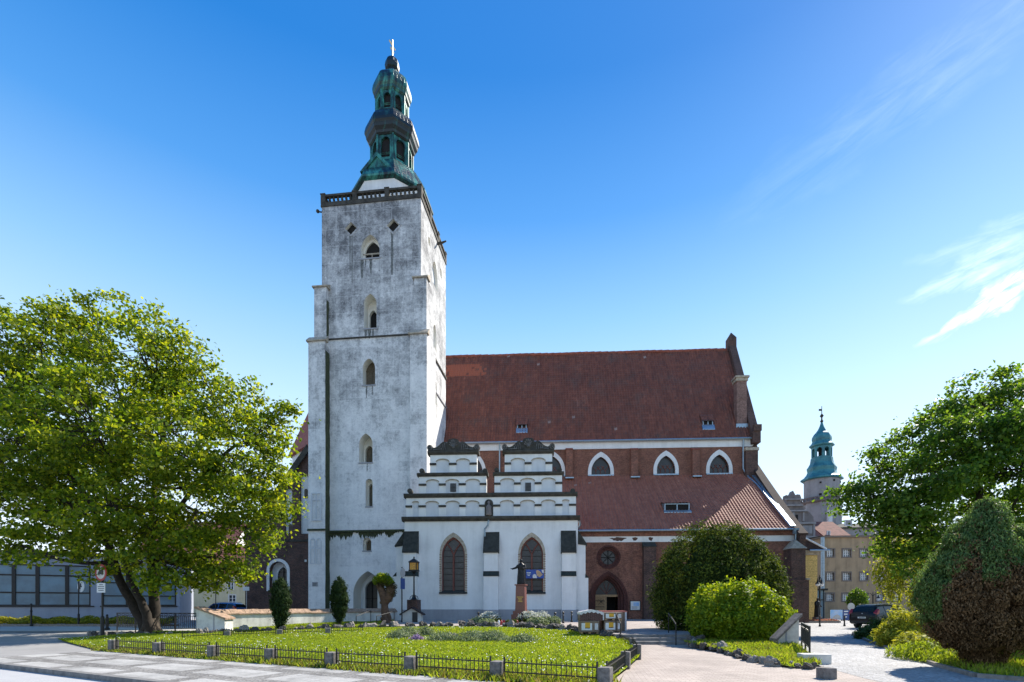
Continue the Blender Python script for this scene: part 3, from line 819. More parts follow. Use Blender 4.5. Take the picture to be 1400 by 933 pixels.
# lawns: gently rising sheets
def lawn_z(x, y):
    d = max(0.0, min(1.0, (x * ROADN.x + y * ROADN.y - 10.1) / 15.0))
    return GZ + 0.03 + 0.31 * d
LAWN = [rd(-21.2, 9.62), rd(-15, 9.55), rd(-3.05, 9.4), (2.05, 10.6), (2.9, 12.7), (3.75, 15.0), (4.35, 18), (4.42, 20.4), (4.0, 22.6), (2.9, 25.6), (0, 29.4), (-7.7, 30.2), (-11.3, 28.0), (-14.4, 25.4), (-19.2, 25.8), (-20.4, 23)]
def grid_sheet(name, poly, zf, mat, step=0.6):
    bm = bmesh.new()
    xs = [p[0] for p in poly]; ys = [p[1] for p in poly]
    vs = [bm.verts.new((x, y, 0)) for x, y in poly]
    bm.faces.new(vs)
    for x in np.arange(min(xs) + step, max(xs), step):
        bmesh.ops.bisect_plane(bm, geom=bm.verts[:] + bm.edges[:] + bm.faces[:], plane_co=(x, 0, 0), plane_no=(1, 0, 0))
    for y in np.arange(min(ys) + step, max(ys), step):
        bmesh.ops.bisect_plane(bm, geom=bm.verts[:] + bm.edges[:] + bm.faces[:], plane_co=(0, y, 0), plane_no=(0, 1, 0))
    for v in bm.verts: v.co.z = zf(v.co.x, v.co.y)
    bmesh.ops.recalc_face_normals(bm, faces=bm.faces)
    me = bpy.data.meshes.new(name); bm.to_mesh(me); bm.free()
    if me.polygons[0].normal.z < 0: me.flip_normals()
    me.materials.append(mat)
    o = bpy.data.objects.new(name, me); COL.objects.link(o); o['kind'] = 'structure'
    return o
grid_sheet('lawn', LAWN, lawn_z, M['turf'])
UPPER = [(-7.7, 30.2), (-8.6, 31.5), (-8.4, 36), (-9.0, 38.9), (-16.4, 26.9), (-18.2, 25.8), (-14.4, 25.4), (-11.3, 28.0)]
def upper_z(x, y):
    return lawn_z(x, y) + 0.05 + 0.05 * math.sin(x * 1.3) * math.cos(y)
grid_sheet('upper_lawn', UPPER, upper_z, M['turf'])
BED = [(7.62, 21.5), (6.55, 19.4), (6.9, 17.0), (6.75, 13.6), (7.0, 12.75), (8.0, 13.2), (8.75, 15.0), (10.2, 18.4), (11.6, 23.8), (12.4, 28.4), (8.3, 23.5)]
def bed_z(x, y): return GZ + 0.05 + 0.25 * max(0, min(1, (y - 12.6) / 12.0))
grid_sheet('lawn', BED, bed_z, M['turf'])
VERGE = [(10.2, 11.2), (11.0, 13.2), (12.7, 16.6), (15.4, 22.0), (18.3, 27.4), (20.5, 29.0), (48, 32), (48, 4), (14, 6.0)]
def verge_z(x, y): return GZ + 0.07
grid_sheet('lawn', VERGE, verge_z, M['turf'], 1.5)
kv = MB()
for p, q in list(zip(VERGE[:5], VERGE[1:6])) + [(VERGE[-1], VERGE[0])]:
    p, q = Vector(p), Vector(q); d = (q - p).normalized(); nrm = Vector((-d.y, d.x)) * 0.1
    kv.prism([(p.x, p.y), (q.x, q.y), (q.x + nrm.x, q.y + nrm.y), (p.x + nrm.x, p.y + nrm.y)], lambda s, t, dd: (s, t, dd), 0.0, GZ + 0.10)
structure(kv, 'kerb', M['rock_pale'])

# grass blades
def in_poly(P, poly):
    x, y = P[:, 0], P[:, 1]; r = np.zeros(len(P), bool); j = len(poly) - 1
    for i in range(len(poly)):
        xi, yi = poly[i]; xj, yj = poly[j]
        c = ((yi > y) != (yj > y)) & (x < (xj - xi) * (y - yi) / (yj - yi + 1e-12) + xi)
        r ^= c; j = i
    return r
def scatter(poly, n, rng=RNG):
    a = np.array(poly); lo, hi = a.min(0), a.max(0)
    P = rng.uniform(lo, hi, (n * 3, 2)); P = P[in_poly(P, poly)]
    return P[:n]
def grass(name, poly, n, zf, h, mats, mix=None, label=None, maxd=60.0, wid=0.016):
    P = scatter(poly, n)
    n = len(P)
    z = np.array([zf(x, y) for x, y in P])
    patch = np.sin(P[:, 0] * 0.9 + 1.7 * np.sin(P[:, 1] * 0.6)) + np.sin(P[:, 1] * 1.3 + P[:, 0] * 0.35)
    hh = h * RNG.uniform(0.5, 1.3, n) * (1.0 + 0.2 * patch)
    base = np.column_stack([P, z])
    ang = RNG.uniform(0, 2 * np.pi, n); wd = np.column_stack([np.cos(ang), np.sin(ang), np.zeros(n)]) * (wid * (0.7 + 0.05 * P[:, 1]))[:, None]
    lean = np.column_stack([RNG.normal(0, 0.5, n), RNG.normal(0, 0.5, n), np.ones(n)]) * hh[:, None]
    mid = base + lean * 0.55 + wd * 0.3
    V = np.stack([base - wd, base + wd, mid + wd * 0.6, base + lean], 1).reshape(-1, 3)
    mi = None
    if mix is not None:
        mi = mix(P)
    o = build_leaves(name, V, mats, midx=mi)
    o['kind'] = 'stuff'
    o['label'] = label
    return o
def dry_mix(P):
    d = P @ np.array([ROADN.x, ROADN.y]) - 10.1
    pr = np.where(d < 0.25, 0.55, 0.06)
    return (RNG.uniform(0, 1, len(P)) < pr).astype(np.int32)
grass('grass', LAWN, 150000, lawn_z, 0.06, [M['blade'], M['dryblade']], dry_mix, 'bright green mown lawn grass inside the low iron fence')
STRIP = [rd(-21.2, 9.45), rd(-3.05, 9.2), (2.2, 10.2), (2.0, 10.8), rd(-15, 10.35), rd(-21.2, 10.4)]
grass('grass', STRIP, 16000, lambda x, y: GZ, 0.12, [M['dryblade'], M['blade']], lambda P: (RNG.uniform(0, 1, len(P)) < 0.5).astype(np.int32), 'rough yellowing grass growing along the foot of the fence')
grass('grass', UPPER, 26000, upper_z, 0.09, [M['blade'], M['dryblade']], dry_mix, 'green grass around the small yews below the white wall')
grass('grass', [p for p in BED], 16000, bed_z, 0.10, [M['blade'], M['dryblade']], lambda P: (RNG.uniform(0, 1, len(P)) < 0.2).astype(np.int32), 'sunlit grass of the stone edged bed by the iron railing')
grass('grass', [(10.3, 11.2), (11.0, 13.2), (12.7, 16.6), (15.4, 22.0), (18.3, 27.4), (22, 28), (26, 20), (15, 8)], 42000, verge_z, 0.16, [M['blade'], M['lime'] if False else M['dryblade']], lambda P: (RNG.uniform(0, 1, len(P)) < 0.15).astype(np.int32), 'long green grass of the verge under the conifers')
# daisies in the lawn
P = scatter(LAWN, 2600)
c = P[:, 0] * 0.45 + P[:, 1] * 0.3
keep = (np.sin(P[:, 0] * 1.1) + np.cos(P[:, 1] * 0.9 + P[:, 0] * 0.4) + RNG.normal(0, 0.8, len(P))) > 0.1
P = P[keep]
Z = np.array([lawn_z(x, y) for x, y in P]) + 0.07
o = build_leaves('daisies', leaf_mesh(np.column_stack([P, Z]), np.tile([0, -0.3, 1.0], (len(P), 1)), 0.045, 0.045, spread=0.3), M['daisy'])
o['kind'] = 'stuff'; o['label'] = 'scattered small white daisies in the bright lawn'
# ------------------------------------------------------------------ the white bell tower
def build_tower():
    f = TW; A = f.A; Z = f.Z
    aL, aR = A(440, 0), A(575.5, 0)
    D = 9.1; zt = Z(575.5, 269, 0); zb = 0.2
    ac = (aL + aR) / 2
    T = framed(f, 'bell_tower', 'tall weathered white bell tower with green copper spire beside the church', 'tower', ac, D / 2, PZ)
    holes = []
    def opening(px0, px1, pt, pb, depth, pointed=True, n=6):
        return arch(A(px0, 0), A(px1, 0), Z((px0 + px1) / 2, pb, 0), Z((px0 + px1) / 2, pt, 0), n=n, pointed=pointed, d=depth)
    def diamond(px, py, r):
        x, z = A(px, 0), Z(px, py, 0)
        return [(x - r, z, 0.32), (x, z - r, 0.32), (x + r, z, 0.32), (x, z + r, 0.32)]
    wins = []
    spec = [(493.5, 519, 321, 353, 0.5, True, 'belfry'), (497.5, 515, 402, 449, 1.0, True, 'slot'), (496, 513, 490.5, 526.5, 0.8, True, 'shutter'),
            (491, 509.5, 593, 632.5, 1.1, True, 'slot'), (500, 509.5, 655, 692.5, 0.5, False, 'slot'), (496, 507.5, 735, 753, 0.45, False, 'slot')]
    for s in spec:
        h = opening(*s[:6]); holes.append(h); wins.append((h, s))
    dm = [diamond(480, 312.5, 0.58), diamond(537.5, 308.5, 0.6)]
    holes += dm
    portal = arch(A(483, 0), A(523, 0), zb + 0.05, Z(503, 781, 0), n=9, d=1.7)
    holes.append(portal)
    w = MB()
    w.wall([(aL, zb), (aR, zb), (aR, zt), (aL, zt)], holes, FRONT(0), reveal=1)
    # right (sunlit) face with its tall lancets
    def sb(px):                              # depth along the right face seen at pixel px
        k = (px - 700) / F
        return ((aR * f.u.x + f.o.x) - k * (aR * f.u.y + f.o.y)) / (k * f.v.y - f.v.x)
    def sz(px, py): return EYE + (HY - py) * f.Y(aR, sb(px)) / F
    side = []
    sspec = [(591, 598.3, 358, 392, 0.5, True), (592.2, 596.8, 444, 478, 0.45, True), (592.8, 597.2, 518, 552, 0.5, True), (592.5, 596, 598, 612, 0.45, True),
             (585.5, 588.5, 325, 336, 0.35, False), (601.8, 604.2, 368, 379, 0.35, False)]
    sw = []
    for p0, p1, pt, pb, d, ptd in sspec:
        m = (p0 + p1) / 2
        h = arch(sb(p0), sb(p1), sz(m, pb), sz(m, pt), n=5, pointed=ptd, d=d)
        side.append(h); sw.append(h)
    w.wall([(0, zb), (D, zb), (D, zt), (0, zt)], side, SIDE(aR), reveal=1)
    w.face([(aL, 0, zb), (aL, 0, zt), (aL, D, zt), (aL, D, zb)])
    w.face([(aL, D, zb), (aL, D, zt), (aR, D, zt), (aR, D, zb)])
    w.face([(aL, 0, zt), (aR, 0, zt), (aR, D, zt), (aL, D, zt)])
    w.build('wall', [M['tower'], M['reveal']], T)
    # windows: pane at the back of each reveal
    for h, s in wins:
        pane = MB(); d = s[4] - 0.02
        xs = [p[0] for p in h]; zs = [p[1] for p in h]
        if s[6] == 'shutter':
            pane.prism([(p[0], p[1]) for p in h], FRONT(0), d, d + 0.1)
            wo = pane.build('window', M['shutter'], T)
            bars = MB(); xm = (min(xs) + max(xs)) / 2
            bars.box(xm - 0.03, xm + 0.03, d - 0.05, d, min(zs), max(zs) - 0.3)
            bars.box(min(xs), max(xs), d - 0.05, d, max(zs) - 0.85, max(zs) - 0.75)
            bars.build('frame', M['shutter'], wo)
        elif s[6] == 'belfry':
            x0, x1, z0, z1 = min(xs), max(xs), min(zs), max(zs)
            pane.wall([(p[0], p[1]) for p in h], [arch(x0 + 0.22, x1 - 0.1, z0 + 0.02, z1 - 0.32, n=6, d=0.2)], FRONT(d), 0.2)
            wo = pane.build('window', [M['reveal']], T)
            dk = MB().prism(arch(x0 + 0.22, x1 - 0.1, z0 + 0.02, z1 - 0.32, n=6), FRONT(0), d + 0.16, d + 0.2)
            dk.build('pane', M['dark'], wo)
            br = MB().box(x0, x1, d - 0.04, d + 0.06, z0 + 0.62, z0 + 0.74)
            br.box((x0 + x1) / 2 - 0.05, (x0 + x1) / 2 + 0.05, d - 0.05, d + 0.05, z0, z0 + 0.62)
            br.build('railing', M['sand'], wo)
        else:
            x0, x1, z0, z1 = min(xs), max(xs), min(zs), max(zs)
            big = (x1 - x0) > 0.9
            i0, i1 = (x0 + 0.14, x1 - 0.38) if big else (x0 + 0.08, x1 - 0.08)
            zl = z0 + 0.25 if big else z0 + 0.05
            zh = zl + (z1 - z0) * (0.62 if big else 0.85)
            inner = arch(i0, i1, zl, zh, n=5, d=0.35)
            pane.wall([(p[0], p[1]) for p in h], [inner], FRONT(d))
            wo = pane.build('window', M['reveal'], T)
            MB().prism([(p[0], p[1]) for p in inner], FRONT(0), d + 0.3, d + 0.33).build('pane', M['shutter'] if s[6] == 'slot' and pb_slot(s) else M['dark'], wo)
        sl = MB().box(min(xs) - 0.05, max(xs) + 0.05, -0.06, 0.12, min(zs) - 0.12, min(zs) - 0.002)
        sl.build('sill', M['plinth'], wo)
    for h in dm:
        MB().prism([(p[0], p[1]) for p in h], FRONT(0), 0.3, 0.36).build('window', M['dark'], T)
        fr = MB(); cx = (h[0][0] + h[2][0]) / 2; cz = h[0][1]
        r0 = h[2][0] - cx
        outer = [(cx - r0 - 0.22, cz), (cx, cz - r0 - 0.22), (cx + r0 + 0.22, cz), (cx, cz + r0 + 0.22)]
        ring(fr, outer, [(p[0], p[1]) for p in h], FRONT(0), -0.035, 0.02)
        fr.build('window_frame', M['tower'], T)
    for h in sw:
        MB().prism([(p[0], p[1]) for p in h], SIDE(aR), 0.3, 0.36).build('window', M['niche'], T)
    # raised plaster surrounds of the front windows
    for h, s in wins[:5]:
        xs = [p[0] for p in h]; zs = [p[1] for p in h]; k = 0.24
        o2 = arch(min(xs) - k, max(xs) + k, min(zs) - 0.05, max(zs) + k * 1.3, n=6, pointed=s[5])
        sur = MB(); ring(sur, o2, [(p[0], p[1]) for p in h], FRONT(0), -0.03, 0.015)
        sur.build('window_frame', M['tower'], T)
    # portal at the back of its deep arch
    px0, px1 = A(499.5, 1.7), A(516.5, 1.7)
    dz = Z(508, 794, 1.7)
    dh = arch(px0, px1, zb + 0.1, dz, n=7, d=0.3)
    pb = MB().wall([(p[0], p[1]) for p in portal], [dh], FRONT(1.69))
    pw = pb.build('portal', M['niche'], T)
    fr = MB(); ring(fr, arch(px0 - 0.22, px1 + 0.22, zb + 0.1, dz + 0.3, n=7), [(p[0], p[1]) for p in dh], FRONT(1.69), -0.05, 0.04)
    fr.build('portal_frame', M['white'], pw)
    MB().prism([(p[0], p[1]) for p in dh], FRONT(1.69), 0.22, 0.28).build('door', M['lead_dim'], pw)
    bars = MB(); xm = (px0 + px1) / 2
    bars.box(xm - 0.05, xm + 0.05, 1.84, 1.9, zb, dz - 0.2)
    for q in (0.3, 0.55): bars.box(px0, px1, 1.85, 1.89, zb + (dz - zb) * q, zb + (dz - zb) * q + 0.07)
    bars.build('door_frame', M['dark'], pw)
    # corner buttresses with sloping caps
    def buttress(x0, x1, b0, b1, z0, z1, capb):
        m = MB(); m.mi = 0
        m.box(x0, x1, b0, b1, z0, z1)
        o = m.build('buttress', M['tower'], T)
        c = MB()
        c.prism([(b0 - 0.14, z1 + 0.002), (b0 - 0.14, z1 + 0.12), (capb, z1 + 0.62), (capb, z1 + 0.002)], lambda s, t, d: (d, s, t), x0 - 0.16, x1 + 0.14)
        c.build('cap', M['sand'], o)
        return o
    b1 = -0.55; b2 = -0.95
    buttress(A(429.5, b1), A(446.5, b1) - 0.04, b1, 1.6, zb, Z(438, 393, b1), 0.2)
    lb = buttress(A(421.5, b2), A(446, b2) - 0.12, b2, 1.9, zb, Z(433, 467, b2), b1)
    buttress(A(566, b1), A(583.5, b1) - 0.02, b1, 1.7, zb, Z(575, 380, b1), 0.2)
    buttress(A(560.5, b2), A(583.5, b2), b2, 2.0, zb, Z(572, 457, b2), b1)
    # moss down the inner side of the left buttress and along the ledge
    ms = MB(); xm = A(446, b2) - 0.12; rr = random.Random(4)
    pts0 = []; z = zb
    zz = [zb + i * 0.7 for i in range(int((Z(433, 467, b2) - zb) / 0.7))]
    poly = [(b2 + 0.05 + rr.uniform(0, 0.06), q) for q in zz] + [(-0.003 - rr.uniform(0, 0.1), q) for q in reversed(zz)]
    ms.prism(poly, lambda s, t, d: (xm + d, s, t), 0.0, 0.012)
    x0 = aL + 0.2; 
    strip = [(A(447, 0) + rr.uniform(0.0, 0.18), q) for q in zz]
    ms.build('moss', M['moss'], T)
    st = MB()
    st.prism([(A(444, 0), q) for q in zz] + list(reversed(strip)), FRONT(0), -0.012, 0.0)
    zl = Z(500, 726, 0)
    top = []; bot = []
    xe = A(556, 0); x = A(441, 0); n = 170; lo_ = 0.4
    for i in range(n + 1):
        q = x + (xe - x) * i / n
        lo_ = max(0.12, min(0.95, lo_ + rr.gauss(0, 0.13))); top.append((q, zl + rr.uniform(-0.02, 0.05))); bot.append((q, zl - lo_ * (1 - 0.45 * i / n) * rr.uniform(0.55, 1.1) - 0.03))
    st.prism(bot + list(reversed(top)), FRONT(0), -0.02, 0.0)
    xu = A(446.5, b1) - 0.04
    zu = [Z(433, 467, b2) + 0.4 + i * 0.6 for i in range(int((Z(438, 393, b1) - Z(433, 467, b2) - 0.4) / 0.6))]
    st.prism([(b1 + 0.04 + rr.uniform(0, 0.06), q) for q in zu] + [(-0.003 - rr.uniform(0, 0.1), q) for q in reversed(zu)], lambda s, t, d: (xu + d, s, t), 0.0, 0.012)
    st.build('moss', M['moss'], T)
    led = MB().box(A(447, 0), xe, -0.16, 0.02, zl - 0.12, zl + 0.06)
    led.prism([(b2 - 0.1, zl - 0.06), (b2 - 0.1, zl + 0.02), (b2 + 0.01, zl + 0.14), (b2 + 0.01, zl - 0.06)], lambda s, t, d: (d, s, t), A(421, b2) - 0.05, A(446, b2) - 0.05)
    led.build('ledge', M['moss'], T)
    # string courses
    for py0, x0p, x1p in ((466, 446, 561),):
        zs = Z(500, 462, 0)
        m = MB().box(A(446, 0), A(562, 0), -0.1, 0.02, zs - 0.03, zs + 0.09)
        m.box(aR - 0.02, aR + 0.12, 2.0, D, zs - 0.1, zs + 0.08)
        m.build('string_course', M['darkstone'], T)
    m = MB().box(aR - 0.02, aR + 0.1, 1.6, D, zs - 3.2, zs - 3.05)
    m.build('string_course', M['plinth'], T)
    # rain streaks
    def streak(px, py0, py1, wpx):
        m = MB(); x = A(px, 0); z0, z1 = Z(px, py1, 0), Z(px, py0, 0); n = 9; w0 = wpx * 46.5 / F
        l = []; r = []
        for i in range(n + 1):
            q = i / n; z = z0 + (z1 - z0) * q; ww = w0 * (0.25 + 0.75 * math.sin(min(1, q * 1.3 + 0.1) * math.pi * 0.55)) * rr.uniform(0.6, 1.15)
            l.append((x - ww / 2 + rr.uniform(-0.02, 0.02), z)); r.append((x + ww / 2, z))
        m.prism(r + list(reversed(l)), FRONT(0), -0.0035, 0.0)
        m.build('rain_streak', M['streak'], T)
    for q in ((478.5, 320, 372, 2.0), (481.5, 320, 390, 1.6), (536, 317, 376, 5.0), (495, 353, 381, 4.5), (507, 353, 374, 4.0), (500, 353, 366, 1.5),
              (500, 449, 463, 4), (505, 449, 463, 5), (510, 449, 462, 3.5), (501, 527, 545, 2), (509, 527, 540, 1.6), (502, 633, 645, 1.4)):
        streak(*q)
    # blind tracery and the plaque on the left buttress
    tr = MB()
    x0, x1 = A(426, b2), A(439.5, b2); z0, z1 = Z(432, 711, b2), Z(432, 674, b2); xm = (x0 + x1) / 2; zc = z0 + (z1 - z0) * 0.86
    for bx in ((x0, x0 + 0.1, z0, z1), (x1 - 0.1, x1, z0, z1), (xm - 0.05, xm + 0.05, z0 + 0.1, z1 - 0.1)):
        tr.box(bx[0], bx[1], b2 - 0.07, b2 + 0.01, bx[2], bx[3])
    for bx in ((x0 + 0.1, xm - 0.05, zc - 0.36, zc - 0.28), (xm + 0.05, x1 - 0.1, zc - 0.36, zc - 0.28), (x0 + 0.1, x1 - 0.1, z1 - 0.1, z1)):
        tr.box(bx[0], bx[1], b2 - 0.068, b2 + 0.01, bx[2], bx[3])
    tr.box(x0, x1, b2 - 0.09, b2 + 0.01, z0 - 0.1, z0 - 0.002)
    for q0, q1 in ((424.5, 430.5), (433, 439)):
        x0, x1 = A(q0, b2), A(q1, b2); z0, z1 = Z(432, 771, b2), Z(432, 735.5, b2)
        ring(tr, arch(x0 - 0.04, x1 + 0.04, z0, z1, n=5), arch(x0 + 0.05, x1 - 0.05, z0 + 0.06, z1 - 0.12, n=5), FRONT(b2), -0.05, 0.01)
        zc = z0 + (z1 - z0) * 0.56
        tr.box(x0 + 0.04, x1 - 0.04, b2 - 0.045, b2 + 0.01, zc, zc + 0.16)
    tr.build_each('blind_tracery', M['niche'], T)
    pl = MB().box(A(427, b2), A(434.5, b2), b2 - 0.04, b2 + 0.01, Z(430, 802, b2), Z(430, 796, b2))
    po = pl.build('plaque', M['plinth'], T)
    ln = MB()
    for i in range(3):
        zz_ = Z(430, 797.6 + i * 1.4, b2); ln.box(A(428, b2), A(433.5 - i * 0.6, b2), b2 - 0.047, b2 - 0.04, zz_ - 0.025, zz_ + 0.005)
    ln.build('inscription', M['signblack'], po)
    # cornice and stone balustrade
    cor = MB(); o_ = 0.07
    cor.box(aL - o_, aR + o_, -o_, D + o_, zt + 0.001, zt + 0.2)
    cor.box(aL - 0.08, aR + 0.08, -0.08, D + 0.08, zt - 0.12, zt - 0.001)
    cor.build('cornice', M['darkstone'], T)
    zr0, zr1 = zt + 0.2, zt + 0.98
    def run(p, q, nb, nposts):
        p, q = Vector(p), Vector(q); d = (q - p); L = d.length; d.normalize(); nn = Vector((-d.y, d.x))
        bal = MB(); rail = MB()
        def seg(s0, s1, hw, z0, z1, mb):
            c = [p + d * s0 - nn * hw, p + d * s1 - nn * hw, p + d * s1 + nn * hw, p + d * s0 + nn * hw]
            mb.prism([(v.x, v.y) for v in c], lambda s, t, dd: (s, t, dd), z0, z1)
        seg(0.16, L - 0.16, 0.17, zr1 - 0.17, zr1 + 0.02, rail)
        seg(0.16, L - 0.16, 0.16, zr0 + 0.001, zr0 + 0.1, rail)
        rail.build('rail', M['darkstone'], T)
        for i in range(nb):
            s = (i + 0.5) * L / nb
            if min(abs(s - L * k / (nposts - 1)) for k in range(nposts)) < 0.36: continue
            c = p + d * s
            bal.lathe([(0.07, 0), (0.07, 0.08), (0.05, 0.1), (0.125, 0.22), (0.105, 0.31), (0.055, 0.44), (0.075, 0.49), (0.075, 0.52)], 8, (c.x, c.y, zr0 + 0.1))
        bal.build_each('baluster', M['darkstone'], T, smooth=True)
        for k in range(nposts - 1):
            c = p + d * (L * k / (nposts - 1)); pm = MB()
            pm.box(c.x - 0.2, c.x + 0.2, c.y - 0.2, c.y + 0.2, zr0 + 0.002, zr1 + 0.021)
            pm.box(c.x - 0.24, c.x + 0.24, c.y - 0.24, c.y + 0.24, zr1 + 0.022, zr1 + 0.1)
            pm.build('post', M['darkstone'], T)
    e = -0.12
    run((aL - e, -e), (aR + e, -e), 23, 4); run((aR + e, -e), (aR + e, D + e), 23, 4)
    run((aR + e, D + e), (aL - e, D + e), 23, 4); run((aL - e, D + e), (aL - e, -e), 23, 4)
    # gargoyles and a small lamp
    gz = zt - 0.3
    MB().tube([(aR - 0.05, 5.6, gz), (aR + 0.5, 5.6, gz + 0.05), (aR + 0.95, 5.5, gz + 0.12)], [0.14, 0.11, 0.07], 6).build('gargoyle', M['darkstone'], T)
    MB().tube([(aL + 0.05, 0.4, gz), (aL - 0.45, 0.3, gz + 0.05)], [0.07, 0.06], 6).ball((aL - 0.55, 0.3, gz + 0.1), 0.16).build('gargoyle', M['darkstone'], T)
    # the spire
    c = (ac + 0.33, D / 2 + 0.1)
    k8 = 1 / math.cos(math.pi / 8)
    def oct_(prof, name, mat, par=T):
        m = MB().lathe([(r * k8, z) for r, z in prof], 8, (c[0], c[1], 0), math.pi / 8)
        return m.build(name, mat, par)
    oct_([(3.45, zt + 0.22), (3.45, 41.6)], 'drum', M['white'])
    sp = oct_([(3.5, 41.35), (3.78, 41.5), (3.8, 41.68), (3.66, 42.0), (3.45, 42.4), (3.15, 42.95), (2.78, 43.6), (2.42, 44.12), (2.15, 44.36), (2.0, 44.52)], 'spire_roof', M['copper_mid'])
    def lantern(r, z0, z1, hw, h0, h1):
        m = MB()
        for k in range(8):
            th = math.pi / 4 * k; nx, ny = math.cos(th), math.sin(th); half = r * math.tan(math.pi / 8)
            mp = lambda s, t, d, nx=nx, ny=ny: (c[0] + nx * (r - d) - ny * s, c[1] + ny * (r - d) + nx * s, t)
            m.wall([(-half, z0), (half, z0), (half, z1), (-half, z1)], [arch(-hw, hw, h0, h1, n=5, pointed=False, d=0.22)], mp)
            # corner pilaster
            ax = th + math.pi / 8; rr_ = r * k8
            m.box(c[0] + rr_ * math.cos(ax) - 0.09, c[0] + rr_ * math.cos(ax) + 0.09, c[1] + rr_ * math.sin(ax) - 0.09, c[1] + rr_ * math.sin(ax) + 0.09, z0, z1)
        lo = m.build('lantern', M['copper'], T)
        core = MB().lathe([((r - 0.24) * k8, z0 + 0.05), ((r - 0.24) * k8, z1 - 0.05)], 8, (c[0], c[1], 0), math.pi / 8)
        core.build('dark_core', M['dark'], lo)  # near-black core stands in for the shade inside the open lantern
        rl = MB()
        for k in range(8):
            th = math.pi / 4 * k; nx, ny = math.cos(th), math.sin(th)
            for q in (0.35, 0.5):
                p0 = (c[0] + nx * (r - 0.1) - ny * hw, c[1] + ny * (r - 0.1) + nx * hw, h0 + q); p1 = (c[0] + nx * (r - 0.1) + ny * hw, c[1] + ny * (r - 0.1) - nx * hw, h0 + q)
                rl.tube([p0, p1], 0.03, 4)
        rl.build('railing', M['copper'], lo)
    lantern(1.86, 44.45, 47.4, 0.44, 44.85, 46.8)
    oct_([(1.9, 46.98), (2.05, 47.1), (2.1, 47.3), (2.3, 47.55), (2.36, 47.85), (2.46, 48.05), (2.46, 48.3), (2.36, 48.75), (2.1, 49.2), (1.75, 49.6), (1.52, 49.86)], 'spire_roof', M['copper_dk'])
    lantern(1.42, 49.82, 52.2, 0.34, 50.05, 51.5)
    oct_([(1.45, 51.75), (1.6, 51.9), (1.62, 52.1), (1.74, 52.35), (1.78, 52.7), (1.72, 53.1), (1.58, 53.5), (1.33, 53.85), (0.9, 54.18), (0.45, 54.4)], 'spire_roof', M['copper_mid'])
    oct_([(0.34, 54.35), (0.40, 54.55), (0.55, 54.75), (0.5, 54.98), (0.62, 55.08), (0.67, 55.45), (0.6, 55.85), (0.4, 56.15), (0.12, 56.32), (0.06, 56.5)], 'finial', M['copper_dk'])
    x_, y_ = c
    cr = MB().tube([(x_, y_, 56.3), (x_, y_, 58.15)], 0.075, 6)
    cr.tube([(x_ - 0.5 * math.cos(1.3), y_ - 0.5 * math.sin(1.3), 57.6), (x_ + 0.5 * math.cos(1.3), y_ + 0.5 * math.sin(1.3), 57.6)], 0.065, 6)
    cr.tube([(x_ - 0.3 * math.cos(1.3), y_ - 0.3 * math.sin(1.3), 57.1), (x_ + 0.3 * math.cos(1.3), y_ + 0.3 * math.sin(1.3), 57.1)], 0.06, 6)
    cr.build('cross', M['gilt'], T)
    # little pediment on the front of the spire roof
    pd = MB()
    yb = c[1] - 3.3
    pd.prism([(x_ - 1.6, 42.35), (x_ + 1.0, 42.35), (x_ - 0.3, 43.85)], lambda s, t, d: (s, yb + d, t), 0, 1.6)
    pd.build('pediment', M['copper'], T)
    vg = MB()
    for sgn in (-1, 1):
        q = [(x_ - 0.3 + sgn * 1.6, 42.3), (x_ - 0.3 + sgn * 1.2, 42.3), (x_ - 0.3, 43.62), (x_ - 0.3, 44.05)]
        vg.prism(q, lambda s, t, d: (s, yb + d, t), -0.12, 0.3)
    vg.build('verge', M['copper'], T)

def pb_slot(s): return s[2] > 590
M['streak'] = plain('rain_streak_grime', (0.16, 0.165, 0.16), 0.95, var=0.5, scale=5, bmp=0.1, dark=(0.045, 0.05, 0.045))
M['reveal'] = plaster_clean('cream_window_reveal', (0.78, 0.75, 0.67), 0.18)
build_tower()
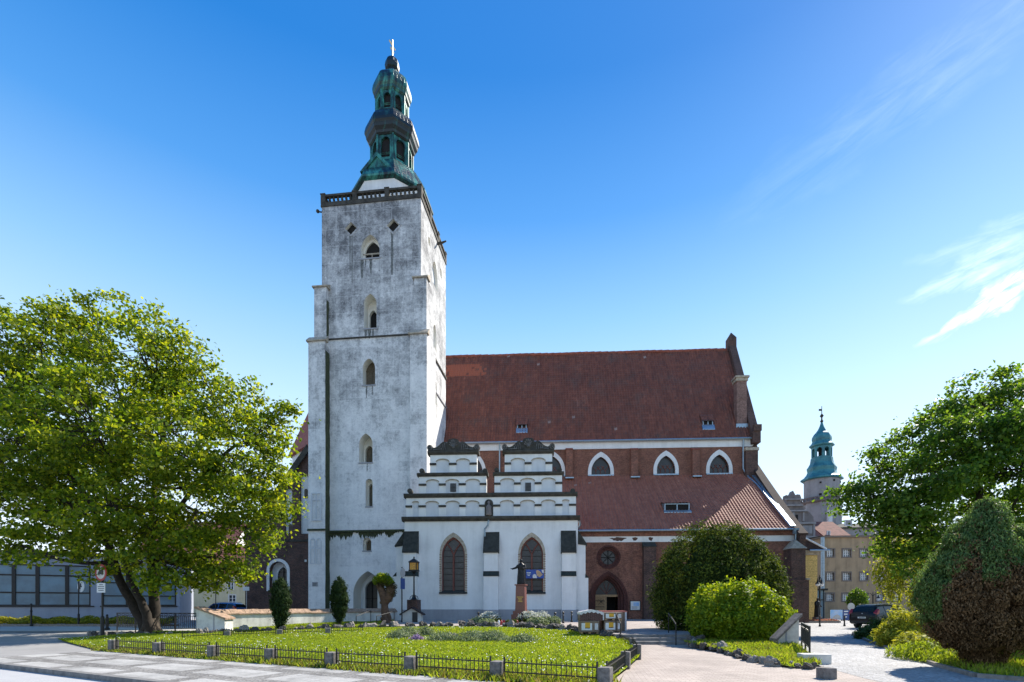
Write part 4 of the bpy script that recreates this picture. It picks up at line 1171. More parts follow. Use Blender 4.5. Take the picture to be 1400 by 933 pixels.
# ------------------------------------------------------------------ church: nave, aisle, chapel
def tile_roof(name, c00, c10, c01, c11, mat, parent, pitch=0.29, row=0.36, amp=1.0, u0=0.0):
    c00, c10, c01, c11 = map(Vector, (c00, c10, c01, c11))
    L = max((c10 - c00).length, (c11 - c01).length); H = (c01 - c00).length
    ns = int(L / pitch) * 6; nr = max(2, int(H / row))
    nrm = (c10 - c00).cross(c01 - c00)
    if nrm.length < 1e-6: nrm = (c10 - c01).cross(c11 - c01)
    nrm = np.array(nrm.normalized()); 
    if nrm[2] < 0: nrm = -nrm
    S = np.arange(ns + 1) / ns
    tl = []; dz = []
    for r in range(nr):
        tl += [r / nr, (r + 0.97) / nr]; dz += [0.025, 0.0]
    T_ = np.array(tl); DZ = np.array(dz)
    prof = amp * np.array([0.0, -0.006, 0.0, 0.034, 0.058, 0.034])[np.arange(ns + 1) % 6]
    A0, A1, A2, A3 = (np.array(c) for c in (c00, c10, c01, c11))
    s, t = np.meshgrid(S, T_)
    P = (A0 * (1 - s[..., None]) + A1 * s[..., None]) * (1 - t[..., None]) + (A2 * (1 - s[..., None]) + A3 * s[..., None]) * t[..., None]
    # slight sag and unevenness of an old roof
    wob = 0.05 * np.sin(P[..., 0] * 0.5) * np.sin(t * 5.0) + 0.02 * np.sin(P[..., 0] * 1.7 + t * 9)
    P = P + nrm * (prof[None, :, None] + DZ[:, None, None] + wob[..., None])
    nt = len(T_); idx = np.arange(nt * (ns + 1)).reshape(nt, ns + 1)
    f = np.stack([idx[:-1, :-1], idx[:-1, 1:], idx[1:, 1:], idx[1:, :-1]], -1).reshape(-1, 4)
    off = Vector((0, 0, 0)); p = parent
    while p is not None:
        if p.name in OFF: off = OFF[p.name]; break
        p = p.parent
    me = bpy.data.meshes.new(name)
    V = P.reshape(-1, 3) - np.array(off)
    me.vertices.add(len(V)); me.vertices.foreach_set('co', V.astype(np.float32).ravel())
    me.loops.add(f.size); me.loops.foreach_set('vertex_index', f.astype(np.int32).ravel())
    me.polygons.add(len(f)); me.polygons.foreach_set('loop_start', np.arange(0, f.size, 4, dtype=np.int32))
    uvl = me.uv_layers.new(name='UVMap')
    UV = np.stack([s * L + u0, t * H], -1).reshape(-1, 2)
    uvl.data.foreach_set('uv', UV[f.ravel()].astype(np.float32).ravel())
    me.materials.append(mat); me.update(calc_edges=True)
    me.polygons.foreach_set('use_smooth', [False] * len(f))
    o = bpy.data.objects.new(name, me); COL.objects.link(o)
    if parent is not None: o.parent = parent
    return o

bA, bC, bR = 4.4, 12.9, 18.9
def build_church():
    f = CH; A = f.A; Z = f.Z
    aE = A(1085, bA); a0 = A(800, bA) - 6.0; aN = A(424, bC)
    zE = Z(940, 723, bA); zT = Z(900, 650, bC); zV = Z(900, 601, bC); zR = Z(985, 479, bR)
    C = framed(f, 'church', 'large red brick church with steep red tiled nave roof and lower aisle roof', 'church', (aE - 4) / 2, bC, PZ)
    # ---- aisle wall
    rc = (A(832, bA), Z(832, 762, bA)); rr = 12.0 * 45 / F
    def circ(r, d=None, n=24):
        q = [(rc[0] + r * math.cos(2 * math.pi * i / n), rc[1] + r * math.sin(2 * math.pi * i / n)) for i in range(n)]
        return [(x, z, d) for x, z in q] if d is not None else q
    rose = circ(rr * 1.28, 0.45)
    pz0 = PZ - 0.02
    P1 = arch(A(806, bA), A(857, bA), pz0, Z(831, 784, bA), n=9, d=0.95)
    nz = 0.3
    zbrick = Z(940, 741, bA); zfr = Z(940, 733, bA)
    w = MB()
    w.wall([(a0, nz), (aE, nz), (aE, zbrick), (a0, zbrick)], [rose, P1], FRONT(bA))
    w.face([(aE, bA, nz), (aE, bA, zbrick), (aE, bC + 12, zbrick), (aE, bC + 12, nz)])
    w.build('aisle_wall', M['brick'], C)
    ring_ = MB()
    for k, (r0, r1, d0) in enumerate(((1.36, 1.2, -0.06), (1.2, 1.05, 0.1), (1.05, 0.82, 0.24))):
        ring(ring_, circ(rr * r0), circ(rr * r1), FRONT(bA), d0, 0.46)
    ro = ring_.build('rose_surround', M['brick_dark'], C)
    rg = MB().prism(circ(rr * 0.83), FRONT(bA), 0.40, 0.44).build('rose_window', M['lead_dim'], C)
    tr = MB()
    for k in range(4):
        a = math.pi * k / 4
        tr.tube([(rc[0] + 0.8 * rr * math.cos(a), bA + 0.38, rc[1] + 0.8 * rr * math.sin(a)), (rc[0] - 0.8 * rr * math.cos(a), bA + 0.38, rc[1] - 0.8 * rr * math.sin(a))], 0.035, 5)
    tr.build('tracery', M['dark'], rg)
    # ---- portal
    seq = [(806, 857, 784), (809.5, 853.5, 787), (812.5, 849.5, 790.0), (815, 846.5, 792.5)]
    por = MB()
    for k in range(3):
        o_ = arch(A(seq[k][0], bA) + 0.001 * k, A(seq[k][1], bA), pz0, Z(831, seq[k][2], bA), n=9)
        i_ = arch(A(seq[k + 1][0], bA), A(seq[k + 1][1], bA), pz0, Z(831, seq[k + 1][2], bA), n=9)
        ring(por, o_, i_, FRONT(bA), 0.02 + 0.28 * k, 0.96)
    hood = arch(A(804, bA), A(859, bA), pz0, Z(831, 781, bA), n=9)
    ring(por, hood, arch(A(806, bA), A(857, bA), pz0, Z(831, 784, bA), n=9), FRONT(bA), -0.07, 0.02)
    po = por.build('portal', M['brick_dark'], C)
    x0, x1 = A(815, bA), A(846.5, bA); xm = (x0 + x1) / 2; zl = Z(831, 813, bA); za = Z(831, 792.5, bA)
    inner = arch(x0, x1, zl, za, zs=za - (x1 - x0) / 2 * 1.15, n=8)
    MB().prism(inner, FRONT(bA), 0.82, 0.9).build('tympanum', M['lead_dim'], po)
    tb = MB()
    for k in range(1, 5):
        a = math.pi * k / 5
        tb.tube([(xm, bA + 0.8, zl + 0.05), (xm + 0.75 * math.cos(a), bA + 0.8, zl + 0.05 + 1.05 * math.sin(a))], 0.03, 5)
    tb.build('tracery', M['mullion'], po)
    MB().box(x0, x1, bA + 0.78, bA + 0.92, zl - 0.2, zl - 0.001).build('lintel', M['wood'], po)
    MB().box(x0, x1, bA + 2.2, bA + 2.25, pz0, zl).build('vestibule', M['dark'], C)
    lf = MB(); wL = (x1 - x0) / 2
    for k in range(5):
        lf.box(wL * k / 5 + 0.004, wL * (k + 1) / 5 - 0.004, -0.03, 0.03, pz0 + 0.03, zl - 0.21)
    lf.v = [(x0 + 0.02 + p[0] * math.cos(0.22), bA + 0.86 - p[0] * math.sin(0.22) + p[1], p[2]) for p in lf.v]
    leaf = lf.build('door', M['wood'], C)
    hg = MB()
    for zc in (pz0 + 0.35, (pz0 + zl) / 2, zl - 0.55):
        hg.box(0.02, wL * 0.8, -0.045, -0.031, zc - 0.03, zc + 0.03)
    cx_, cz_ = wL * 0.5, (pz0 + zl) / 2 + 0.45
    for k in range(4):
        a = math.pi * k / 4
        hg.tube([(cx_ - 0.34 * math.cos(a), -0.04, cz_ - 0.34 * math.sin(a)), (cx_ + 0.34 * math.cos(a), -0.04, cz_ + 0.34 * math.sin(a))], 0.016, 4)
    hg.v = [(x0 + 0.02 + p[0] * math.cos(0.22), bA + 0.86 - p[0] * math.sin(0.22) + p[1], p[2]) for p in hg.v]
    hg.build('hinge', M['iron'], leaf)
    # ---- cornice and peeling frieze of the aisle
    MB().box(a0, aE + 0.02, bA - 0.12, bA + 0.3, zfr, zE - 0.18).build('brick_cornice', M['brick'], C)
    fr = MB().box(a0, aE + 0.03, bA - 0.05, bA + 0.25, zbrick, zfr - 0.001)
    fo = fr.build('frieze', M['white'], C)
    ch = MB(); rnd = random.Random(3)
    for (q0, q1) in ((833, 857), (864, 872), (886, 893)):
        n = 12; xs0, xs1 = A(q0, bA), A(q1, bA); t_, b_ = [], []
        for i in range(n + 1):
            x = xs0 + (xs1 - xs0) * i / n; e = math.sin(math.pi * i / n)
            t_.append((x, zbrick + 0.36 + 0.1 * rnd.random() * e)); b_.append((x, zbrick + 0.36 - 0.34 * e * rnd.uniform(0.6, 1.0)))
        ch.prism(b_ + list(reversed(t_)), FRONT(bA - 0.05), -0.005, 0.0)
    ch.build_each('missing_plaster', M['brick_mix'], fo)
    # ---- buttresses
    for q0, q1, ztop_, dep, nm in ((880.5, 897, 742, 0.75, 0), ):
        x0, x1 = A(q0, bA - dep), A(q1, bA - dep); z1 = Z(q0, 748, bA - dep)
        b = MB().box(x0, x1, bA - dep, bA + 0.1, nz, z1); bo = b.build('buttress', M['brick_mix'], C)
        MB().prism([(bA - dep - 0.05, z1 + 0.001), (bA - dep - 0.05, z1 + 0.08), (bA - 0.051, z1 + 0.5), (bA - 0.051, z1 + 0.001)], lambda s, t, d: (d, s, t), x0 - 0.05, x1 + 0.05).build('cap', M['slate'], bo)
    bq = 3.0
    x0, x1 = A(1082, bq), A(1101.5, bq); z1 = Z(1092, 750, bq); zm = Z(1092, 793, bq)
    b = MB().box(x0, x1, bq, bA + 1.2, nz, z1); b.box(x0 - 0.03, x1 + 0.18, bq - 0.2, bA + 1.15, nz - 0.01, zm)
    bo = b.build('buttress', M['brick_mix'], C)
    cp = MB()
    xm = (x0 + x1) / 2; h = 0.75
    cp.add([(x0 - 0.1, bq - 0.12, z1), (x1 + 0.1, bq - 0.12, z1), (x1 + 0.1, bA + 1.25, z1), (x0 - 0.1, bA + 1.25, z1), (xm, bq + 0.4, z1 + h), (xm, bA + 1.1, z1 + h)],
           [(0, 3, 2, 1), (0, 1, 4), (1, 2, 5, 4), (2, 3, 5), (3, 0, 4, 5)])
    cp.box(x1 - 0.02, x1 + 0.24, bq - 0.27, bA, zm - 0.02, zm + 0.14)
    cp.build_each('cap', M['sand'], bo)
    # notice case beside the door
    q = (A(861, bA), A(875.5, bA), Z(868, 835, bA), Z(868, 821.5, bA))
    nb = MB().box(q[0], q[1], bA - 0.1, bA + 0.02, q[2], q[3]); no = nb.build('notice_case', M['iron'], C)
    MB().box(q[0] + 0.06, q[1] - 0.06, bA - 0.107, bA - 0.099, q[2] + 0.06, q[3] - 0.06).build('poster', M['platew'], no)
    pi = MB(); zz = q[3] - 0.25
    pi.box(q[0] + 0.3, q[1] - 0.14, bA - 0.111, bA - 0.107, zz - 0.22, zz + 0.1)
    pi.build('picture', M['poster'], no)
    tx = MB()
    for i in range(3): tx.box(q[0] + 0.14, q[1] - 0.3, bA - 0.111, bA - 0.107, q[2] + 0.14 + i * 0.09, q[2] + 0.165 + i * 0.09)
    tx.build('print', M['signblack'], no)
    # ---- aisle roof
    eb = bA - 0.45
    ez = zE - 0.12
    slope = (zT - ez) / (bC - eb)
    aF = aE - 0.05
    tile_roof('aisle_roof', (a0, eb, ez), (aF, eb, ez), (a0, bC, zT), (aF, bC, zT), M['tile_aisle'], C)
    un = MB().face([(a0, eb + 0.05, ez - 0.12), (aF, eb + 0.05, ez - 0.12), (aF, bC, zT - 0.12), (a0, bC, zT - 0.12)])
    un.build('roof_boarding', M['shutter'], C)
    gt = MB().tube([(a0 + 4, eb - 0.06, ez - 0.06), (aE + 0.1, eb - 0.06, ez - 0.06)], 0.085, 8)
    gt.build('gutter', M['zinc'], C)
    # gable parapet beside the aisle roof, concave like the eaves
    pp = []
    for i in range(9):
        q_ = i / 8; bb = (bA - 1.1) + (bC + 0.4 - (bA - 1.1)) * q_
        zz = zE - 0.75 + (zT + 1.05 - (zE - 0.75)) * (q_ ** 1.06)
        pp.append((bb, zz))
    par = MB().prism([(bA + 0.3, nz), (bC + 0.4, nz)] + list(reversed(pp)), lambda s, t, d: (d, s, t), aE + 0.02, aE + 0.5)
    par.build('gable_parapet', M['brick_mix'], C)
    cpp = MB()
    for (p, q_) in zip(pp[:-1], pp[1:]):
        d = Vector((q_[0] - p[0], q_[1] - p[1])).normalized(); nn = Vector((-d.y, d.x)) * 0.16
        cpp.prism([p, q_, (q_[0] + nn.x, q_[1] + nn.y), (p[0] + nn.x, p[1] + nn.y)], lambda s, t, d: (d, s, t), aE - 0.12, aE + 0.62)
    cpp.build('coping', M['tile_dk'], C)
    # ---- clerestory
    cw = MB(); holes = []; wz0 = zT + 0.12
    wpx = [(808.5, 834.5, 625, 644), (898, 923, 623.5, 643), (970, 996.5, 622, 642), (628, 660, 622, 646), (742, 768, 624, 645)]
    for q0, q1, t_, b_ in wpx:
        holes.append(arch(A(q0, bC), A(q1, bC), wz0, Z(q0, t_, bC), n=7, d=0.4))
    zf1 = Z(900, 613, bC)
    cw.wall([(aN, nz), (aE, nz), (aE, zf1), (aN, zf1)], holes, FRONT(bC))
    cw.build('clerestory_wall', M['brick'], C)
    for h in holes:
        xs = [p[0] for p in h]; zs = [p[1] for p in h]
        gl = MB().prism([(p[0], p[1]) for p in h], FRONT(bC), 0.32, 0.36).build('window', M['lead_dim'], C)
        su = MB(); k = 0.36
        ring(su, arch(min(xs) - k, max(xs) + k, min(zs) - 0.001, max(zs) + k * 1.45, n=7), [(p[0], p[1]) for p in h], FRONT(bC), -0.06, 0.1)
        su.build('surround', M['white'], gl)
        mu = MB(); x0, x1, z0, z1 = min(xs), max(xs), min(zs), max(zs)
        for i in (1, 2, 3):
            xx = x0 + (x1 - x0) * i / 4
            mu.tube([(xx, bC + 0.28, z0), (xx, bC + 0.28, z0 + 0.5), (xx + (x1 - x0) * 0.2, bC + 0.28, z0 + 0.98)], 0.04, 5)
            mu.tube([(xx, bC + 0.28, z0 + 0.5), (xx - (x1 - x0) * 0.2, bC + 0.28, z0 + 0.98)], 0.04, 5)
        mu.build('tracery', M['mullion'], gl)
        MB().box(x0 - 0.35, x1 + 0.35, bC - 0.14, bC + 0.02, z0 - 0.14, z0 - 0.002).build('sill', M['zinc'], gl)
    for q0, q1 in ((774, 783), (863, 872.5), (947, 956.5), (700, 709)):
        z1 = Z(q0, 617, bC)
        x0, x1 = A(q0, bC - 0.5), A(q1, bC - 0.5)
        bo = MB().box(x0, x1, bC - 0.5, bC + 0.05, zT - 0.8, z1).build('pilaster', M['brick'], C)
        MB().prism([(bC - 0.55, z1 + 0.001), (bC - 0.55, z1 + 0.05), (bC - 0.07, z1 + 0.3), (bC - 0.07, z1 + 0.001)], lambda s, t, d: (d, s, t), x0 - 0.04, x1 + 0.04).build('cap', M['tile_far'], bo)
        MB().box(x0 - 0.1, x1 + 0.1, bC - 0.95, bC - 0.501, zT - 0.42, zT - 0.30).build('flashing', M['zinc'], bo)
    MB().box(aN, aE + 0.05, bC - 0.1, bC + 0.2, zf1 + 0.001, zV - 0.15).build('frieze', M['white'], C)
    x0, x1 = A(1020, bC - 0.7), A(1036.5, bC - 0.7)
    bo = MB().box(x0, x1, bC - 0.7, bC + 1, zT - 0.6, Z(1028, 616, bC - 0.7)).build('corner_pier', M['brick_mix'], C)
    MB().box(x0 - 0.08, x1 + 0.08, bC - 0.78, bC + 1.05, Z(1028, 616, bC - 0.7) + 0.001, Z(1028, 612, bC - 0.7)).build('cap', M['sand'], bo)
    # ---- main roof
    ov = 0.3; e0 = (bC - ov, zV - 0.12)
    sl = (zR - e0[1]) / (bR - e0[0])
    tile_roof('nave_roof', (aN, e0[0], e0[1]), (aE - 0.02, e0[0], e0[1]), (aN, bR, zR), (aE - 0.02, bR, zR), M['tile_main'], C)
    tile_roof('nave_roof', (aN, 2 * bR - e0[0], e0[1]), (aE - 0.02, 2 * bR - e0[0], e0[1]), (aN, bR, zR), (aE - 0.02, bR, zR), M['tile_main'], C, pitch=0.6, row=1.2)
    rt = MB()
    nR = 60
    for i in range(nR):
        xa = aN + (aE - aN) * i / nR; xb = aN + (aE - aN) * (i + 1) / nR + 0.02
        rt.tube([(xa, bR, zR + 0.03 + 0.02 * math.sin(i * 0.7)), (xb, bR, zR + 0.05 + 0.02 * math.sin(i * 0.7))], [0.15, 0.17], 6)
    rt.build('ridge', M['tile_far'], C)
    MB().tube([(aN, e0[0] - 0.07, e0[1] - 0.02), (aE, e0[0] - 0.07, e0[1] - 0.02)], 0.1, 8).build('gutter', M['zinc'], C)
    # gable with raised verge at the right end
    gp = [(e0[0] - 0.3, zV - 1.0), (bR, zR - 0.0), (2 * bR - e0[0] + 0.3, zV - 1.0)]
    gm = MB().prism([(bC, nz), (2 * bR - bC, nz), (2 * bR - e0[0], zV - 1.2), (bR, zR + 0.15), (e0[0], zV - 1.2)], lambda s, t, d: (d, s, t), aE + 0.001, aE + 0.42)
    gm.build('gable', M['brick_mix'], C)
    vg = MB()
    up = 0.75
    vg.prism([(e0[0] - 0.1, e0[1] - 0.1), (bR, zR), (bR, zR + up * 1.5), (e0[0] - 0.35, e0[1] + up * 0.5)], lambda s, t, d: (d, s, t), aE - 0.3, aE + 0.46)
    vg.prism([(2 * bR - e0[0] + 0.1, e0[1] - 0.1), (bR + 0.001, zR), (bR + 0.001, zR + up * 1.5), (2 * bR - e0[0] + 0.35, e0[1] + up * 0.5)], lambda s, t, d: (d, s, t), aE - 0.3, aE + 0.46)
    vg.box(aE - 0.42, aE + 0.5, bR - 0.42, bR + 0.42, zR - 0.3, zR + up * 1.5 + 0.1)
    vg.add([(aE - 0.42, bR - 0.42, zR + up * 1.5 + 0.1), (aE + 0.5, bR - 0.42, zR + up * 1.5 + 0.1), (aE + 0.5, bR + 0.42, zR + up * 1.5 + 0.1), (aE - 0.42, bR + 0.42, zR + up * 1.5 + 0.1), (aE + 0.04, bR, zR + 2.0)],
           [(0, 1, 4), (1, 2, 4), (2, 3, 4), (3, 0, 4)])
    vg.box(aE - 0.25, aE + 0.5, e0[0] - 0.5, e0[0] + 0.35, e0[1] - 0.6, e0[1] + 0.55)
    vg.box(aE - 0.2, aE + 0.55, e0[0] - 0.62, e0[0] - 0.2, e0[1] + 0.56, e0[1] + 1.2)
    vg.build('verge', M['brick_mix'], C)
    # chimney
    bb = 14.4
    def roof_b(px, py):
        lo, hi = bC - 1, bR
        for _ in range(40):
            m_ = (lo + hi) / 2
            if Z(px, py, m_) > e0[1] + (m_ - e0[0]) * sl: lo = m_
            else: hi = m_
        return lo
    bb = roof_b(1014, 582)
    x0, x1 = A(1007.5, bb), A(1021, bb); z0, z1 = e0[1] + (bb - e0[0]) * sl - 0.3, Z(1014, 521, bb)
    cm = MB().box(x0, x1, bb, bb + 0.9, z0, z1).box(x0 - 0.04, x1 + 0.04, bb - 0.04, bb + 0.94, z0 + (z1 - z0) * 0.62, z0 + (z1 - z0) * 0.66)
    co = cm.build('chimney', M['brick_pale'], C)
    MB().box(x0 - 0.1, x1 + 0.1, bb - 0.1, bb + 1.0, z1 + 0.001, z1 + 0.32).box(x0 - 0.2, x1 + 0.22, bb - 0.2, bb + 1.1, z1 + 0.321, z1 + 0.5).build('chimney_cap', M['sand'], co)
    MB().box(x0 - 0.12, x1 + 0.12, bb - 0.14, bb - 0.001, z0 - 0.1, z0 + 0.45).build('flashing', M['zinc'], co)
    # roof hatches
    def hatch(px0, px1, pyt, pyb, rb0, rz0, m, lid, tm, u0):
        lo, hi = rb0 - 1, rb0 + 12
        for _ in range(40):
            q_ = (lo + hi) / 2
            if Z((px0 + px1) / 2, pyb, q_) > rz0 + (q_ - rb0) * m: lo = q_
            else: hi = q_
        b0 = lo; x0, x1 = A(px0, b0), A(px1, b0); z0 = rz0 + (b0 - rb0) * m + 0.03; z1 = Z(px0, pyt, b0)
        bt = b0 + (z1 - z0) / m; m2 = m * lid
        L_ = (z1 - z0) / (m - m2)
        fr_ = MB()
        fr_.box(x0, x1, b0, b0 + 0.1, z0 - 0.1, z0 + 0.12); fr_.box(x0, x1, b0, b0 + 0.1, z1 - 0.1, z1)
        for xx in (x0, x1 - 0.1, (x0 + x1) / 2 - 0.04): fr_.box(xx, xx + 0.09, b0 + 0.002, b0 + 0.1, z0 + 0.121, z1 - 0.101)
        o = fr_.build('roof_hatch', M['zinc'], C)
        ck = MB()
        for xx in (x0, x1 - 0.05):
            ck.prism([(b0 + 0.1, z0 - 0.1), (b0 + L_, z1 + m2 * L_ - 0.05), (b0 + 0.1, z1 - 0.02)], lambda s, t, d: (d, s, t), xx, xx + 0.05)
        ck.build_each('cheek', M['zinc'], o)
        MB().box(x0 + 0.1, x1 - 0.1, b0 + 0.08, b0 + 0.1, z0 + 0.12, z1 - 0.1).build('pane', M['dark'], o)
        tile_roof('hatch_roof', (x0 - 0.12, b0 - 0.18, z1 + 0.02 - 0.18 * m2), (x1 + 0.12, b0 - 0.18, z1 + 0.02 - 0.18 * m2), (x0 - 0.12, b0 + L_, z1 + m2 * L_ + 0.04), (x1 + 0.12, b0 + L_, z1 + m2 * L_ + 0.04), tm, o, u0=u0)
        MB().prism([(b0 - 0.02, z0 - 0.03), (b0 - 0.3, z0 + 0.05 - 0.28 * m), (b0 - 0.3, z0 + 0.12 - 0.28 * m), (b0 - 0.02, z0 + 0.12)], lambda s, t, d: (d, s, t), x0 - 0.1, x1 + 0.1).build('flashing', M['zinc'], o)
    hatch(707, 720, 579.5, 587.5, e0[0], e0[1], sl, 0.62, M['tile_main'], 5)
    hatch(961, 975, 574.5, 583, e0[0], e0[1], sl, 0.55, M['tile_main'], 9)
    hatch(908.5, 943, 688.5, 700, eb, ez, slope, 0.30, M['tile_aisle'], 3)
    # downpipes
    dp = MB(); x = A(683, bC - 0.15)
    dp.tube([(x, e0[0], e0[1] - 0.1), (x, bC - 0.15, e0[1] - 0.7), (x, bC - 0.15, zT + 0.2)], 0.075, 7)
    dp.build('downpipe', M['zinc'], C)
    dp = MB(); x = A(1016, bC - 0.15)
    zt_ = lambda b: zT + (b - bC) * slope + 0.16
    dp.tube([(x, e0[0], e0[1] - 0.1), (x, bC - 0.18, e0[1] - 0.7), (x, bC - 0.18, zT + 0.5), (x + 0.25, bC - 0.4, zt_(bC - 0.4)), (aE - 0.75, bC - 0.9, zt_(bC - 0.9)), (aE - 0.5, bC - 2.2, zt_(bC - 2.2)), (aE - 0.45, eb, zt_(eb))], 0.085, 7)
    dp.build('downpipe', M['zinc'], C)
    fl = MB().prism([(eb, zt_(eb) - 0.02), (bC, zT + 0.14), (bC, zT + 0.24), (eb, zt_(eb) + 0.08)], lambda s, t, d: (d, s, t), aE - 0.32, aE - 0.02)
    fl.build('flashing', M['zinc'], C)
    dp = MB(); x = A(1080, bA - 0.12)
    dp.box(aE - 0.3, aE + 0.12, eb - 0.3, eb + 0.02, ez - 0.5, ez + 0.0)
    dp.tube([(aE - 0.1, eb - 0.12, ez - 0.45), (aE - 0.1, eb - 0.1, ez - 0.95), (x, bA - 0.12, ez - 1.5), (x, bA - 0.12, PZ)], 0.085, 7)
    dp.build('downpipe', M['zinc'], C)
    # ---- polygonal end of the nave behind the tower
    hw = bR - bC; k = hw * 0.6
    pts = [(aN, bC), (aN - k, bC + k), (aN - k, 2 * bR - bC - k), (aN, 2 * bR - bC)]
    aw = MB(); fz = MB(); rf = MB()
    for p, q_ in zip(pts[:-1], pts[1:]):
        aw.face([(p[0], p[1], nz), (q_[0], q_[1], nz), (q_[0], q_[1], zf1), (p[0], p[1], zf1)])
        def outp(pt, e): 
            cx0, cy0 = aN, bR; v = Vector((pt[0] - cx0, pt[1] - cy0)); v = v * (1 + e / v.length); return (cx0 + v.x, cy0 + v.y)
        P_, Q_ = outp(p, 0.12), outp(q_, 0.12)
        fz.face([(P_[0], P_[1], zf1), (Q_[0], Q_[1], zf1), (Q_[0], Q_[1], zV), (P_[0], P_[1], zV)])
        P_, Q_ = outp(p, 0.6), outp(q_, 0.6)
        rf.face([(P_[0], P_[1], zV - 0.15), (Q_[0], Q_[1], zV - 0.15), (aN + 0.01, bR, zR)])
        rf.face([(P_[0], P_[1], zV - 0.15), (Q_[0], Q_[1], zV - 0.15), (q_[0], q_[1], zV - 0.15), (p[0], p[1], zV - 0.15)])
    aw.build('apse_wall', M['brick_mix'], C); fz.build('frieze', M['white'], C); rf.build('apse_roof', M['tile_far'], C)
    # ---- side wing left of the tower
    bW = 8.0
    def wp(px, py): return (A(px, bW), Z(px, py, bW))
    hs = []
    n1 = arch(A(410.5, bW), A(421.5, bW), Z(415, 730, bW), Z(415, 649, bW), n=5, pointed=False, d=0.25)
    n2 = arch(A(389.5, bW), A(399.5, bW), Z(395, 730, bW), Z(395, 668, bW), n=5, pointed=False, d=0.25)
    n3 = arch(A(368.5, bW), A(392.5, bW), Z(380, 807, bW), Z(380, 768, bW), n=7, pointed=False, d=0.55)
    poly = [wp(335, 852), wp(424, 852), wp(424, 615), wp(387, 668), wp(345, 722), wp(335, 726)]
    poly = [(p[0], max(p[1], nz)) for p in poly]
    ww = MB().wall(poly, [n1, n2, n3], FRONT(bW))
    ww.face([(poly[0][0], bW, nz), (poly[0][0], bW + 9, nz), (poly[0][0], bW + 9, poly[5][1]), (poly[0][0], bW, poly[5][1])])
    ww.build('side_wing_wall', M['brick_mix'], C)
    for nn_, hb, mt in ((n1, (0.30, 0.36, 668, 681), 'white'), (n2, (0.3, 0.36, 716, 730), 'white')):
        xs = [p[0] for p in nn_]
        no = MB().prism([(p[0], p[1]) for p in nn_], FRONT(bW), 0.23, 0.28).build('blind_window', M['white'], C)
        xm = (min(xs) + max(xs)) / 2 + 0.08
        MB().prism(arch(xm - 0.17, xm + 0.17, Z(410, hb[3], bW), Z(410, hb[2], bW), n=4, pointed=False), FRONT(bW), 0.2, 0.235).build('opening', M['shutter'], no)
    w3 = MB(); xs = [p[0] for p in n3]; zs = [p[1] for p in n3]
    i3 = arch(min(xs) + 0.52, max(xs) - 0.08, min(zs) + 0.25, max(zs) - 0.5, n=6, d=0.2)
    w3.wall([(p[0], p[1]) for p in n3], [i3], FRONT(bW + 0.54))
    wo = w3.build('window', M['niche'], C)
    MB().prism([(p[0], p[1]) for p in i3], FRONT(bW + 0.54), 0.15, 0.2).build('pane', M['lead_dim'], wo)
    gl = MB(); xm = (i3[0][0] + i3[1][0]) / 2
    gl.box(xm - 0.03, xm + 0.03, bW + 0.62, bW + 0.68, i3[0][1], max(p[1] for p in i3))
    for q_ in (0.3, 0.55, 0.8): gl.box(i3[0][0], i3[1][0], bW + 0.625, bW + 0.675, i3[0][1] + q_ * 1.9, i3[0][1] + q_ * 1.9 + 0.05)
    gl.build('glazing_bar', M['dark'], wo)
    su = MB(); ring(su, arch(min(xs) - 0.28, max(xs) + 0.28, min(zs) - 0.1, max(zs) + 0.28, n=7, pointed=False), [(p[0], p[1]) for p in n3], FRONT(bW), -0.05, 0.05)
    su.build('surround', M['white'], wo)
    MB().box(min(xs) - 0.1, max(xs) + 0.1, bW - 0.1, bW + 0.3, min(zs) - 0.12, min(zs) - 0.002).build('sill', M['slate'], wo)
    vr = MB(); r0, r1, r2 = wp(424, 615), wp(387, 668), wp(338, 732)
    for p, q_ in ((r0, r1), (r1, r2)):
        vr.prism([p, q_, (q_[0] - 0.12, q_[1] + 0.35), (p[0] - 0.12, p[1] + 0.35)], FRONT(bW), -0.25, 9.0)
    vr.build('side_wing_roof', M['tile_far'], C)
    vd = MB()
    for p, q_ in ((r0, r1), (r1, r2)):
        vd.prism([(p[0], p[1] - 0.25), (q_[0], q_[1] - 0.25), (q_[0] - 0.16, q_[1] + 0.42), (p[0] - 0.16, p[1] + 0.42)], FRONT(bW), -0.4, -0.26)
    vd.build('verge', M['darkstone'], C)
    MB().box(wp(335, 0)[0] - 0.02, A(424, bW), bW - 0.1, bW + 0.02, Z(400, 741, bW), Z(400, 738, bW)).build('string_course', M['darkstone'], C)
    MB().box(A(417, bW), A(419.6, bW), bW - 0.1, bW + 0.02, Z(418, 768.5, bW), Z(418, 765.5, bW)).build('alarm_box', M['platew'], C)
build_church()

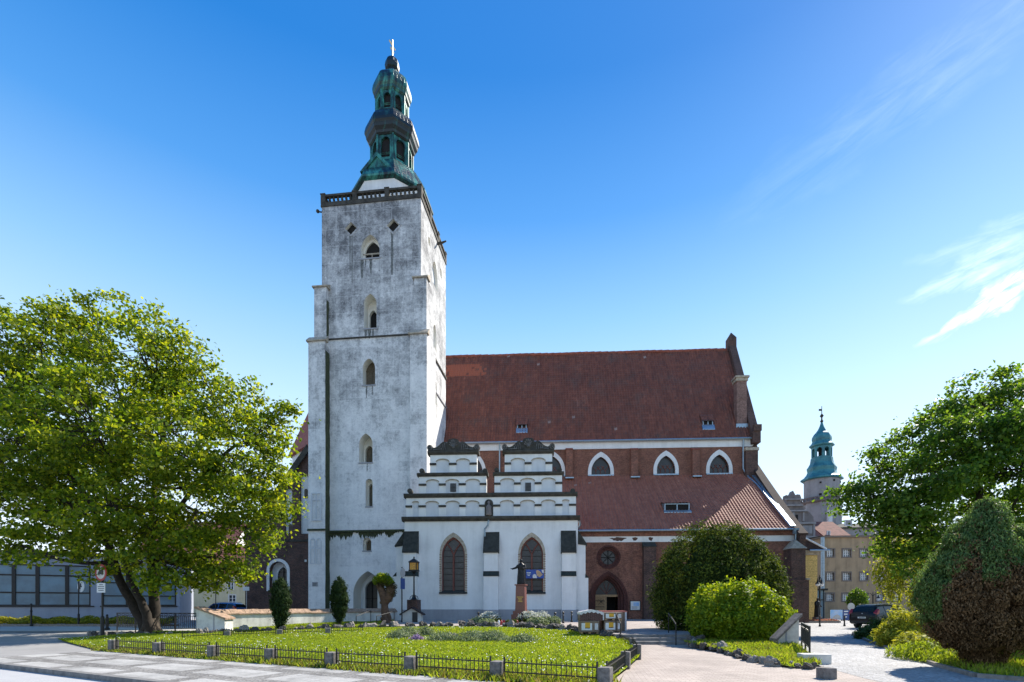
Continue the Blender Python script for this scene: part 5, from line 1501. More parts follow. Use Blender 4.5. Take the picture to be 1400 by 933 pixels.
def build_chapel():
    f = CH; A = lambda px: CH.A(px, 0); Z = lambda px, py: CH.Z(px, py, 0)
    aL, aR = A(553), A(790); zc = Z(670, 709); nz = 0.3
    K = framed(f, 'chapel', 'white chapel with stepped twin gables, blind arcades and two tall pointed windows', 'chapel', (aL + aR) / 2, 2.2, PZ)
    wh = []
    for q0, q1 in ((604, 635.5), (711.5, 742.5)):
        wh.append(arch(A(q0), A(q1), Z(q0, 810), Z(q0, 734.5), n=8, d=0.32))
    w = MB().wall([(aL, nz), (aR, nz), (aR, zc), (aL, zc)], wh, FRONT(0))
    w.face([(aR, 0, nz), (aR, 0, zc), (aR, bA + 0.5, zc), (aR, bA + 0.5, nz)]); w.face([(aL, 0, nz), (aL, 0, zc), (aL, bA + 0.5, zc), (aL, bA + 0.5, nz)])
    w.build('wall', M['white'], K)
    zp = Z(670, 833.5)
    MB().box(aL - 0.05, aR + 0.05, -0.09, 0.02, nz, zp).build('plinth', M['plinth'], K)
    for h in wh:
        gl = MB().prism([(p[0], p[1]) for p in h], FRONT(0), 0.26, 0.3).build('window', M['lead'], K)
        xs = [p[0] for p in h]; zs = [p[1] for p in h]; x0, x1, z0, z1 = min(xs), max(xs), min(zs), max(zs); xm = (x0 + x1) / 2
        su = MB()
        ring(su, arch(x0 - 0.17, x1 + 0.17, z0 - 0.02, z1 + 0.36, n=8), [(p[0], p[1]) for p in h], FRONT(0), -0.03, 0.04)
        su.build('surround', M['sand'], gl)
        tk = MB()                           # joints of the stone surround
        for i in range(17):
            zz = z0 + 0.15 + i * 0.19
            if zz > z1 - (x1 - x0) * 0.72: break
            for xx in (x0 - 0.2, x1 + 0.03): tk.box(xx, xx + 0.17, -0.04, -0.0305, zz, zz + 0.035)
        tk.build('surround_joint', M['mullion'], gl)
        fr = MB(); zs_ = z1 - (x1 - x0) / 2 * 1.55
        ring(fr, arch(x0, x1, z0, z1, n=8), arch(x0 + 0.09, x1 - 0.09, z0 + 0.09, z1 - 0.15, n=8), FRONT(0), 0.12, 0.27)
        fr.box(xm - 0.07, xm + 0.07, 0.12, 0.27, z0, zs_ + 0.1)
        for sgn in (-1, 1):
            fr.tube([(xm, 0.19, zs_), (xm + sgn * 0.25, 0.19, zs_ + 0.55), (xm + sgn * 0.55, 0.19, zs_ + 0.92)], 0.06, 6)
        fr.build('mullion', M['mullion'], gl)
        sb = MB()
        for i in range(1, 8): sb.box(x0 + 0.05, x1 - 0.05, 0.225, 0.25, z0 + i * 0.48, z0 + i * 0.48 + 0.03)
        sb.build('saddle_bar', M['dark'], gl)
        MB().prism([(-0.16, z0 - 0.13), (-0.16, z0 - 0.05), (0.27, z0 + 0.2), (0.27, z0 - 0.13)], lambda s, t, d: (d, s, t), x0 - 0.2, x1 + 0.2).build('sill', M['slate'], gl)
    # gable tiers with blind arcades
    def cornice(q0, q1, py0, py1, pr=0.2):
        x0, x1 = A(q0), A(q1); z0, z1 = Z((q0 + q1) / 2, py1), Z((q0 + q1) / 2, py0)
        m = MB().prism([(-pr * 0.4, z0), (-pr, z0 + (z1 - z0) * 0.55), (-pr, z1), (0.62, z1), (0.62, z0)], lambda s, t, d: (d, s, t), x0, x1)
        m.build('cornice', M['darkstone'], K)
    def tier(q0, q1, py0, py1, niches, pyt, pyb, caps):
        x0, x1 = A(q0), A(q1); zm = (q0 + q1) / 2
        z0, z1 = Z(zm, py1), Z(zm, py0)
        hs = []
        for n0, n1 in niches:
            hs.append(arch(A(n0), A(n1), Z(zm, pyb), Z(zm, pyt), zs=Z(zm, pyt) - (A(n1) - A(n0)) * 0.22, n=6, pointed=False, d=0.09))
        m = MB().wall([(x0, z0), (x1, z0), (x1, z1), (x0, z1)], hs, FRONT(0), back=False, thick=0.5)
        t_ = m.build('gable_tier', M['white'], K)
        b_ = MB()
        for h in hs: b_.prism([(p[0], p[1]) for p in h], FRONT(0), 0.088, 0.2)
        b_.build_each('blind_niche', M['niche'], t_)
        cp = MB(); zc_ = Z(zm, pyt) - 0.4
        for c0, c1 in caps: cp.box(A(c0) - 0.03, A(c1) + 0.03, -0.09, 0.05, zc_ - 0.1, zc_ + 0.06)
        cp.build_each('pilaster_cap', M['darkstone'], t_)
        hl = MB()
        for h in hs:
            top = [p for p in h[2:]]
            hl.tube([(p[0], -0.012, p[1]) for p in top], 0.035, 4)
        hl.build_each('arch_moulding', M['sand'], t_)
    def c5(x): return 540 + x / 3.456
    N1 = [(82, 112), (145, 207), (240, 304), (334, 398), (497, 561), (592, 660), (692, 758), (791, 823)]
    tier(555.5, 787.5, 679, 707, [(c5(a), c5(b)) for a, b in N1], 684.5, 706, [(c5(a), c5(b)) for a, b in ((52, 80), (113, 144), (208, 239), (305, 333), (399, 430), (466, 496), (562, 591), (661, 691), (759, 790), (824, 853))])
    N2 = [(147, 208), (239, 302), (334, 401)]
    tier(572.5, 665, 650.5, 676, [(c5(a), c5(b)) for a, b in N2], 655.5, 674.5, [(c5(a), c5(b)) for a, b in ((114, 146), (209, 238), (303, 333), (402, 431))])
    N2 = [(498, 563), (594, 660), (692, 758)]
    tier(676, 768.5, 649.5, 675, [(c5(a), c5(b)) for a, b in N2], 654, 673, [(c5(a), c5(b)) for a, b in ((470, 497), (564, 593), (661, 691), (759, 789))])
    tier(588, 652, 621, 648, [(c5(a), c5(b)) for a, b in ((194, 256), (290, 353))], 627.5, 646, [(c5(a), c5(b)) for a, b in ((166, 193), (257, 289), (354, 386))])
    tier(690, 755, 620.5, 647, [(c5(a), c5(b)) for a, b in ((548, 613), (645, 711))], 626.5, 645.5, [(c5(a), c5(b)) for a, b in ((519, 547), (614, 644), (712, 742))])
    cornice(550, 793, 706.5, 712.5, 0.3); cornice(552.5, 789.5, 674.5, 680, 0.2)
    cornice(570.5, 667.5, 647, 651.5, 0.2); cornice(674, 771, 646, 650.5, 0.2)
    cornice(585, 655, 617.5, 622, 0.2); cornice(687, 757.5, 616.5, 621, 0.2)
    for px, py in ((560, 674), (576.5, 646.5), (663, 646.5), (679, 645.5), (765, 645.5), (783, 674)):
        c = (A(px), 0.25, Z(px, py) + 0.16); r = 0.2
        m = MB().tube([(c[0], 0.02, c[2]), (c[0], 0.45, c[2])], r, 14)
        m.tube([(c[0], -0.05, c[2]), (c[0], 0.03, c[2])], r * 0.55, 10)
        m.build('volute', M['darkstone'], K)
    half = [(0, 1.0), (0.09, 0.985), (0.17, 0.92), (0.21, 0.80), (0.22, 0.70), (0.26, 0.68), (0.33, 0.76), (0.41, 0.72), (0.48, 0.60), (0.55, 0.45), (0.64, 0.33), (0.73, 0.28), (0.78, 0.34), (0.82, 0.48), (0.90, 0.54), (0.97, 0.46), (1.0, 0.30), (0.96, 0.12), (0.97, 0.0)]
    for q0, q1, py in ((583.5, 656, 617.5), (686, 759, 616.5)):
        xm = (A(q0) + A(q1)) / 2; hw = (A(q1) - A(q0)) / 2; z0 = Z(q0, py); H = 1.02
        poly = [(xm + x * hw, z0 + z * H) for x, z in half] + [(xm - x * hw, z0 + z * H) for x, z in reversed(half[1:])]
        so = MB().prism(list(reversed(poly)), FRONT(0), 0.0, 0.42).build('scroll_crown', M['darkstone'], K)
        rl = MB()
        for k in range(7):                  # shell ribs
            a = math.pi * (k + 0.5) / 7
            rl.tube([(xm + 0.1 * math.cos(a), -0.02, z0 + 0.36 + 0.1 * math.sin(a)), (xm + 0.34 * math.cos(a), -0.05, z0 + 0.42 + 0.48 * math.sin(a))], [0.03, 0.06], 6)
        rl.ball((xm, -0.02, z0 + 0.34), 0.13, 10, 6)
        for sgn in (-1, 1):
            cx, cz = xm + sgn * hw * 0.89, z0 + 0.28
            rl.tube([(cx + 0.17 * math.cos(t_), -0.03, cz + 0.17 * math.sin(t_)) for t_ in np.linspace(0, 2 * math.pi, 14)], 0.05, 5)
            rl.ball((cx, -0.02, cz), 0.08, 8, 5)
            for k in range(4):
                cx2 = xm + sgn * hw * (0.30 + 0.07 * k); rl.tube([(cx2, -0.02, z0 + 0.1), (cx2 + sgn * 0.06, -0.04, z0 + 0.62 - 0.09 * k)], [0.03, 0.045], 5)
            rl.tube([(xm + sgn * hw * 0.42, -0.03, z0 + 0.16), (xm + sgn * hw * 0.76, -0.03, z0 + 0.1)], 0.05, 5)
        rl.build('carving', M['darkstone2'], so)
    # little windows in the second tier
    for q0, q1, p0, p1 in ((615.5, 623.5, 661, 672.5), (718, 726, 660, 671.5)):
        x0, x1, z0, z1 = A(q0), A(q1), Z(q0, p1), Z(q0, p0)
        wo = MB().box(x0, x1, 0.02, 0.3, z0, z1).build('attic_window', M['lead_dim'], K)
        MB().box((x0 + x1) / 2 - 0.02, (x0 + x1) / 2 + 0.02, 0.005, 0.02, z0, z1).box(x0, x1, 0.006, 0.019, (z0 + z1) / 2 - 0.02, (z0 + z1) / 2 + 0.02).build('glazing_bar', M['slate'], wo)
    # tiny niche figure between the gables
    xm = A(668.5); z0 = Z(668, 706)
    ng = MB().prism(arch(xm - 0.34, xm + 0.34, z0, Z(668, 683), n=6, pointed=False), FRONT(0), -0.06, 0.0).build('statue_niche', M['darkstone'], K)
    fg = MB().lathe([(0.20, 0), (0.24, 0.1), (0.2, 0.5), (0.22, 0.72), (0.1, 0.86), (0.06, 0.9), (0.1, 1.0), (0.1, 1.08), (0.04, 1.16)], 10, (xm, -0.22, z0 + 0.02), sy=0.7)
    fg.build('niche_figure', M['castle_dk'], ng, smooth=True)
    # buttresses
    def butt(q0, q1, dep, top=724, capb=755, band=(781, 788), side=0):
        f2 = lambda py: CH.Z((q0 + q1) / 2, py, -dep)
        x0, x1 = CH.A(q0, -dep), CH.A(q1, -dep)
        zt = f2(capb); zb0, zb1 = f2(band[1]), f2(band[0])
        m = MB().box(x0, x1, -dep + 0.06, 0.05, zb1, zt + 0.02).box(x0 - 0.03, x1 + 0.03, -dep, 0.05, nz, zb0)
        o = m.build('buttress', M['white'], K)
        MB().prism([(-dep - 0.06, zt - 0.05), (-dep - 0.06, zt + 0.04), (0.0, f2(top) - 0.1), (0.0, zt - 0.05)], lambda s, t, d: (d, s, t), x0 - 0.07, x1 + 0.07).build('cap', M['slate'], o)
        MB().prism([(-dep - 0.07, zb0), (-dep - 0.07, zb0 + 0.05), (-dep + 0.1, zb1 + 0.002), (0.0, zb1 + 0.002), (0.0, zb0)], lambda s, t, d: (d, s, t), x0 - 0.06, x1 + 0.06).build('weathering', M['moss_dk'], o)
        zpl = CH.Z(q0, 845, -dep)
        MB().box(x0 - 0.06, x1 + 0.06, -dep - 0.05, 0.0, nz - 0.01, zp - 0.02).build('plinth', M['plinth'], o)
    butt(661.5, 680.5, 0.75); butt(768.5, 787, 0.75, 722); butt(551, 568.5, 0.75, 723)
    def side_butt(a_in, sgn, w_, z_in, z_out, zband):
        a_out = a_in + sgn * w_
        m = MB().box(min(a_in, a_out), max(a_in, a_out), 0.15, 1.15, nz, z_out)
        m.box(min(a_in, a_in + sgn * (w_ + 0.22)), max(a_in, a_in + sgn * (w_ + 0.22)), 0.12, 1.18, nz - 0.01, zband)
        o = m.build('buttress', M['white'], K)
        MB().prism([(a_in, z_in), (a_in, z_out), (a_out + sgn * 0.12, z_out - 0.1), (a_out + sgn * 0.12, z_out)], lambda s, t, d: (s, d, t), 0.08, 1.22).build('cap', M['slate'], o)
        MB().prism([(a_out - sgn * 0.02, zband + 0.32), (a_out - sgn * 0.02, zband), (a_out + sgn * 0.3, zband - 0.02)], lambda s, t, d: (s, d, t), 0.09, 1.21).build('weathering', M['moss_dk'], o)
    side_butt(aL, -1, 0.72, Z(560, 725), Z(545, 746), Z(545, 788))
    side_butt(aR, 1, 0.62, Z(790, 724), Z(800, 744), Z(800, 790))
    # downpipe in the middle
    x = A(663) ; dp = MB().tube([(A(668.5), -0.3, Z(668, 712)), (A(667.5), -0.28, Z(668, 719)), (x, -0.16, Z(668, 724)), (x, -0.13, Z(668, 735)), (x, -0.13, zp)], 0.07, 7)
    dp.build('downpipe', M['zinc'], K)
    dp = MB().tube([(aR + 0.14, 0.3, Z(670, 712)), (aR + 0.3, 1.4, Z(670, 715)), (aR + 0.35, bA - 0.6, Z(670, 713))], 0.08, 7).build('gutter', M['zinc'], K)
    # banner across the right window
    x0, x1, z0, z1 = CH.A(718, -0.12), CH.A(744, -0.12), CH.Z(730, 791, -0.12), CH.Z(730, 779, -0.12)
    # twin saddle roofs
    for q0, q1, pyt in ((556, 671, 626), (671, 787, 626)):
        x0, x1 = A(q0), A(q1); xm = (x0 + x1) / 2; zr = Z(670, pyt) - 1.5
        ze = zc - 0.1
        for xa in (x0, x1):
            lo = min(xa, xm), max(xa, xm)
            tile_roof('chapel_roof', (xa, 0.52, ze), (xa, 9.0, ze), (xm, 0.52, zr), (xm, 9.0, zr), M['tile_aisle'], K)
M['darkstone2'] = plain('worn_carving', (0.13, 0.125, 0.12), 0.9, var=0.7, scale=6, bmp=0.4)
M['moss_dk'] = plain('dark_green_weathering', (0.022, 0.03, 0.026), 0.85, var=0.5, scale=4, bmp=0.3)
build_chapel()
def build_banner():
    b = -0.12
    x0, x1, z0, z1 = CH.A(719, b), CH.A(743.5, b), CH.Z(730, 791, b), CH.Z(730, 779, b)
    B = framed(CH, 'banner', 'blue printed banner hung across the right chapel window behind the statue', 'banner', (x0 + x1) / 2, b, z0)
    MB().box(x0, x1, b, b + 0.03, z0, z1).build('cloth', M['bannerblue'], B)
    w = x1 - x0; h = z1 - z0
    p = MB().prism([(x0 + w * 0.56, z0 + h * 0.84), (x0 + w * 0.62, z0 + h * 0.3), (x0 + w * 0.76, z0 + h * 0.12), (x0 + w * 0.95, z0 + h * 0.42), (x0 + w * 0.78, z0 + h * 0.82), (x0 + w * 0.64, z0 + h * 0.95)], FRONT(b), -0.006, 0.0)
    p.build('printed_figure', M['skin'], B)
    p = MB().prism([(x0 + w * 0.38, z0 + 0.02), (x0 + w * 0.62, z0 + 0.02), (x0 + w * 0.58, z0 + h * 0.4), (x0 + w * 0.46, z0 + h * 0.5), (x0 + w * 0.38, z0 + h * 0.35)], FRONT(b), -0.005, 0.0)
    p.prism([(x0 + w * 0.9, z0 + h * 0.7), (x0 + w * 0.99, z0 + h * 0.55), (x0 + w * 0.99, z0 + h * 0.97), (x0 + w * 0.88, z0 + h * 0.97)], FRONT(b), -0.005, 0.0)
    p.build_each('printed_cloud', M['packclear'], B)
    t = MB()
    for i, (s0, s1) in enumerate(((0.04, 0.28), (0.06, 0.25), (0.1, 0.22))):
        zz = z0 + h * (0.62 - i * 0.16); t.box(x0 + w * s0, x0 + w * s1, b - 0.006, b, zz, zz + h * 0.07)
    t.build('print', M['platew'], B)
build_banner()
# ------------------------------------------------------------------ other buildings
def win_part(parent, fr, x0, x1, z0, z1, b, surround, panes=(2, 3), pane='pane', wf='frame_w', sur=0.12, rec=0.12):
    s = MB(); ring(s, [(x0 - sur, z0 - sur), (x1 + sur, z0 - sur), (x1 + sur, z1 + sur), (x0 - sur, z1 + sur)], [(x0, z0), (x1, z0), (x1, z1), (x0, z1)], FRONT(b), -0.04, rec + 0.05)
    o = s.build('window', surround, parent)
    MB().box(x0, x1, b + rec, b + rec + 0.03, z0, z1).build('pane', M[pane], o)
    f = MB()
    for i in range(panes[0] + 1):
        x = x0 + (x1 - x0) * i / panes[0]; t_ = 0.07 if i in (0, panes[0]) or i * 2 == panes[0] else 0.04
        f.box(max(x0, x - t_ / 2 - (0.03 if i else 0)), min(x1, x + t_ / 2 + (0.03 if i < panes[0] else 0)), b + rec - 0.04, b + rec - 0.001, z0, z1)
    for i in range(panes[1] + 1):
        z = z0 + (z1 - z0) * i / panes[1]
        f.box(x0, x1, b + rec - 0.036, b + rec - 0.004, max(z0, z - 0.03), min(z1, z + 0.03))
    f.build('frame', M[wf], o)
    return o

def build_left_shop():
    ang = -math.degrees(math.atan2(0.45, 0.89))
    f = Frame(-42.6, 41.0, ang)
    A = lambda px: f.A(px, 0); Z = lambda px, py: f.Z(px, py, 0)
    x0, x1 = A(0) - 9, A(246); z1 = Z(0, 753); nz = 0.1
    B = framed(f, 'shop_building', 'low flat roofed blue grey building with big dark framed windows behind the large tree', 'building', (x0 + x1) / 2, 0, 0)
    D = 12
    w = MB(); hs = []
    g1 = (A(-52), A(124), Z(60, 828.5), Z(20, 771)); g2 = (A(139), A(241), g1[2], g1[3] - 0.7)
    for q in (g1, g2): hs.append([(q[0], q[2], 0.25), (q[1], q[2], 0.25), (q[1], q[3], 0.25), (q[0], q[3], 0.25)])
    w.wall([(x0, nz), (x1, nz), (x1, z1 - 0.25), (x0, z1 - 0.25)], hs, FRONT(0))
    w.face([(x1, 0, nz), (x1, D, nz), (x1, D, z1 - 0.25), (x1, 0, z1 - 0.25)]); w.face([(x0, 0, nz), (x0, D, nz), (x0, D, z1 - 0.25), (x0, 0, z1 - 0.25)])
    w.build('wall', M['bluewall'], B)
    MB().box(x0 - 0.3, x1 + 0.25, -0.3, D, z1 - 0.249, z1 + 0.05).build('roof', M['slate'], B)
    MB().box(A(74), x1 + 0.1, -0.12, 0.02, g1[3] + 0.35, z1 - 0.3).build('fascia', M['bluewall2'], B)
    for q, cols in ((g1, (A(-52), A(-16), A(18), A(50.5), A(91), A(124))), (g2, (A(139), A(174), A(208), A(241)))):
        for c0, c1 in zip(cols[:-1], cols[1:]):
            s = MB(); ring(s, [(c0, q[2]), (c1, q[2]), (c1, q[3]), (c0, q[3])], [(c0 + 0.12, q[2] + 0.1), (c1 - 0.12, q[2] + 0.1), (c1 - 0.12, q[3] - 0.1), (c0 + 0.12, q[3] - 0.1)], FRONT(0), 0.06, 0.24)
            o = s.build('window', M['iron'], B)
            H = q[3] - q[2]
            MB().box(c0 + 0.12, c1 - 0.12, 0.16, 0.2, q[2] + 0.1, q[3] - 0.1).build('pane', M['bluewin'], o)
            t = MB().box(c0 + 0.12, c1 - 0.12, 0.1, 0.158, q[2] + H * 0.30, q[2] + H * 0.335).box(c0 + 0.12, c1 - 0.12, 0.1, 0.158, q[2] + H * 0.72, q[2] + H * 0.755)
            t.build_each('transom', M['iron'], o)
    MB().box(A(-52) - 0.1, A(124) + 0.25, -0.1, 0.05, g1[2] - 0.1, g1[2] - 0.002).build('sill', M['iron'], B)
    MB().box(A(139) - 0.1, A(241) + 0.1, -0.1, 0.05, g1[2] - 0.1, g1[2] - 0.002).build('sill', M['iron'], B)
M['bluewall2'] = plaster_clean('pale_blue_grey_fascia', (0.46, 0.49, 0.56), 0.12)
build_left_shop()

def house(name, label, Y, px0, px1, py_eave, roof_h, wall, roof, depth=10, wins=(), deg=0, surround='frame_w', gable_left=True, base=0.0, doors=()):
    fm = (px0 + px1) / 2
    f = Frame((fm - 700) * Y / F, Y, deg); A = lambda px: f.A(px, 0); Z = lambda px, py: f.Z(px, py, 0)
    x0, x1 = A(px0), A(px1); z1 = Z(fm, py_eave)
    B = framed(f, name, label, 'house', (x0 + x1) / 2, 0, base)
    hs = [[(A(a), Z((a + b) / 2, d), 0.2), (A(b), Z((a + b) / 2, d), 0.2), (A(b), Z((a + b) / 2, c), 0.2), (A(a), Z((a + b) / 2, c), 0.2)] for a, b, c, d in wins]
    w = MB().wall([(x0, base - 0.3), (x1, base - 0.3), (x1, z1), (x0, z1)], hs, FRONT(0))
    for x in (x0, x1):
        w.face([(x, 0, base - 0.3), (x, depth, base - 0.3), (x, depth, z1), (x, depth / 2, z1 + roof_h), (x, 0, z1)])
    w.face([(x0, depth, base - 0.3), (x1, depth, base - 0.3), (x1, depth, z1), (x0, depth, z1)])
    w.build('wall', wall, B)
    for h in hs: win_part(B, f, h[0][0], h[1][0], h[0][1], h[2][1], 0, M[surround], (2, 3))
    if roof_h > 0:
        r = MB(); o_ = 0.35; sl = roof_h / (depth / 2)
        for sgn in (0, 1):
            y0 = -o_ if not sgn else depth + o_; zz = z1 - o_ * sl
            r.add([(x0 - o_, y0, zz), (x1 + o_, y0, zz), (x1 + o_, depth / 2, z1 + roof_h), (x0 - o_, depth / 2, z1 + roof_h),
                   (x0 - o_, y0, zz + 0.15), (x1 + o_, y0, zz + 0.15), (x1 + o_, depth / 2, z1 + roof_h + 0.18), (x0 - o_, depth / 2, z1 + roof_h + 0.18)],
                  [(0, 1, 2, 3), (4, 5, 6, 7), (0, 1, 5, 4), (0, 3, 7, 4), (1, 2, 6, 5)])
        r.build('roof', roof, B)
    return B, f

# cream houses behind the tree
B, f = house('town_house', 'cream house with white windows seen between the large tree and the brick church', 78, 243, 343, 783, 4.5, M['cream'], M['tile_old_red'], 11,
      wins=((256, 262, 808, 823), (280, 287, 792, 806), (312, 319, 792, 806), (313, 322, 814, 827)), deg=-8)
B, f = house('town_house', 'pale house with red tiled roof partly hidden by the crown of the large tree', 96, 190, 316, 752, 6.0, M['white_old'], M['tile_old_red'], 12,
      wins=((215, 222, 770, 786), (240, 247, 770, 786), (265, 272, 770, 786), (292, 299, 770, 786)), deg=-5)

# beige castle wing on the right
def build_wing():
    f = Frame((1126 - 700) * 64 / F, 64, 4); A = lambda px: f.A(px, 0); Z = lambda px, py: f.Z(px, py, 0)
    x0, x1 = A(1125.5), A(1330); z1 = Z(1150, 735); D = 12
    B = framed(f, 'castle_wing', 'old beige rendered three storey castle wing with small barred windows', 'building', (x0 + x1) / 2, 0, 0)
    hs = []
    for px0, px1 in ((1130.2, 1140.2), (1152.3, 1162.8), (1176, 1186), (1199, 1209), (1222, 1232), (1246, 1256)):
        for p, q in ((751.3, 761.3), (783.3, 793.5), (811.8, 821.8)):
            d = 0.6 if p > 800 else 0
            hs.append([(A(px0 - d), Z(px0, q), 0.3), (A(px1 - d), Z(px0, q), 0.3), (A(px1 - d), Z(px0, p), 0.3), (A(px0 - d), Z(px0, p), 0.3)])
    w = MB().wall([(x0, -0.2), (x1, -0.2), (x1, z1), (x0, z1)], hs, FRONT(0))
    w.face([(x0, 0, -0.2), (x0, D, -0.2), (x0, D, z1), (x0, 0, z1)])
    w.build('wall', M['beige'], B)
    for h in hs: win_part(B, f, h[0][0], h[1][0], h[0][1], h[2][1], 0, M['frame_b'], (4, 3), sur=0.16, rec=0.25)
    MB().box(x0 - 0.2, x1, -0.25, D, z1 + 0.001, z1 + 0.2).build('cornice', M['frame_b'], B)
    r = MB(); r.add([(x0 - 0.3, -0.3, z1 + 0.2), (x1, -0.3, z1 + 0.2), (x1, D / 2, z1 + 0.5), (x0 - 0.3, D / 2, z1 + 0.5), (x1, D, z1 + 0.2), (x0 - 0.3, D, z1 + 0.2)], [(0, 1, 2, 3), (3, 2, 4, 5), (0, 3, 5), (1, 2, 4)])
    r.build('roof', M['slate'], B)
    MB().tube([(A(1123.5), -0.2, z1), (A(1123.5), -0.2, 0)], 0.22, 8).build('downpipe', M['zinc'], B)
build_wing()

def build_passage():                        # entrance porch beside the wing
    f = Frame((1121 - 700) * 61 / F, 61, 4); A = lambda px: f.A(px, 0); Z = lambda px, py: f.Z(px, py, 0)
    x0, x1 = A(1116), A(1126.5); z1 = Z(1120, 807.5)
    B = framed(f, 'glazed_porch', 'small dark framed glazed entrance porch against the beige castle wing', 'porch', (x0 + x1) / 2, 0, 0)
    m = MB()
    for x in (x0, (x0 + x1) / 2, x1): m.box(x - 0.06, x + 0.06, 0, 0.12, 0, z1)
    for y in (0.0, 2.4):
        m.box(x0, x1, y + 0.002, y + 0.118, 2.3, 2.42)
    m.box(x1 - 0.058, x1 + 0.058, 2.4, 2.52, 0, z1).box(x0 - 0.058, x0 + 0.058, 2.4, 2.52, 0, z1)
    m.build('frame', M['iron'], B)
    MB().box(x0 - 0.3, x1 + 0.3, -0.35, 2.7, z1 + 0.001, z1 + 0.22).build('roof', M['slate'], B)
    MB().box(x0 + 0.06, x1 - 0.06, 0.05, 0.07, 0.1, z1).build('pane', M['bluewin'], B)
build_passage()

def build_ochre():
    f = Frame((1103 - 700) * 49.5 / F, 49.5, 3); A = lambda px, b=0: f.A(px, b); Z = lambda px, py, b=0: f.Z(px, py, b)
    x0, x1 = A(1078), A(1117.5); z1 = Z(1110, 755); D = 5
    B = framed(f, 'gatehouse', 'narrow ochre stone gatehouse with quoined corner beside the church buttress', 'building', (x0 + x1) / 2, 0, 0)
    MB().box(x0, x1, 0, D, -0.1, z1).build('wall', M['ochre'], B)
    MB().box(x0 - 0.1, x1 + 0.25, -0.25, D + 0.2, z1 + 0.001, z1 + 0.16).box(x0, x1 + 0.08, -0.08, D, z1 - 0.3, z1 - 0.002).build('cornice', M['sand'], B)
    xr = A(1096); zr = Z(1098, 735.5)
    r = MB(); y0, y1 = -0.35, D + 0.3; xe = x1 + 0.55
    r.add([(x0, y0, z1 + 0.17), (xr, y0, z1 + 0.17), (xr, y0 + 0.1, zr), (xe, y0, z1 + 0.17), (xe, y1, z1 + 0.17), (xr, y1, zr), (x0, y0, zr), (x0, y1, zr), (x0, y1, z1 + 0.17)],
          [(0, 3, 2, 6), (3, 4, 5, 2), (6, 2, 5, 7), (4, 8, 7, 5), (0, 6, 7, 8)])
    r.build('roof', M['tile_dk'], B)
    MB().tube([(xr, y0 + 0.02, zr + 0.03), (xe + 0.1, y0 - 0.02, z1 + 0.25)], 0.09, 6).build('verge', M['white'], B)
    MB().tube([(A(1104), y0 - 0.05, z1 + 0.14), (xe + 0.4, y0 - 0.05, z1 + 0.14)], 0.09, 6).build('gutter', M['zinc'], B)
build_ochre()

def build_castle_gable():
    f = Frame((1096 - 700) * 72 / F, 72, 3); A = lambda px: f.A(px, 0); Z = lambda px, py: f.Z(px, py, 0)
    B = framed(f, 'castle_gable', 'grey Renaissance castle gable with scrolls and a pointed top beyond the church roof', 'building', A(1096), 0, 0)
    out = [(1062, 900), (1116.5, 900), (1116.5, 736), (1114, 733), (1114, 716), (1112.5, 714.5), (1112, 707), (1107, 701), (1100, 698), (1099.5, 697.5), (1102, 695), (1097, 691), (1094.5, 690), (1094.5, 683.5), (1095.5, 681), (1094, 676.5), (1090, 676), (1087.5, 677), (1084.3, 671), (1081, 677.5), (1079, 678), (1075, 677), (1074.5, 682), (1075.5, 683.5), (1075.5, 690), (1072, 693), (1068, 697), (1064, 704), (1062, 716)]
    w = MB().prism([(A(x), max(-0.2, Z(x, y))) for x, y in out], FRONT(0), 0, 1.0)
    w.build('wall', M['castle_dk'], B)
    m = MB()
    for x0, x1, y0, y1 in ((1072, 1097, 690.5, 692.5), (1073, 1096.5, 682.5, 684), (1078, 1105, 698, 700), (1090, 1114.5, 714.5, 717), (1086, 1117, 733.5, 736)):
        m.box(A(x0), A(x1), -0.25, 0.05, Z(x0, y1), Z(x0, y0))
    m.build('cornice', M['castle'], B)
    pl = MB()
    for x0, x1, y0, y1 in ((1092, 1095, 717, 733), (1097, 1110, 719, 730), (1111.5, 1114, 717, 733), (1083, 1086, 701, 713), (1097, 1099.5, 701, 713)):
        pl.box(A(x0), A(x1), -0.12, 0.05, Z(x0, y1), Z(x0, y0))
    pl.build('pilaster', M['castle'], B)
    wn = MB().box(A(1087.5), A(1091), -0.02, 0.05, Z(1088, 712), Z(1088, 704)).build('window', M['dark'], B)
    body = MB(); x0, x1 = A(1078), A(1116); z0, z1 = Z(1100, 733), Z(1100, 700)
    body.add([(x0, 1.0, -0.2), (x1, 1.0, -0.2), (x1, 14, -0.2), (x0, 14, -0.2), (x0, 1, z0), (x1, 1, z0), (x1, 14, z0), (x0, 14, z0), ((x0 + x1) / 2, 1, z1), ((x0 + x1) / 2, 14, z1)],
             [(0, 1, 5, 8, 4), (1, 2, 6, 5), (3, 2, 6, 9, 7), (0, 3, 7, 4), (5, 6, 9, 8), (4, 8, 9, 7)])
    body.build('roof', M['tile_far'], B)
build_castle_gable()

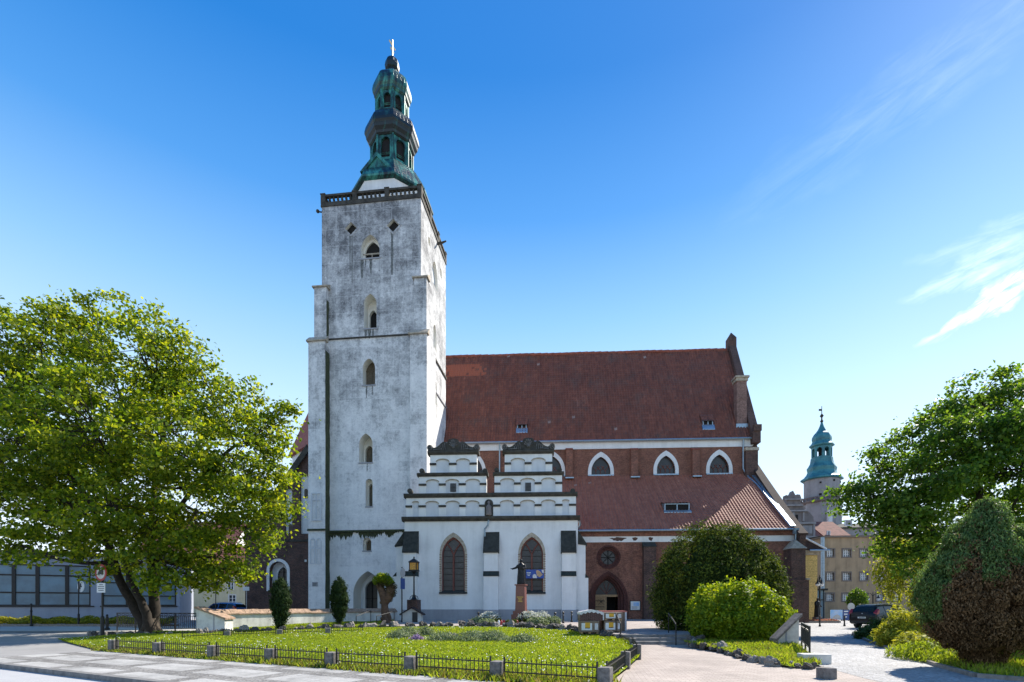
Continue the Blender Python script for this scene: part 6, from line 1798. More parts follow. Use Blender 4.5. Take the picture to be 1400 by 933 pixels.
def build_castle_tower():
    Y = 86; c = at(1123.5, 690, Y); S = Y / F
    def z(py): return EYE + (HY - py) * S
    T = thing('castle_tower', 'round grey castle tower with green copper spire rising behind the beige wing', 'tower', (c.x, Y, 0))
    R_ = 22.2 * S
    lo = MB(); lo.lathe([(23.2 * S, -0.2), (23.2 * S, z(690))], 8, (0, 0, 0), R(12)); lo.build('lower_shaft', M['castle'], T)
    up = MB().lathe([(21.8 * S, z(690)), (21.8 * S, z(657))], 18, (0, 0, 0)); up.build('shaft', M['castle'], T)
    op = MB()
    def put(px, py0, py1, w_, mat, name, dr=0.03):
        xx = (px - 1123.5) * S; r = 21.8 * S; yy = -math.sqrt(max(0.1, r * r - xx * xx))
        th = math.atan2(xx, -yy)
        m = MB(); hw = w_ * S / 2
        m.box(-hw, hw, -0.06, 0.3, z(py1), z(py0))
        m.v = [(xx + p[0] * math.cos(th) - p[1] * math.sin(th), yy + p[0] * math.sin(th) + p[1] * math.cos(th), p[2]) for p in m.v]
        m.build(name, mat, T)
    put(1126.8, 678.5, 683, 7, M['dark'], 'window'); put(1111, 678.5, 681.5, 3, M['dark'], 'window')
    put(1111, 663, 665, 2.2, M['dark'], 'window'); put(1127, 660.5, 663, 2.2, M['dark'], 'window'); put(1140, 661, 664, 2, M['dark'], 'window')
    g_ = MB().lathe([(23.4 * S, z(690) + 0.001), (25.5 * S, z(688)), (25.5 * S, z(687)), (22 * S, z(687))], 18, (0, 0, 0)); g_.build('gallery', M['castle_dk'], T)
    rb = MB()
    for i in range(26):
        a = 2 * math.pi * i / 26; rb.tube([(25 * S * math.cos(a), 25 * S * math.sin(a), z(687)), (25 * S * math.cos(a), 25 * S * math.sin(a), z(683.5))], 0.12, 5)
    rb.tube([(25 * S * math.cos(a), 25 * S * math.sin(a), z(683.3)) for a in np.linspace(0, 2 * math.pi, 40)], 0.14, 5)
    rb.build('balustrade', M['castle_dk'], T)
    MB().box(-6 * S, -1 * S, -21.8 * S - 0.4, -21.8 * S + 0.4, z(718), z(702)).build('window', M['frame_w'], T)
    k8 = 1 / math.cos(math.pi / 8)
    def oct_(prof, name):
        MB().lathe([(r * S * k8, z(py)) for r, py in prof], 8, (0, 0, 0), R(22.5)).build(name, M['copper_far'], T)
    oct_([(22.5, 658), (24, 657), (23.5, 655), (20, 652.5), (17.3, 649), (16, 645.5), (16.6, 642.5), (16.8, 640.5), (15.2, 638), (13.2, 634), (12.6, 630), (12.4, 627)], 'spire_roof')
    hw = 11.6
    m = MB(); r = hw * S
    for k in range(8):
        th = math.pi / 4 * k; nx, ny = math.cos(th), math.sin(th); half = r * math.tan(math.pi / 8)
        mp = lambda s, t, d, nx=nx, ny=ny: (nx * (r - d) - ny * s, ny * (r - d) + nx * s, t)
        m.wall([(-half, z(627)), (half, z(627)), (half, z(611)), (-half, z(611))], [arch(-half * 0.62, half * 0.62, z(626), z(614), n=4, pointed=False, d=0.25)], mp)
    lo_ = m.build('lantern', M['copper_far'], T)
    MB().lathe([(r * 0.35, z(627)), (r * 0.35, z(612))], 8).build('core', M['dark'], lo_)
    oct_([(12, 612), (14, 610.8), (14.2, 609.5), (11.5, 606.5), (10.6, 604), (11.2, 601), (10.8, 598), (8.8, 594), (6.0, 590.5), (4.2, 587.5), (2.4, 583), (1.6, 580), (1.2, 578)], 'spire_roof')
    fn = MB().lathe([(1.2 * S, z(578)), (2.2 * S, z(576)), (1.0 * S, z(574.5)), (0.8 * S, z(571.5)), (2.5 * S, z(569)), (1.0 * S, z(566.5)), (0.5 * S, z(566)), (0.35 * S, z(555.5))], 10)
    fn.build('finial', M['slate'], T)
    MB().box(-4 * S, 0, -0.04, 0.04, z(562), z(559.5)).build('weathervane', M['slate'], T)
M['copper_far'] = plain('blue_green_copper', (0.05, 0.195, 0.205), 0.5, 0.1, var=0.45, scale=0.9, bmp=0.2, dark=(0.02, 0.10, 0.13))
build_castle_tower()
house('red_roof_house', 'small house with dark red tiled roof below the round castle tower', 74, 1128, 1159, 733, 2.6, M['castle'], M['tile_old_red'], 9, wins=((1131.5, 1134, 727, 733),), deg=3)
house('attic_house', 'pale house with white dormer wall half hidden by the right hand tree', 80, 1150, 1215, 722, 1.2, M['castle'], M['slate'], 9, wins=((1156, 1164, 712, 718),), deg=3)
# ------------------------------------------------------------------ trees and shrubs
def bezier(p0, p1, p2, n=8):
    return [p0 * (1 - t) ** 2 + p1 * 2 * t * (1 - t) + p2 * t * t for t in (i / n for i in range(n + 1))]

def make_tree(name, label, base, stems, lobes, nleaf, L, Wd, leafmat_, bark, seed, clumps=42, cr=0.75, flat=0.7, up=0.5, droop=0.0, twig=0.5, group=None, sprays=0.0):
    rng = np.random.default_rng(seed); rr = random.Random(seed)
    T = thing(name, label, 'tree', base, 0, group)
    b = Vector(base)
    tm = MB()
    nodes = []
    for pts, r0, r1 in stems:
        pts = [Vector(p) - b for p in pts]
        n = len(pts); fine = []
        for i in range(n - 1):
            for k in range(4):
                t = k / 4
                a = pts[max(i - 1, 0)]; p = pts[i]; q = pts[i + 1]; d = pts[min(i + 2, n - 1)]
                fine.append(0.5 * ((2 * p) + (q - a) * t + (2 * a - 5 * p + 4 * q - d) * t * t + (3 * p - a - 3 * q + d) * t ** 3))
        fine.append(pts[-1])
        rad = [r0 + (r1 - r0) * (i / (len(fine) - 1)) ** 0.7 for i in range(len(fine))]
        fine = [p + Vector((rr.gauss(0, 0.03), rr.gauss(0, 0.03), 0)) * min(1, i) for i, p in enumerate(fine)]
        tm.tube(fine, rad, 10)
        nodes += [q for q in zip(fine, rad) if q[0].z > 3.6] or list(zip(fine, rad))[3:]
    Ps = []; Ns = []
    for lc, lr in lobes:
        c = Vector(lc) - b
        # limb to the lobe
        cand = sorted(nodes, key=lambda q: (q[0] - c).length + abs(q[0].z - (c.z - 0.7 * (c - q[0]).length * 0.5)) * 0.4)[:1][0]
        mid = (cand[0] + c) / 2 + Vector((rr.gauss(0, 0.3), rr.gauss(0, 0.3), -0.12 * (c - cand[0]).length))
        path = bezier(cand[0], mid, c, 7)
        r0 = min(cand[1] * 0.7, 0.05 + 0.02 * (c - cand[0]).length)
        tm.tube(path, [r0 * (1 - 0.75 * i / 7) for i in range(8)], 7)
        k = max(6, int(clumps * (lr / 3.0) ** 2))
        d = sphere_pts(k, rng)
        rad = lr * rng.uniform(0.30, 1.05, k) ** 0.45
        cc = np.array(c) + d * rad[:, None] * np.array([1, 1, 0.85])
        for q in cc:
            if rr.random() < twig:
                s = path[rr.randint(2, 7)]; e = Vector(q)
                m2 = (s + e) / 2 + Vector((rr.gauss(0, 0.15), rr.gauss(0, 0.15), 0.1))
                tm.tube([s, m2, e], [max(0.014, r0 * 0.3), 0.02, 0.01], 4, cap=False)
            nl = int(nleaf * rng.uniform(0.4, 1.5))
            s_ = cr * rng.uniform(0.65, 1.3)
            off = rng.normal(0, 1, (nl, 3)) * np.array([s_, s_, s_ * flat]) * 0.55
            if droop:
                off[:, 2] -= np.abs(rng.normal(0, 1, nl)) * droop; off[:, :2] *= 0.55
            p = q + off
            outw = p - np.array(c); outw /= np.linalg.norm(outw, axis=1)[:, None] + 1e-6
            Ps.append(p); Ns.append(outw * 0.5 + np.array([0, 0, up]))
    tm.build('trunk', bark, T, smooth=True)
    P = np.vstack(Ps); Nn = np.vstack(Ns)
    upv = np.array([0, 0, -1.0]) if droop else None
    build_leaves('crown', leaf_mesh(P, Nn, L, Wd, up=upv, spread=0.7, rng=rng), leafmat_, T)
    return T

def px_lobes(Y, lst, mpp=None):
    out = []
    for px, py, r, dy in lst:
        p = at(px, py, Y + dy); out.append((p, r))
    return out

# the large tree on the left
YB = 28.5
def T1(px, py, dy=0.0): return at(px, py, YB + dy)
lob = px_lobes(YB, [
    (55, 468, 2.9, 0), (125, 450, 2.2, 1.5), (190, 478, 2.9, -0.5), (262, 500, 2.3, 1), (296, 545, 2.6, 0), (352, 592, 1.7, -1), (372, 600, 1.3, 1),
    (362, 660, 1.9, 0.5), (322, 640, 2.4, -1.5), (338, 722, 2.1, 0.5), (300, 760, 1.5, -0.5), (250, 740, 2.3, 1.5), (205, 720, 2.0, -2), (235, 610, 3.0, -2.5),
    (130, 580, 3.2, -3), (150, 690, 2.6, -3.0), (90, 700, 2.6, -1), (35, 700, 2.5, 0), (20, 600, 3.2, -2), (-40, 540, 3.0, 0), (-60, 650, 3.0, 0),
    (60, 560, 3.0, 2.5), (160, 540, 3.0, 3.5), (240, 580, 3.0, 3.5), (300, 660, 2.6, 3.5), (180, 650, 2.8, 4), (60, 660, 2.8, 4), (-20, 460, 2.4, 1), (110, 640, 2.6, 0.5),
    (380, 690, 1.0, 0.3), (270, 700, 2.0, -2.5), (395, 570, 0.8, 0), (-110, 590, 3, 0), (70, 735, 1.6, -2), (130, 740, 1.3, -1), (120, 768, 1.1, -2.5), (195, 768, 1.2, -3.2), (245, 775, 1.2, -2.6), (300, 785, 0.9, -1.5), (338, 775, 1.0, 0.5), (30, 745, 1.2, 0), (215, 790, 0.8, -3.5), (165, 775, 0.9, 3.0), (270, 800, 0.7, -1.0)])
stems = [([at(203, 866, YB), at(183, 828, YB), at(160, 785, YB - 0.3), at(140, 720, YB - 0.6), at(90, 640, YB - 0.8), at(40, 560, YB - 0.6)], 0.34, 0.09),
         ([at(208, 866, YB - 0.2), at(196, 830, YB - 0.4), at(178, 790, YB - 0.5), at(165, 730, YB - 0.5), at(160, 640, YB), at(165, 540, YB)], 0.28, 0.08),
         ([at(209, 866, YB + 0.2), at(211, 825, YB + 0.2), at(208, 785, YB + 0.3), at(206, 730, YB + 0.6), at(215, 640, YB + 0.8), at(235, 540, YB + 1)], 0.36, 0.09),
         ([at(210, 866, YB + 0.4), at(213, 830, YB + 0.5), at(214, 780, YB + 0.6), at(232, 720, YB + 0.3), at(270, 660, YB), at(320, 610, YB - 0.2)], 0.28, 0.08)]
make_tree('maple_tree', 'large spreading maple with several leaning trunks and bright yellow green leaves left of the church', (at(206, 866, YB).x, YB, 0.2), stems, lob, 74, 0.215, 0.17, M['maple'], M['bark_dark'], 21, clumps=56, cr=0.70, flat=0.5, twig=0.7)
rb = MB()
rng_ = random.Random(2)
for k in range(9):                           # root flare
    a = 2 * math.pi * k / 9; rb.tube([(0.1 * math.cos(a), 0.1 * math.sin(a), 0.7), (0.36 * math.cos(a), 0.34 * math.sin(a), 0.15), (0.7 * math.cos(a), 0.65 * math.sin(a), -0.12)], [0.2, 0.16, 0.05], 7)
mt = [o for o in bpy.data.objects if o.name == 'maple_tree'][0]
rb.build('root', M['bark'], mt, smooth=True, off=(0, 0, 0))

# the right hand tree
YR = 30.0
lob = px_lobes(YR, [
    (1345, 535, 1.5, 0), (1295, 552, 1.5, 0.5), (1395, 555, 2.0, 0), (1262, 592, 1.4, 0), (1318, 600, 2.2, -1.5), (1250, 640, 1.7, 0.5), (1385, 630, 2.6, -2), (1320, 660, 2.2, 1.5),
    (1208, 655, 1.2, 0.5), (1172, 668, 1.0, 0), (1188, 700, 1.2, 0), (1225, 700, 1.5, -0.5), (1270, 705, 1.9, -1), (1235, 742, 1.2, 0), (1290, 750, 1.4, 0.5), (1330, 720, 2.2, 2),
    (1440, 600, 2.6, 0), (1440, 690, 2.6, 0), (1390, 720, 2.2, 0), (1350, 580, 1.8, 2), (1160, 690, 0.7, 0.3), (1290, 620, 1.5, 2), (1214, 620, 0.8, 0), (1480, 640, 2.5, 0), (1300, 640, 2.0, -2.5), (1360, 600, 2.0, -2.5), (1250, 690, 1.6, -1.5), (1200, 680, 1.2, -1), (1255, 768, 1.2, -0.5), (1222, 742, 1.0, 0), (1300, 785, 1.4, 0), (1205, 722, 0.9, 0), (1155, 672, 0.8, 0)])
stems = [([at(1338, 864, YR), at(1338, 810, YR), at(1335, 750, YR), at(1338, 680, YR), at(1340, 600, YR), at(1345, 550, YR)], 0.4, 0.08),
         ([at(1337, 800, YR), at(1310, 760, YR), at(1270, 720, YR), at(1225, 690, YR), at(1190, 675, YR)], 0.2, 0.05),
         ([at(1339, 800, YR), at(1365, 740, YR), at(1390, 680, YR - 0.5), at(1400, 610, YR)], 0.24, 0.06)]
make_tree('maple_tree', 'tall dark green leafy tree rising behind the conifers at the right edge', (at(1338, 864, YR).x, YR, 0.1), stems, lob, 70, 0.23, 0.18, M['maple_dk'], M['bark_dark'], 33, clumps=62, cr=0.72, flat=0.42, twig=0.6)

# weeping birch behind the junipers
YW = 37.0
lob = px_lobes(YW, [(1225, 745, 1.3, 0), (1262, 738, 1.5, 0.5), (1290, 752, 1.4, 0), (1210, 772, 1.0, -0.5), (1245, 778, 1.3, 0), (1282, 785, 1.3, 0.6), (1228, 800, 0.9, 0), (1265, 810, 1.0, 0), (1300, 800, 1.2, 0)])
stems = [([at(1283, 856, YW), at(1282, 820, YW), at(1278, 780, YW), at(1268, 745, YW)], 0.2, 0.06)]
make_tree('birch_tree', 'small weeping birch with hanging pale yellow green foliage in front of the beige wing', (at(1283, 856, YW).x, YW, 0.1), stems, lob, 58, 0.24, 0.13, M['birch'], M['bark'], 41, clumps=110, cr=0.6, droop=0.75, up=0.0, twig=0.25)

def bush(name, label, base, prof, leaf, L, Wd, n, seed, lumps=26, lump=0.16, core=True, up=None, spread=0.8, sx=1.0, sy=1.0, cat='shrub', mats=None, midx=None, stem=None, group=None, depth=0.35, spikes=0.0, single_mesh=False, jitter=0.05, clump=0.0, nclump=0, skew=0.0):
    """shrub grown from a profile [(radius, height)...]: big bulges, then small leaf clumps standing proud of them, then stray shoots"""
    rng = np.random.default_rng(seed)
    hs = np.array([p[1] for p in prof]); rs = np.array([p[0] for p in prof])
    H = hs[-1]; Rm = rs.max()
    lz = rng.uniform(0.02, 1.0, lumps) * H; lt = rng.uniform(0, 2 * np.pi, lumps); lrr = np.interp(lz, hs, rs)
    LC = np.column_stack([np.cos(lt) * lrr, np.sin(lt) * lrr, lz]); ls = rng.uniform(0.16, 0.34, lumps) * max(Rm, 0.3); lam = rng.uniform(-0.7, 1.0, lumps)
    def surface(m_):
        z = rng.uniform(0, H, m_ * 3); r = np.interp(z, hs, rs)
        keep = rng.uniform(0, Rm, m_ * 3) < r + 0.12 * Rm; z = z[keep][:m_]; r = r[keep][:m_]; k = len(z)
        th = rng.uniform(0, 2 * np.pi, k)
        P0 = np.column_stack([np.cos(th) * r, np.sin(th) * r, z]); push = np.zeros(k)
        for q, s_, a_ in zip(LC, ls, lam):
            push += a_ * np.exp(-((P0 - q) ** 2).sum(1) / (s_ * s_))
        push = np.clip(push, -1.0, 1.3) * lump
        rad = np.maximum(r + push * Rm, 0.0)
        nz = -np.interp(z, hs, np.gradient(rs, hs))
        Nn = np.column_stack([np.cos(th), np.sin(th), np.clip(nz, -1, 1.5)]); Nn /= np.linalg.norm(Nn, axis=1)[:, None]
        return np.column_stack([np.cos(th) * rad, np.sin(th) * rad, z + push * H * 0.12]), Nn
    if nclump:
        C, CN = surface(nclump)
        k = len(C); per = max(1, n // k)
        i = np.repeat(np.arange(k), per)
        cs = clump * rng.uniform(0.6, 1.45, k)
        inset = rng.uniform(-0.25, 1.0, k) * clump
        C = C - CN * inset[:, None]
        d = sphere_pts(len(i), rng); rr_ = rng.uniform(0.2, 1, len(i)) ** 0.4
        if spikes:
            rr_ = rr_ * (1 + spikes * rng.uniform(0, 1, len(i)) ** 5 * 4)
        P = C[i] + d * (cs[i] * rr_)[:, None]
        Nn = d * 0.8 + CN[i] * 0.5
    else:
        P, Nn = surface(n); k = len(P)
        P = P * (1 - depth * rng.uniform(0, 1, k) ** 1.6 * 0.9)[:, None] * np.array([1, 1, 0]) + P * np.array([0, 0, 1])
        if spikes: P[:, :2] *= (1 + spikes * (rng.uniform(0, 1, k) ** 6))[:, None]
        P += rng.normal(0, jitter, P.shape)
    P = P * np.array([sx, sy, 1.0])
    P[:, 2] = np.maximum(P[:, 2], 0.02)
    V = leaf_mesh(P, Nn, L, Wd, up=up, spread=spread, rng=rng)
    ex = None
    if core:
        ex = MB(); ex.mi = 1 if (midx and mats and len(mats) > 1) else 0; ex.lathe([(max(0.02, q * 0.62), h * 0.92 + 0.02) for q, h in prof], 14, sx=sx, sy=sy)
    mi = midx(P, rng) if midx else None
    ms = mats or leaf
    if single_mesh:
        o = build_leaves(name, V, ms, None, midx=mi, extra=ex)
        o.location = base; tag(o, label, cat, group); return o
    T = thing(name, label, cat, base, 0, group)
    build_leaves('foliage', V, ms, T, midx=mi, extra=ex)
    if stem: stem(T)
    return T

def tube_stem(*segs, mat='bark', name='trunk'):
    def fn(T):
        m = MB()
        for pts, r in segs: m.tube(pts, r, 8)
        m.build(name, M[mat], T, smooth=True, off=(0, 0, 0))
    return fn

# big dark yew beside the brick wall
yb = 25.0; c = at(984, 866, yb)
S = yb / F
bush('yew_bush', 'large dark rounded yew bush standing against the brick aisle wall', (c.x, yb + 0.5, 0.3),
     [(2.3, 0.0), (2.85, 0.7), (3.05, 1.6), (2.95, 2.6), (2.6, 3.4), (2.1, 4.1), (1.55, 4.7), (0.95, 5.1), (0.25, 5.3)], M['yew'], 0.17, 0.055, 64000, 51, lumps=30, lump=0.15, spread=0.8, sy=0.85, nclump=900, clump=0.34, spikes=0.16,
     stem=tube_stem(([(0, 0, -0.2), (0.1, 0, 2.0)], [0.3, 0.2]), ([(0, 0, 0), (1.2, 0.2, 1.6)], [0.18, 0.1]), ([(0, 0, 0), (-1.2, -0.2, 1.6)], [0.18, 0.1])))
# thin upright yew shoots at its right side
c2 = at(1062, 866, 25.5)
bush('yew_bush', 'smaller loose grey green yew between the big dark bush and the downpipe', (c2.x, 26.2, 0.3),
     [(0.7, 0.0), (0.85, 1.0), (0.8, 2.2), (0.62, 3.1), (0.25, 3.8)], M['yew2'] if 'yew2' in M else M['juniper'], 0.17, 0.05, 6500, 52, lumps=14, lump=0.25, core=False, depth=0.9, spikes=0.25, stem=tube_stem(([(0, 0, -0.1), (0, 0, 2.4)], [0.06, 0.03])))
# bright lime green shrub
yl = 20.9; c = at(1008, 884, yl)
bush('lime_shrub', 'bright lime green rounded shrub in front of the dark yew bush', (c.x, yl, 0.16),
     [(1.5, 0.0), (1.8, 0.4), (1.95, 0.9), (1.85, 1.45), (1.5, 1.9), (1.0, 2.3), (0.3, 2.5)], M['lime'], 0.125, 0.08, 30000, 53, lumps=22, lump=0.16, spread=0.7, sy=0.85, nclump=520, clump=0.2, spikes=0.2,
     stem=tube_stem(([(0, 0, -0.1), (0, 0, 1.0)], [0.1, 0.06]), ([(0, 0, 0), (0.7, 0.1, 0.9)], [0.06, 0.03]), ([(0, 0, 0), (-0.7, -0.1, 0.9)], [0.06, 0.03])))

# the half dead thuja in the right foreground
yt = 12.6; c = at(1345, 925, yt)
def thuja_mix(P, rng):
    x, y, z = P[:, 0], P[:, 1], P[:, 2]
    xs = 0.73 * x - 0.68 * y
    w = 0.5 * np.sin(xs * 2.3 + 1.0 + 1.3 * np.sin(z * 1.9)) + 0.4 * np.cos(y * 2.6 + z * 1.7) + 0.35 * np.sin(z * 4.1 + x * 5.2) + 0.25 * np.sin(x * 9 + y * 7 + z * 8)
    edge = 2.1 + 0.40 * w + np.where(xs < -0.72, -0.75, 0.0) + np.where(np.abs(xs + 0.28) < 0.26, 0.8, 0.0) + rng.normal(0, 0.14, len(P))
    dead = z < edge
    return (dead | (rng.uniform(0, 1, len(P)) < 0.05)).astype(np.int32)
bush('thuja_tree', 'large rounded thuja with dead brown lower foliage and green top beside the street', (c.x, yt, GZ + 0.05),
     [(0.2, 0.32), (0.7, 0.55), (1.08, 1.0), (1.28, 1.6), (1.22, 2.1), (0.98, 2.7), (0.68, 3.25), (0.40, 3.6), (0.18, 3.9), (0.03, 4.08)], None, 0.085, 0.030, 120000, 54, lumps=34, lump=0.13, spread=0.7, up=np.array([0, 0, 1.0]), nclump=900, clump=0.165, spikes=0.05,
     mats=[M['thuja'], M['thuja_dead']], midx=thuja_mix, cat='tree', stem=tube_stem(([(-0.02, 0, -0.15), (0.0, 0, 0.4), (0.02, 0, 1.6)], [0.17, 0.13, 0.08]), mat='bark_red'))
# second dark conifer further right, mostly outside the picture
c = at(1428, 880, 15.5)
bush('thuja_tree', 'dark green thuja at the right edge behind the browning one', (c.x, 15.5, GZ + 0.05),
     [(0.5, 0.1), (1.1, 0.5), (1.3, 1.3), (1.15, 2.3), (0.8, 3.2), (0.35, 4.0), (0.08, 4.3)], M['thuja'], 0.10, 0.033, 30000, 55, lumps=24, lump=0.17, spread=0.75, nclump=320, clump=0.18, up=np.array([0, 0, 1.0]), cat='tree', stem=tube_stem(([(0, 0, -0.1), (0, 0, 1.6)], [0.13, 0.07]), mat='bark_red'))

# spreading junipers along the side street
def juniper(name, label, x, y, w, h, n, seed, mat, sy=0.7):
    return bush(name, label, (x, y, GZ + 0.03), [(w * 0.75, 0.0), (w, h * 0.3), (w * 0.9, h * 0.6), (w * 0.55, h * 0.9), (w * 0.15, h)], M[mat], 0.17, 0.045, n, seed, lumps=14, lump=0.28, spread=0.55, sy=sy, nclump=max(30, n // 60), clump=0.16 * w ** 0.5, spikes=0.35,
         stem=tube_stem(([(0, 0, -0.1), (0.1, 0, h * 0.5)], [0.07, 0.03])))
for lbl, px, py, Y, w, h, n, sd, mt in (
    ('wide dark green juniper nearest the black car', 1236, 862, 26.0, 1.7, 0.95, 8000, 61, 'juniper'),
    ('low dark green juniper at the verge corner in front of the black car', 1206, 869, 24.0, 1.2, 0.45, 5000, 62, 'juniper'),
    ('tall golden juniper with bright yellow tips behind the verge kerb', 1258, 880, 19.4, 1.35, 1.35, 9000, 63, 'juniper_gold'),
    ('small golden juniper left of the tall golden one', 1228, 884, 19.0, 0.62, 0.62, 3000, 64, 'juniper_gold'),
    ('low golden juniper beside the browning thuja', 1266, 893, 16.6, 0.85, 0.62, 5000, 65, 'juniper_gold'),
    ('dark green juniper between the golden ones and the thuja', 1300, 876, 20.5, 1.6, 1.5, 8000, 66, 'juniper')):
    p = at(px, py, Y); juniper('juniper_shrub', lbl, p.x, Y, w, h, n, sd, mt)
# loose weeds on the verge
p = on(1268, 905, GZ)
bush('weed_clump', 'loose light green weeds spilling over the verge kerb', (p.x + 0.4, p.y + 0.5, GZ + 0.04), [(0.9, 0), (0.85, 0.2), (0.4, 0.42)], M['blade'], 0.17, 0.035, 2600, 67, lumps=12, lump=0.3, core=False, depth=1.0, cat='plant', single_mesh=True, up=np.array([0, 0, 1.0]))
p = on(1318, 912, GZ)
bush('weed_clump', 'green weeds under the browning thuja at the kerb end', (p.x + 0.5, p.y + 0.6, GZ + 0.04), [(1.0, 0), (0.9, 0.16), (0.4, 0.34)], M['blade'], 0.15, 0.035, 2600, 68, lumps=12, lump=0.3, core=False, depth=1.0, cat='plant', single_mesh=True, up=np.array([0, 0, 1.0]))

# two narrow yews before the white wall
for lbl, px, py0, py1, Y, w, sd in (('narrow dark columnar yew in front of the white wall below the arched brick window', 383.5, 858, 792, 27.6, 0.45, 71),
                                   ('narrow dark columnar yew in front of the white wall below the tower corner', 464, 851, 790, 31.0, 0.46, 72)):
    b = at(px, py0, Y); h = (py0 - py1) * Y / F
    bush('columnar_yew', lbl, (b.x, Y, b.z - 0.05), [(0.06, 0.0), (w * 0.45, h * 0.12), (w * 0.82, h * 0.3), (w, h * 0.55), (w * 0.9, h * 0.75), (w * 0.72, h * 0.88), (w * 0.3, h * 0.98), (0.04, h * 1.03)], M['yew_dk'], 0.15, 0.04, 12000, sd, lumps=16, lump=0.14, spread=0.6, nclump=240, clump=0.10, up=np.array([0, 0, 2.2]), spikes=0.4,
         stem=tube_stem(([(0, 0, -0.1), (0, 0, h * 0.4)], [0.07, 0.05])))

# pollarded tree with a one sided crown
def pollard():
    Y = 34.0; b = at(525.5, 852, Y); S = Y / F
    T = thing('pollarded_tree', 'small pruned tree with twisted trunk and yellow green tuft before the tower door', 'tree', (b.x, Y, b.z))
    m = MB()
    def q(px, py, dy=0): return ((px - 525.5) * S, dy, (852 - py) * S)
    m.tube([q(530, 855), q(527.5, 848), q(525, 838), q(526, 826), q(523.5, 812), q(519, 802), q(515.5, 795)], [0.32, 0.24, 0.2, 0.24, 0.27, 0.2, 0.12], 9)
    m.tube([q(531, 855), q(533, 845), q(529, 834), q(527, 826)], [0.2, 0.12, 0.12, 0.16], 8)
    m.tube([q(526, 826), q(531, 817), q(534, 806), q(532, 799)], [0.22, 0.3, 0.3, 0.14], 9)
    for p, r in ((q(521.5, 824), 0.12), (q(535, 812), 0.22), (q(520, 806), 0.17), (q(536, 803), 0.2), (q(528, 818), 0.2), (q(523, 846), 0.15)): m.ball(p, r, 9, 6)
    m.build('trunk', M['bark_red'], T, smooth=True, off=(0, 0, 0))
    rng = np.random.default_rng(73); Ps = []; mi = []
    for px, py, r, n, k in ((516, 794, 0.32, 900, 0), (521, 791, 0.36, 1200, 0), (527, 791.5, 0.36, 1200, 0), (532, 796, 0.34, 900, 0), (535, 803, 0.36, 800, 1), (535, 811, 0.34, 700, 1), (520, 800, 0.3, 500, 1), (529, 800, 0.4, 700, 1), (532, 819, 0.24, 300, 1)):
        Ps.append(np.array(q(px, py)) + sphere_pts(n, rng) * r * rng.uniform(0.6, 1.1, n)[:, None]); mi += [k] * n
    P = np.vstack(Ps)
    build_leaves('crown', leaf_mesh(P, np.tile([0, 0, 0.6], (len(P), 1)), 0.09, 0.05, spread=0.8, rng=rng), [M['lime'], M['dead_twig']], T, midx=np.array(mi))
M['dead_twig'] = leafmat('brown_twigs', (0.04, 0.028, 0.016), (0.07, 0.055, 0.025), (0.11, 0.10, 0.035), 0.2, (1.3, 1.2, 0.7), 0.8, 1.5, 0.1)
pollard()

# hedge bed in front of the shop
def strip_bush(name, label, cat, p, q, depth, h, n, L, mats, seed, midx=None, kind=None, kerb=True):
    rng = np.random.default_rng(seed)
    p, q = Vector(p), Vector(q); d = q - p; Ln = d.length; d.normalize()
    s = rng.uniform(0, Ln, n); w = rng.uniform(0, depth, n)
    top = h * (0.75 + 0.25 * np.sin(s * 2.1) * np.cos(s * 0.7 + w * 3)) * (1 - 0.35 * np.abs(w / depth - 0.5))
    z = top * rng.uniform(0.1, 1.0, n) ** 0.5
    P = np.column_stack([s, w, z])
    o = thing(name, label, cat, (p.x, p.y, GZ), math.atan2(d.y, d.x))
    build_leaves('foliage', leaf_mesh(P, np.tile([0, -0.3, 0.8], (n, 1)), L, L * 0.55, spread=0.7, rng=rng), mats, o, midx=midx(P, rng) if midx else None)
    if kerb:
        k = MB(); nn = max(3, int(Ln / 1.0))
        for i in range(nn): k.box(Ln * i / nn + 0.01, Ln * (i + 1) / nn - 0.01, -0.18, -0.02, -0.1, 0.2)
        k.build('edging', M['rock_pale'], o, off=(0, 0, 0))
        MB().box(0, Ln, -0.02, depth, -0.1, 0.1).build('soil', M['soil'], o, off=(0, 0, 0))
    return o
strip_bush('low_hedge', 'low yellow green hedge along the foot of the blue grey shop', 'hedge', (-40.5, 38.0), (-26.0, 38.0), 2.0, 0.85, 15000, 0.16, [M['hedge'], M['juniper']], 81, lambda P, r: ((P[:, 1] > 1.3) & (r.uniform(0, 1, len(P)) < 0.8)).astype(np.int32))
strip_bush('flower_bed', 'long low bed of orange red flowers in front of the beige wing', 'flower bed', at(1103, 853, 46).xy, at(1148, 853, 46).xy, 1.2, 0.38, 3500, 0.13, [M['redfl'], M['juniper']], 82, lambda P, r: (r.uniform(0, 1, len(P)) < 0.25).astype(np.int32))
pb_ = at(1172, 850, 56)
bush('round_bush', 'small dark round bush at the foot of the beige wing behind the car', (pb_.x, 56, 0.1), [(0.3, 0.9), (0.9, 1.6), (1.0, 2.3), (0.7, 3.0), (0.1, 3.4)], M['maple_dk'], 0.22, 0.14, 2500, 83, lumps=14, lump=0.2, stem=tube_stem(([(0, 0, -0.1), (0, 0, 1.6)], [0.12, 0.08])))
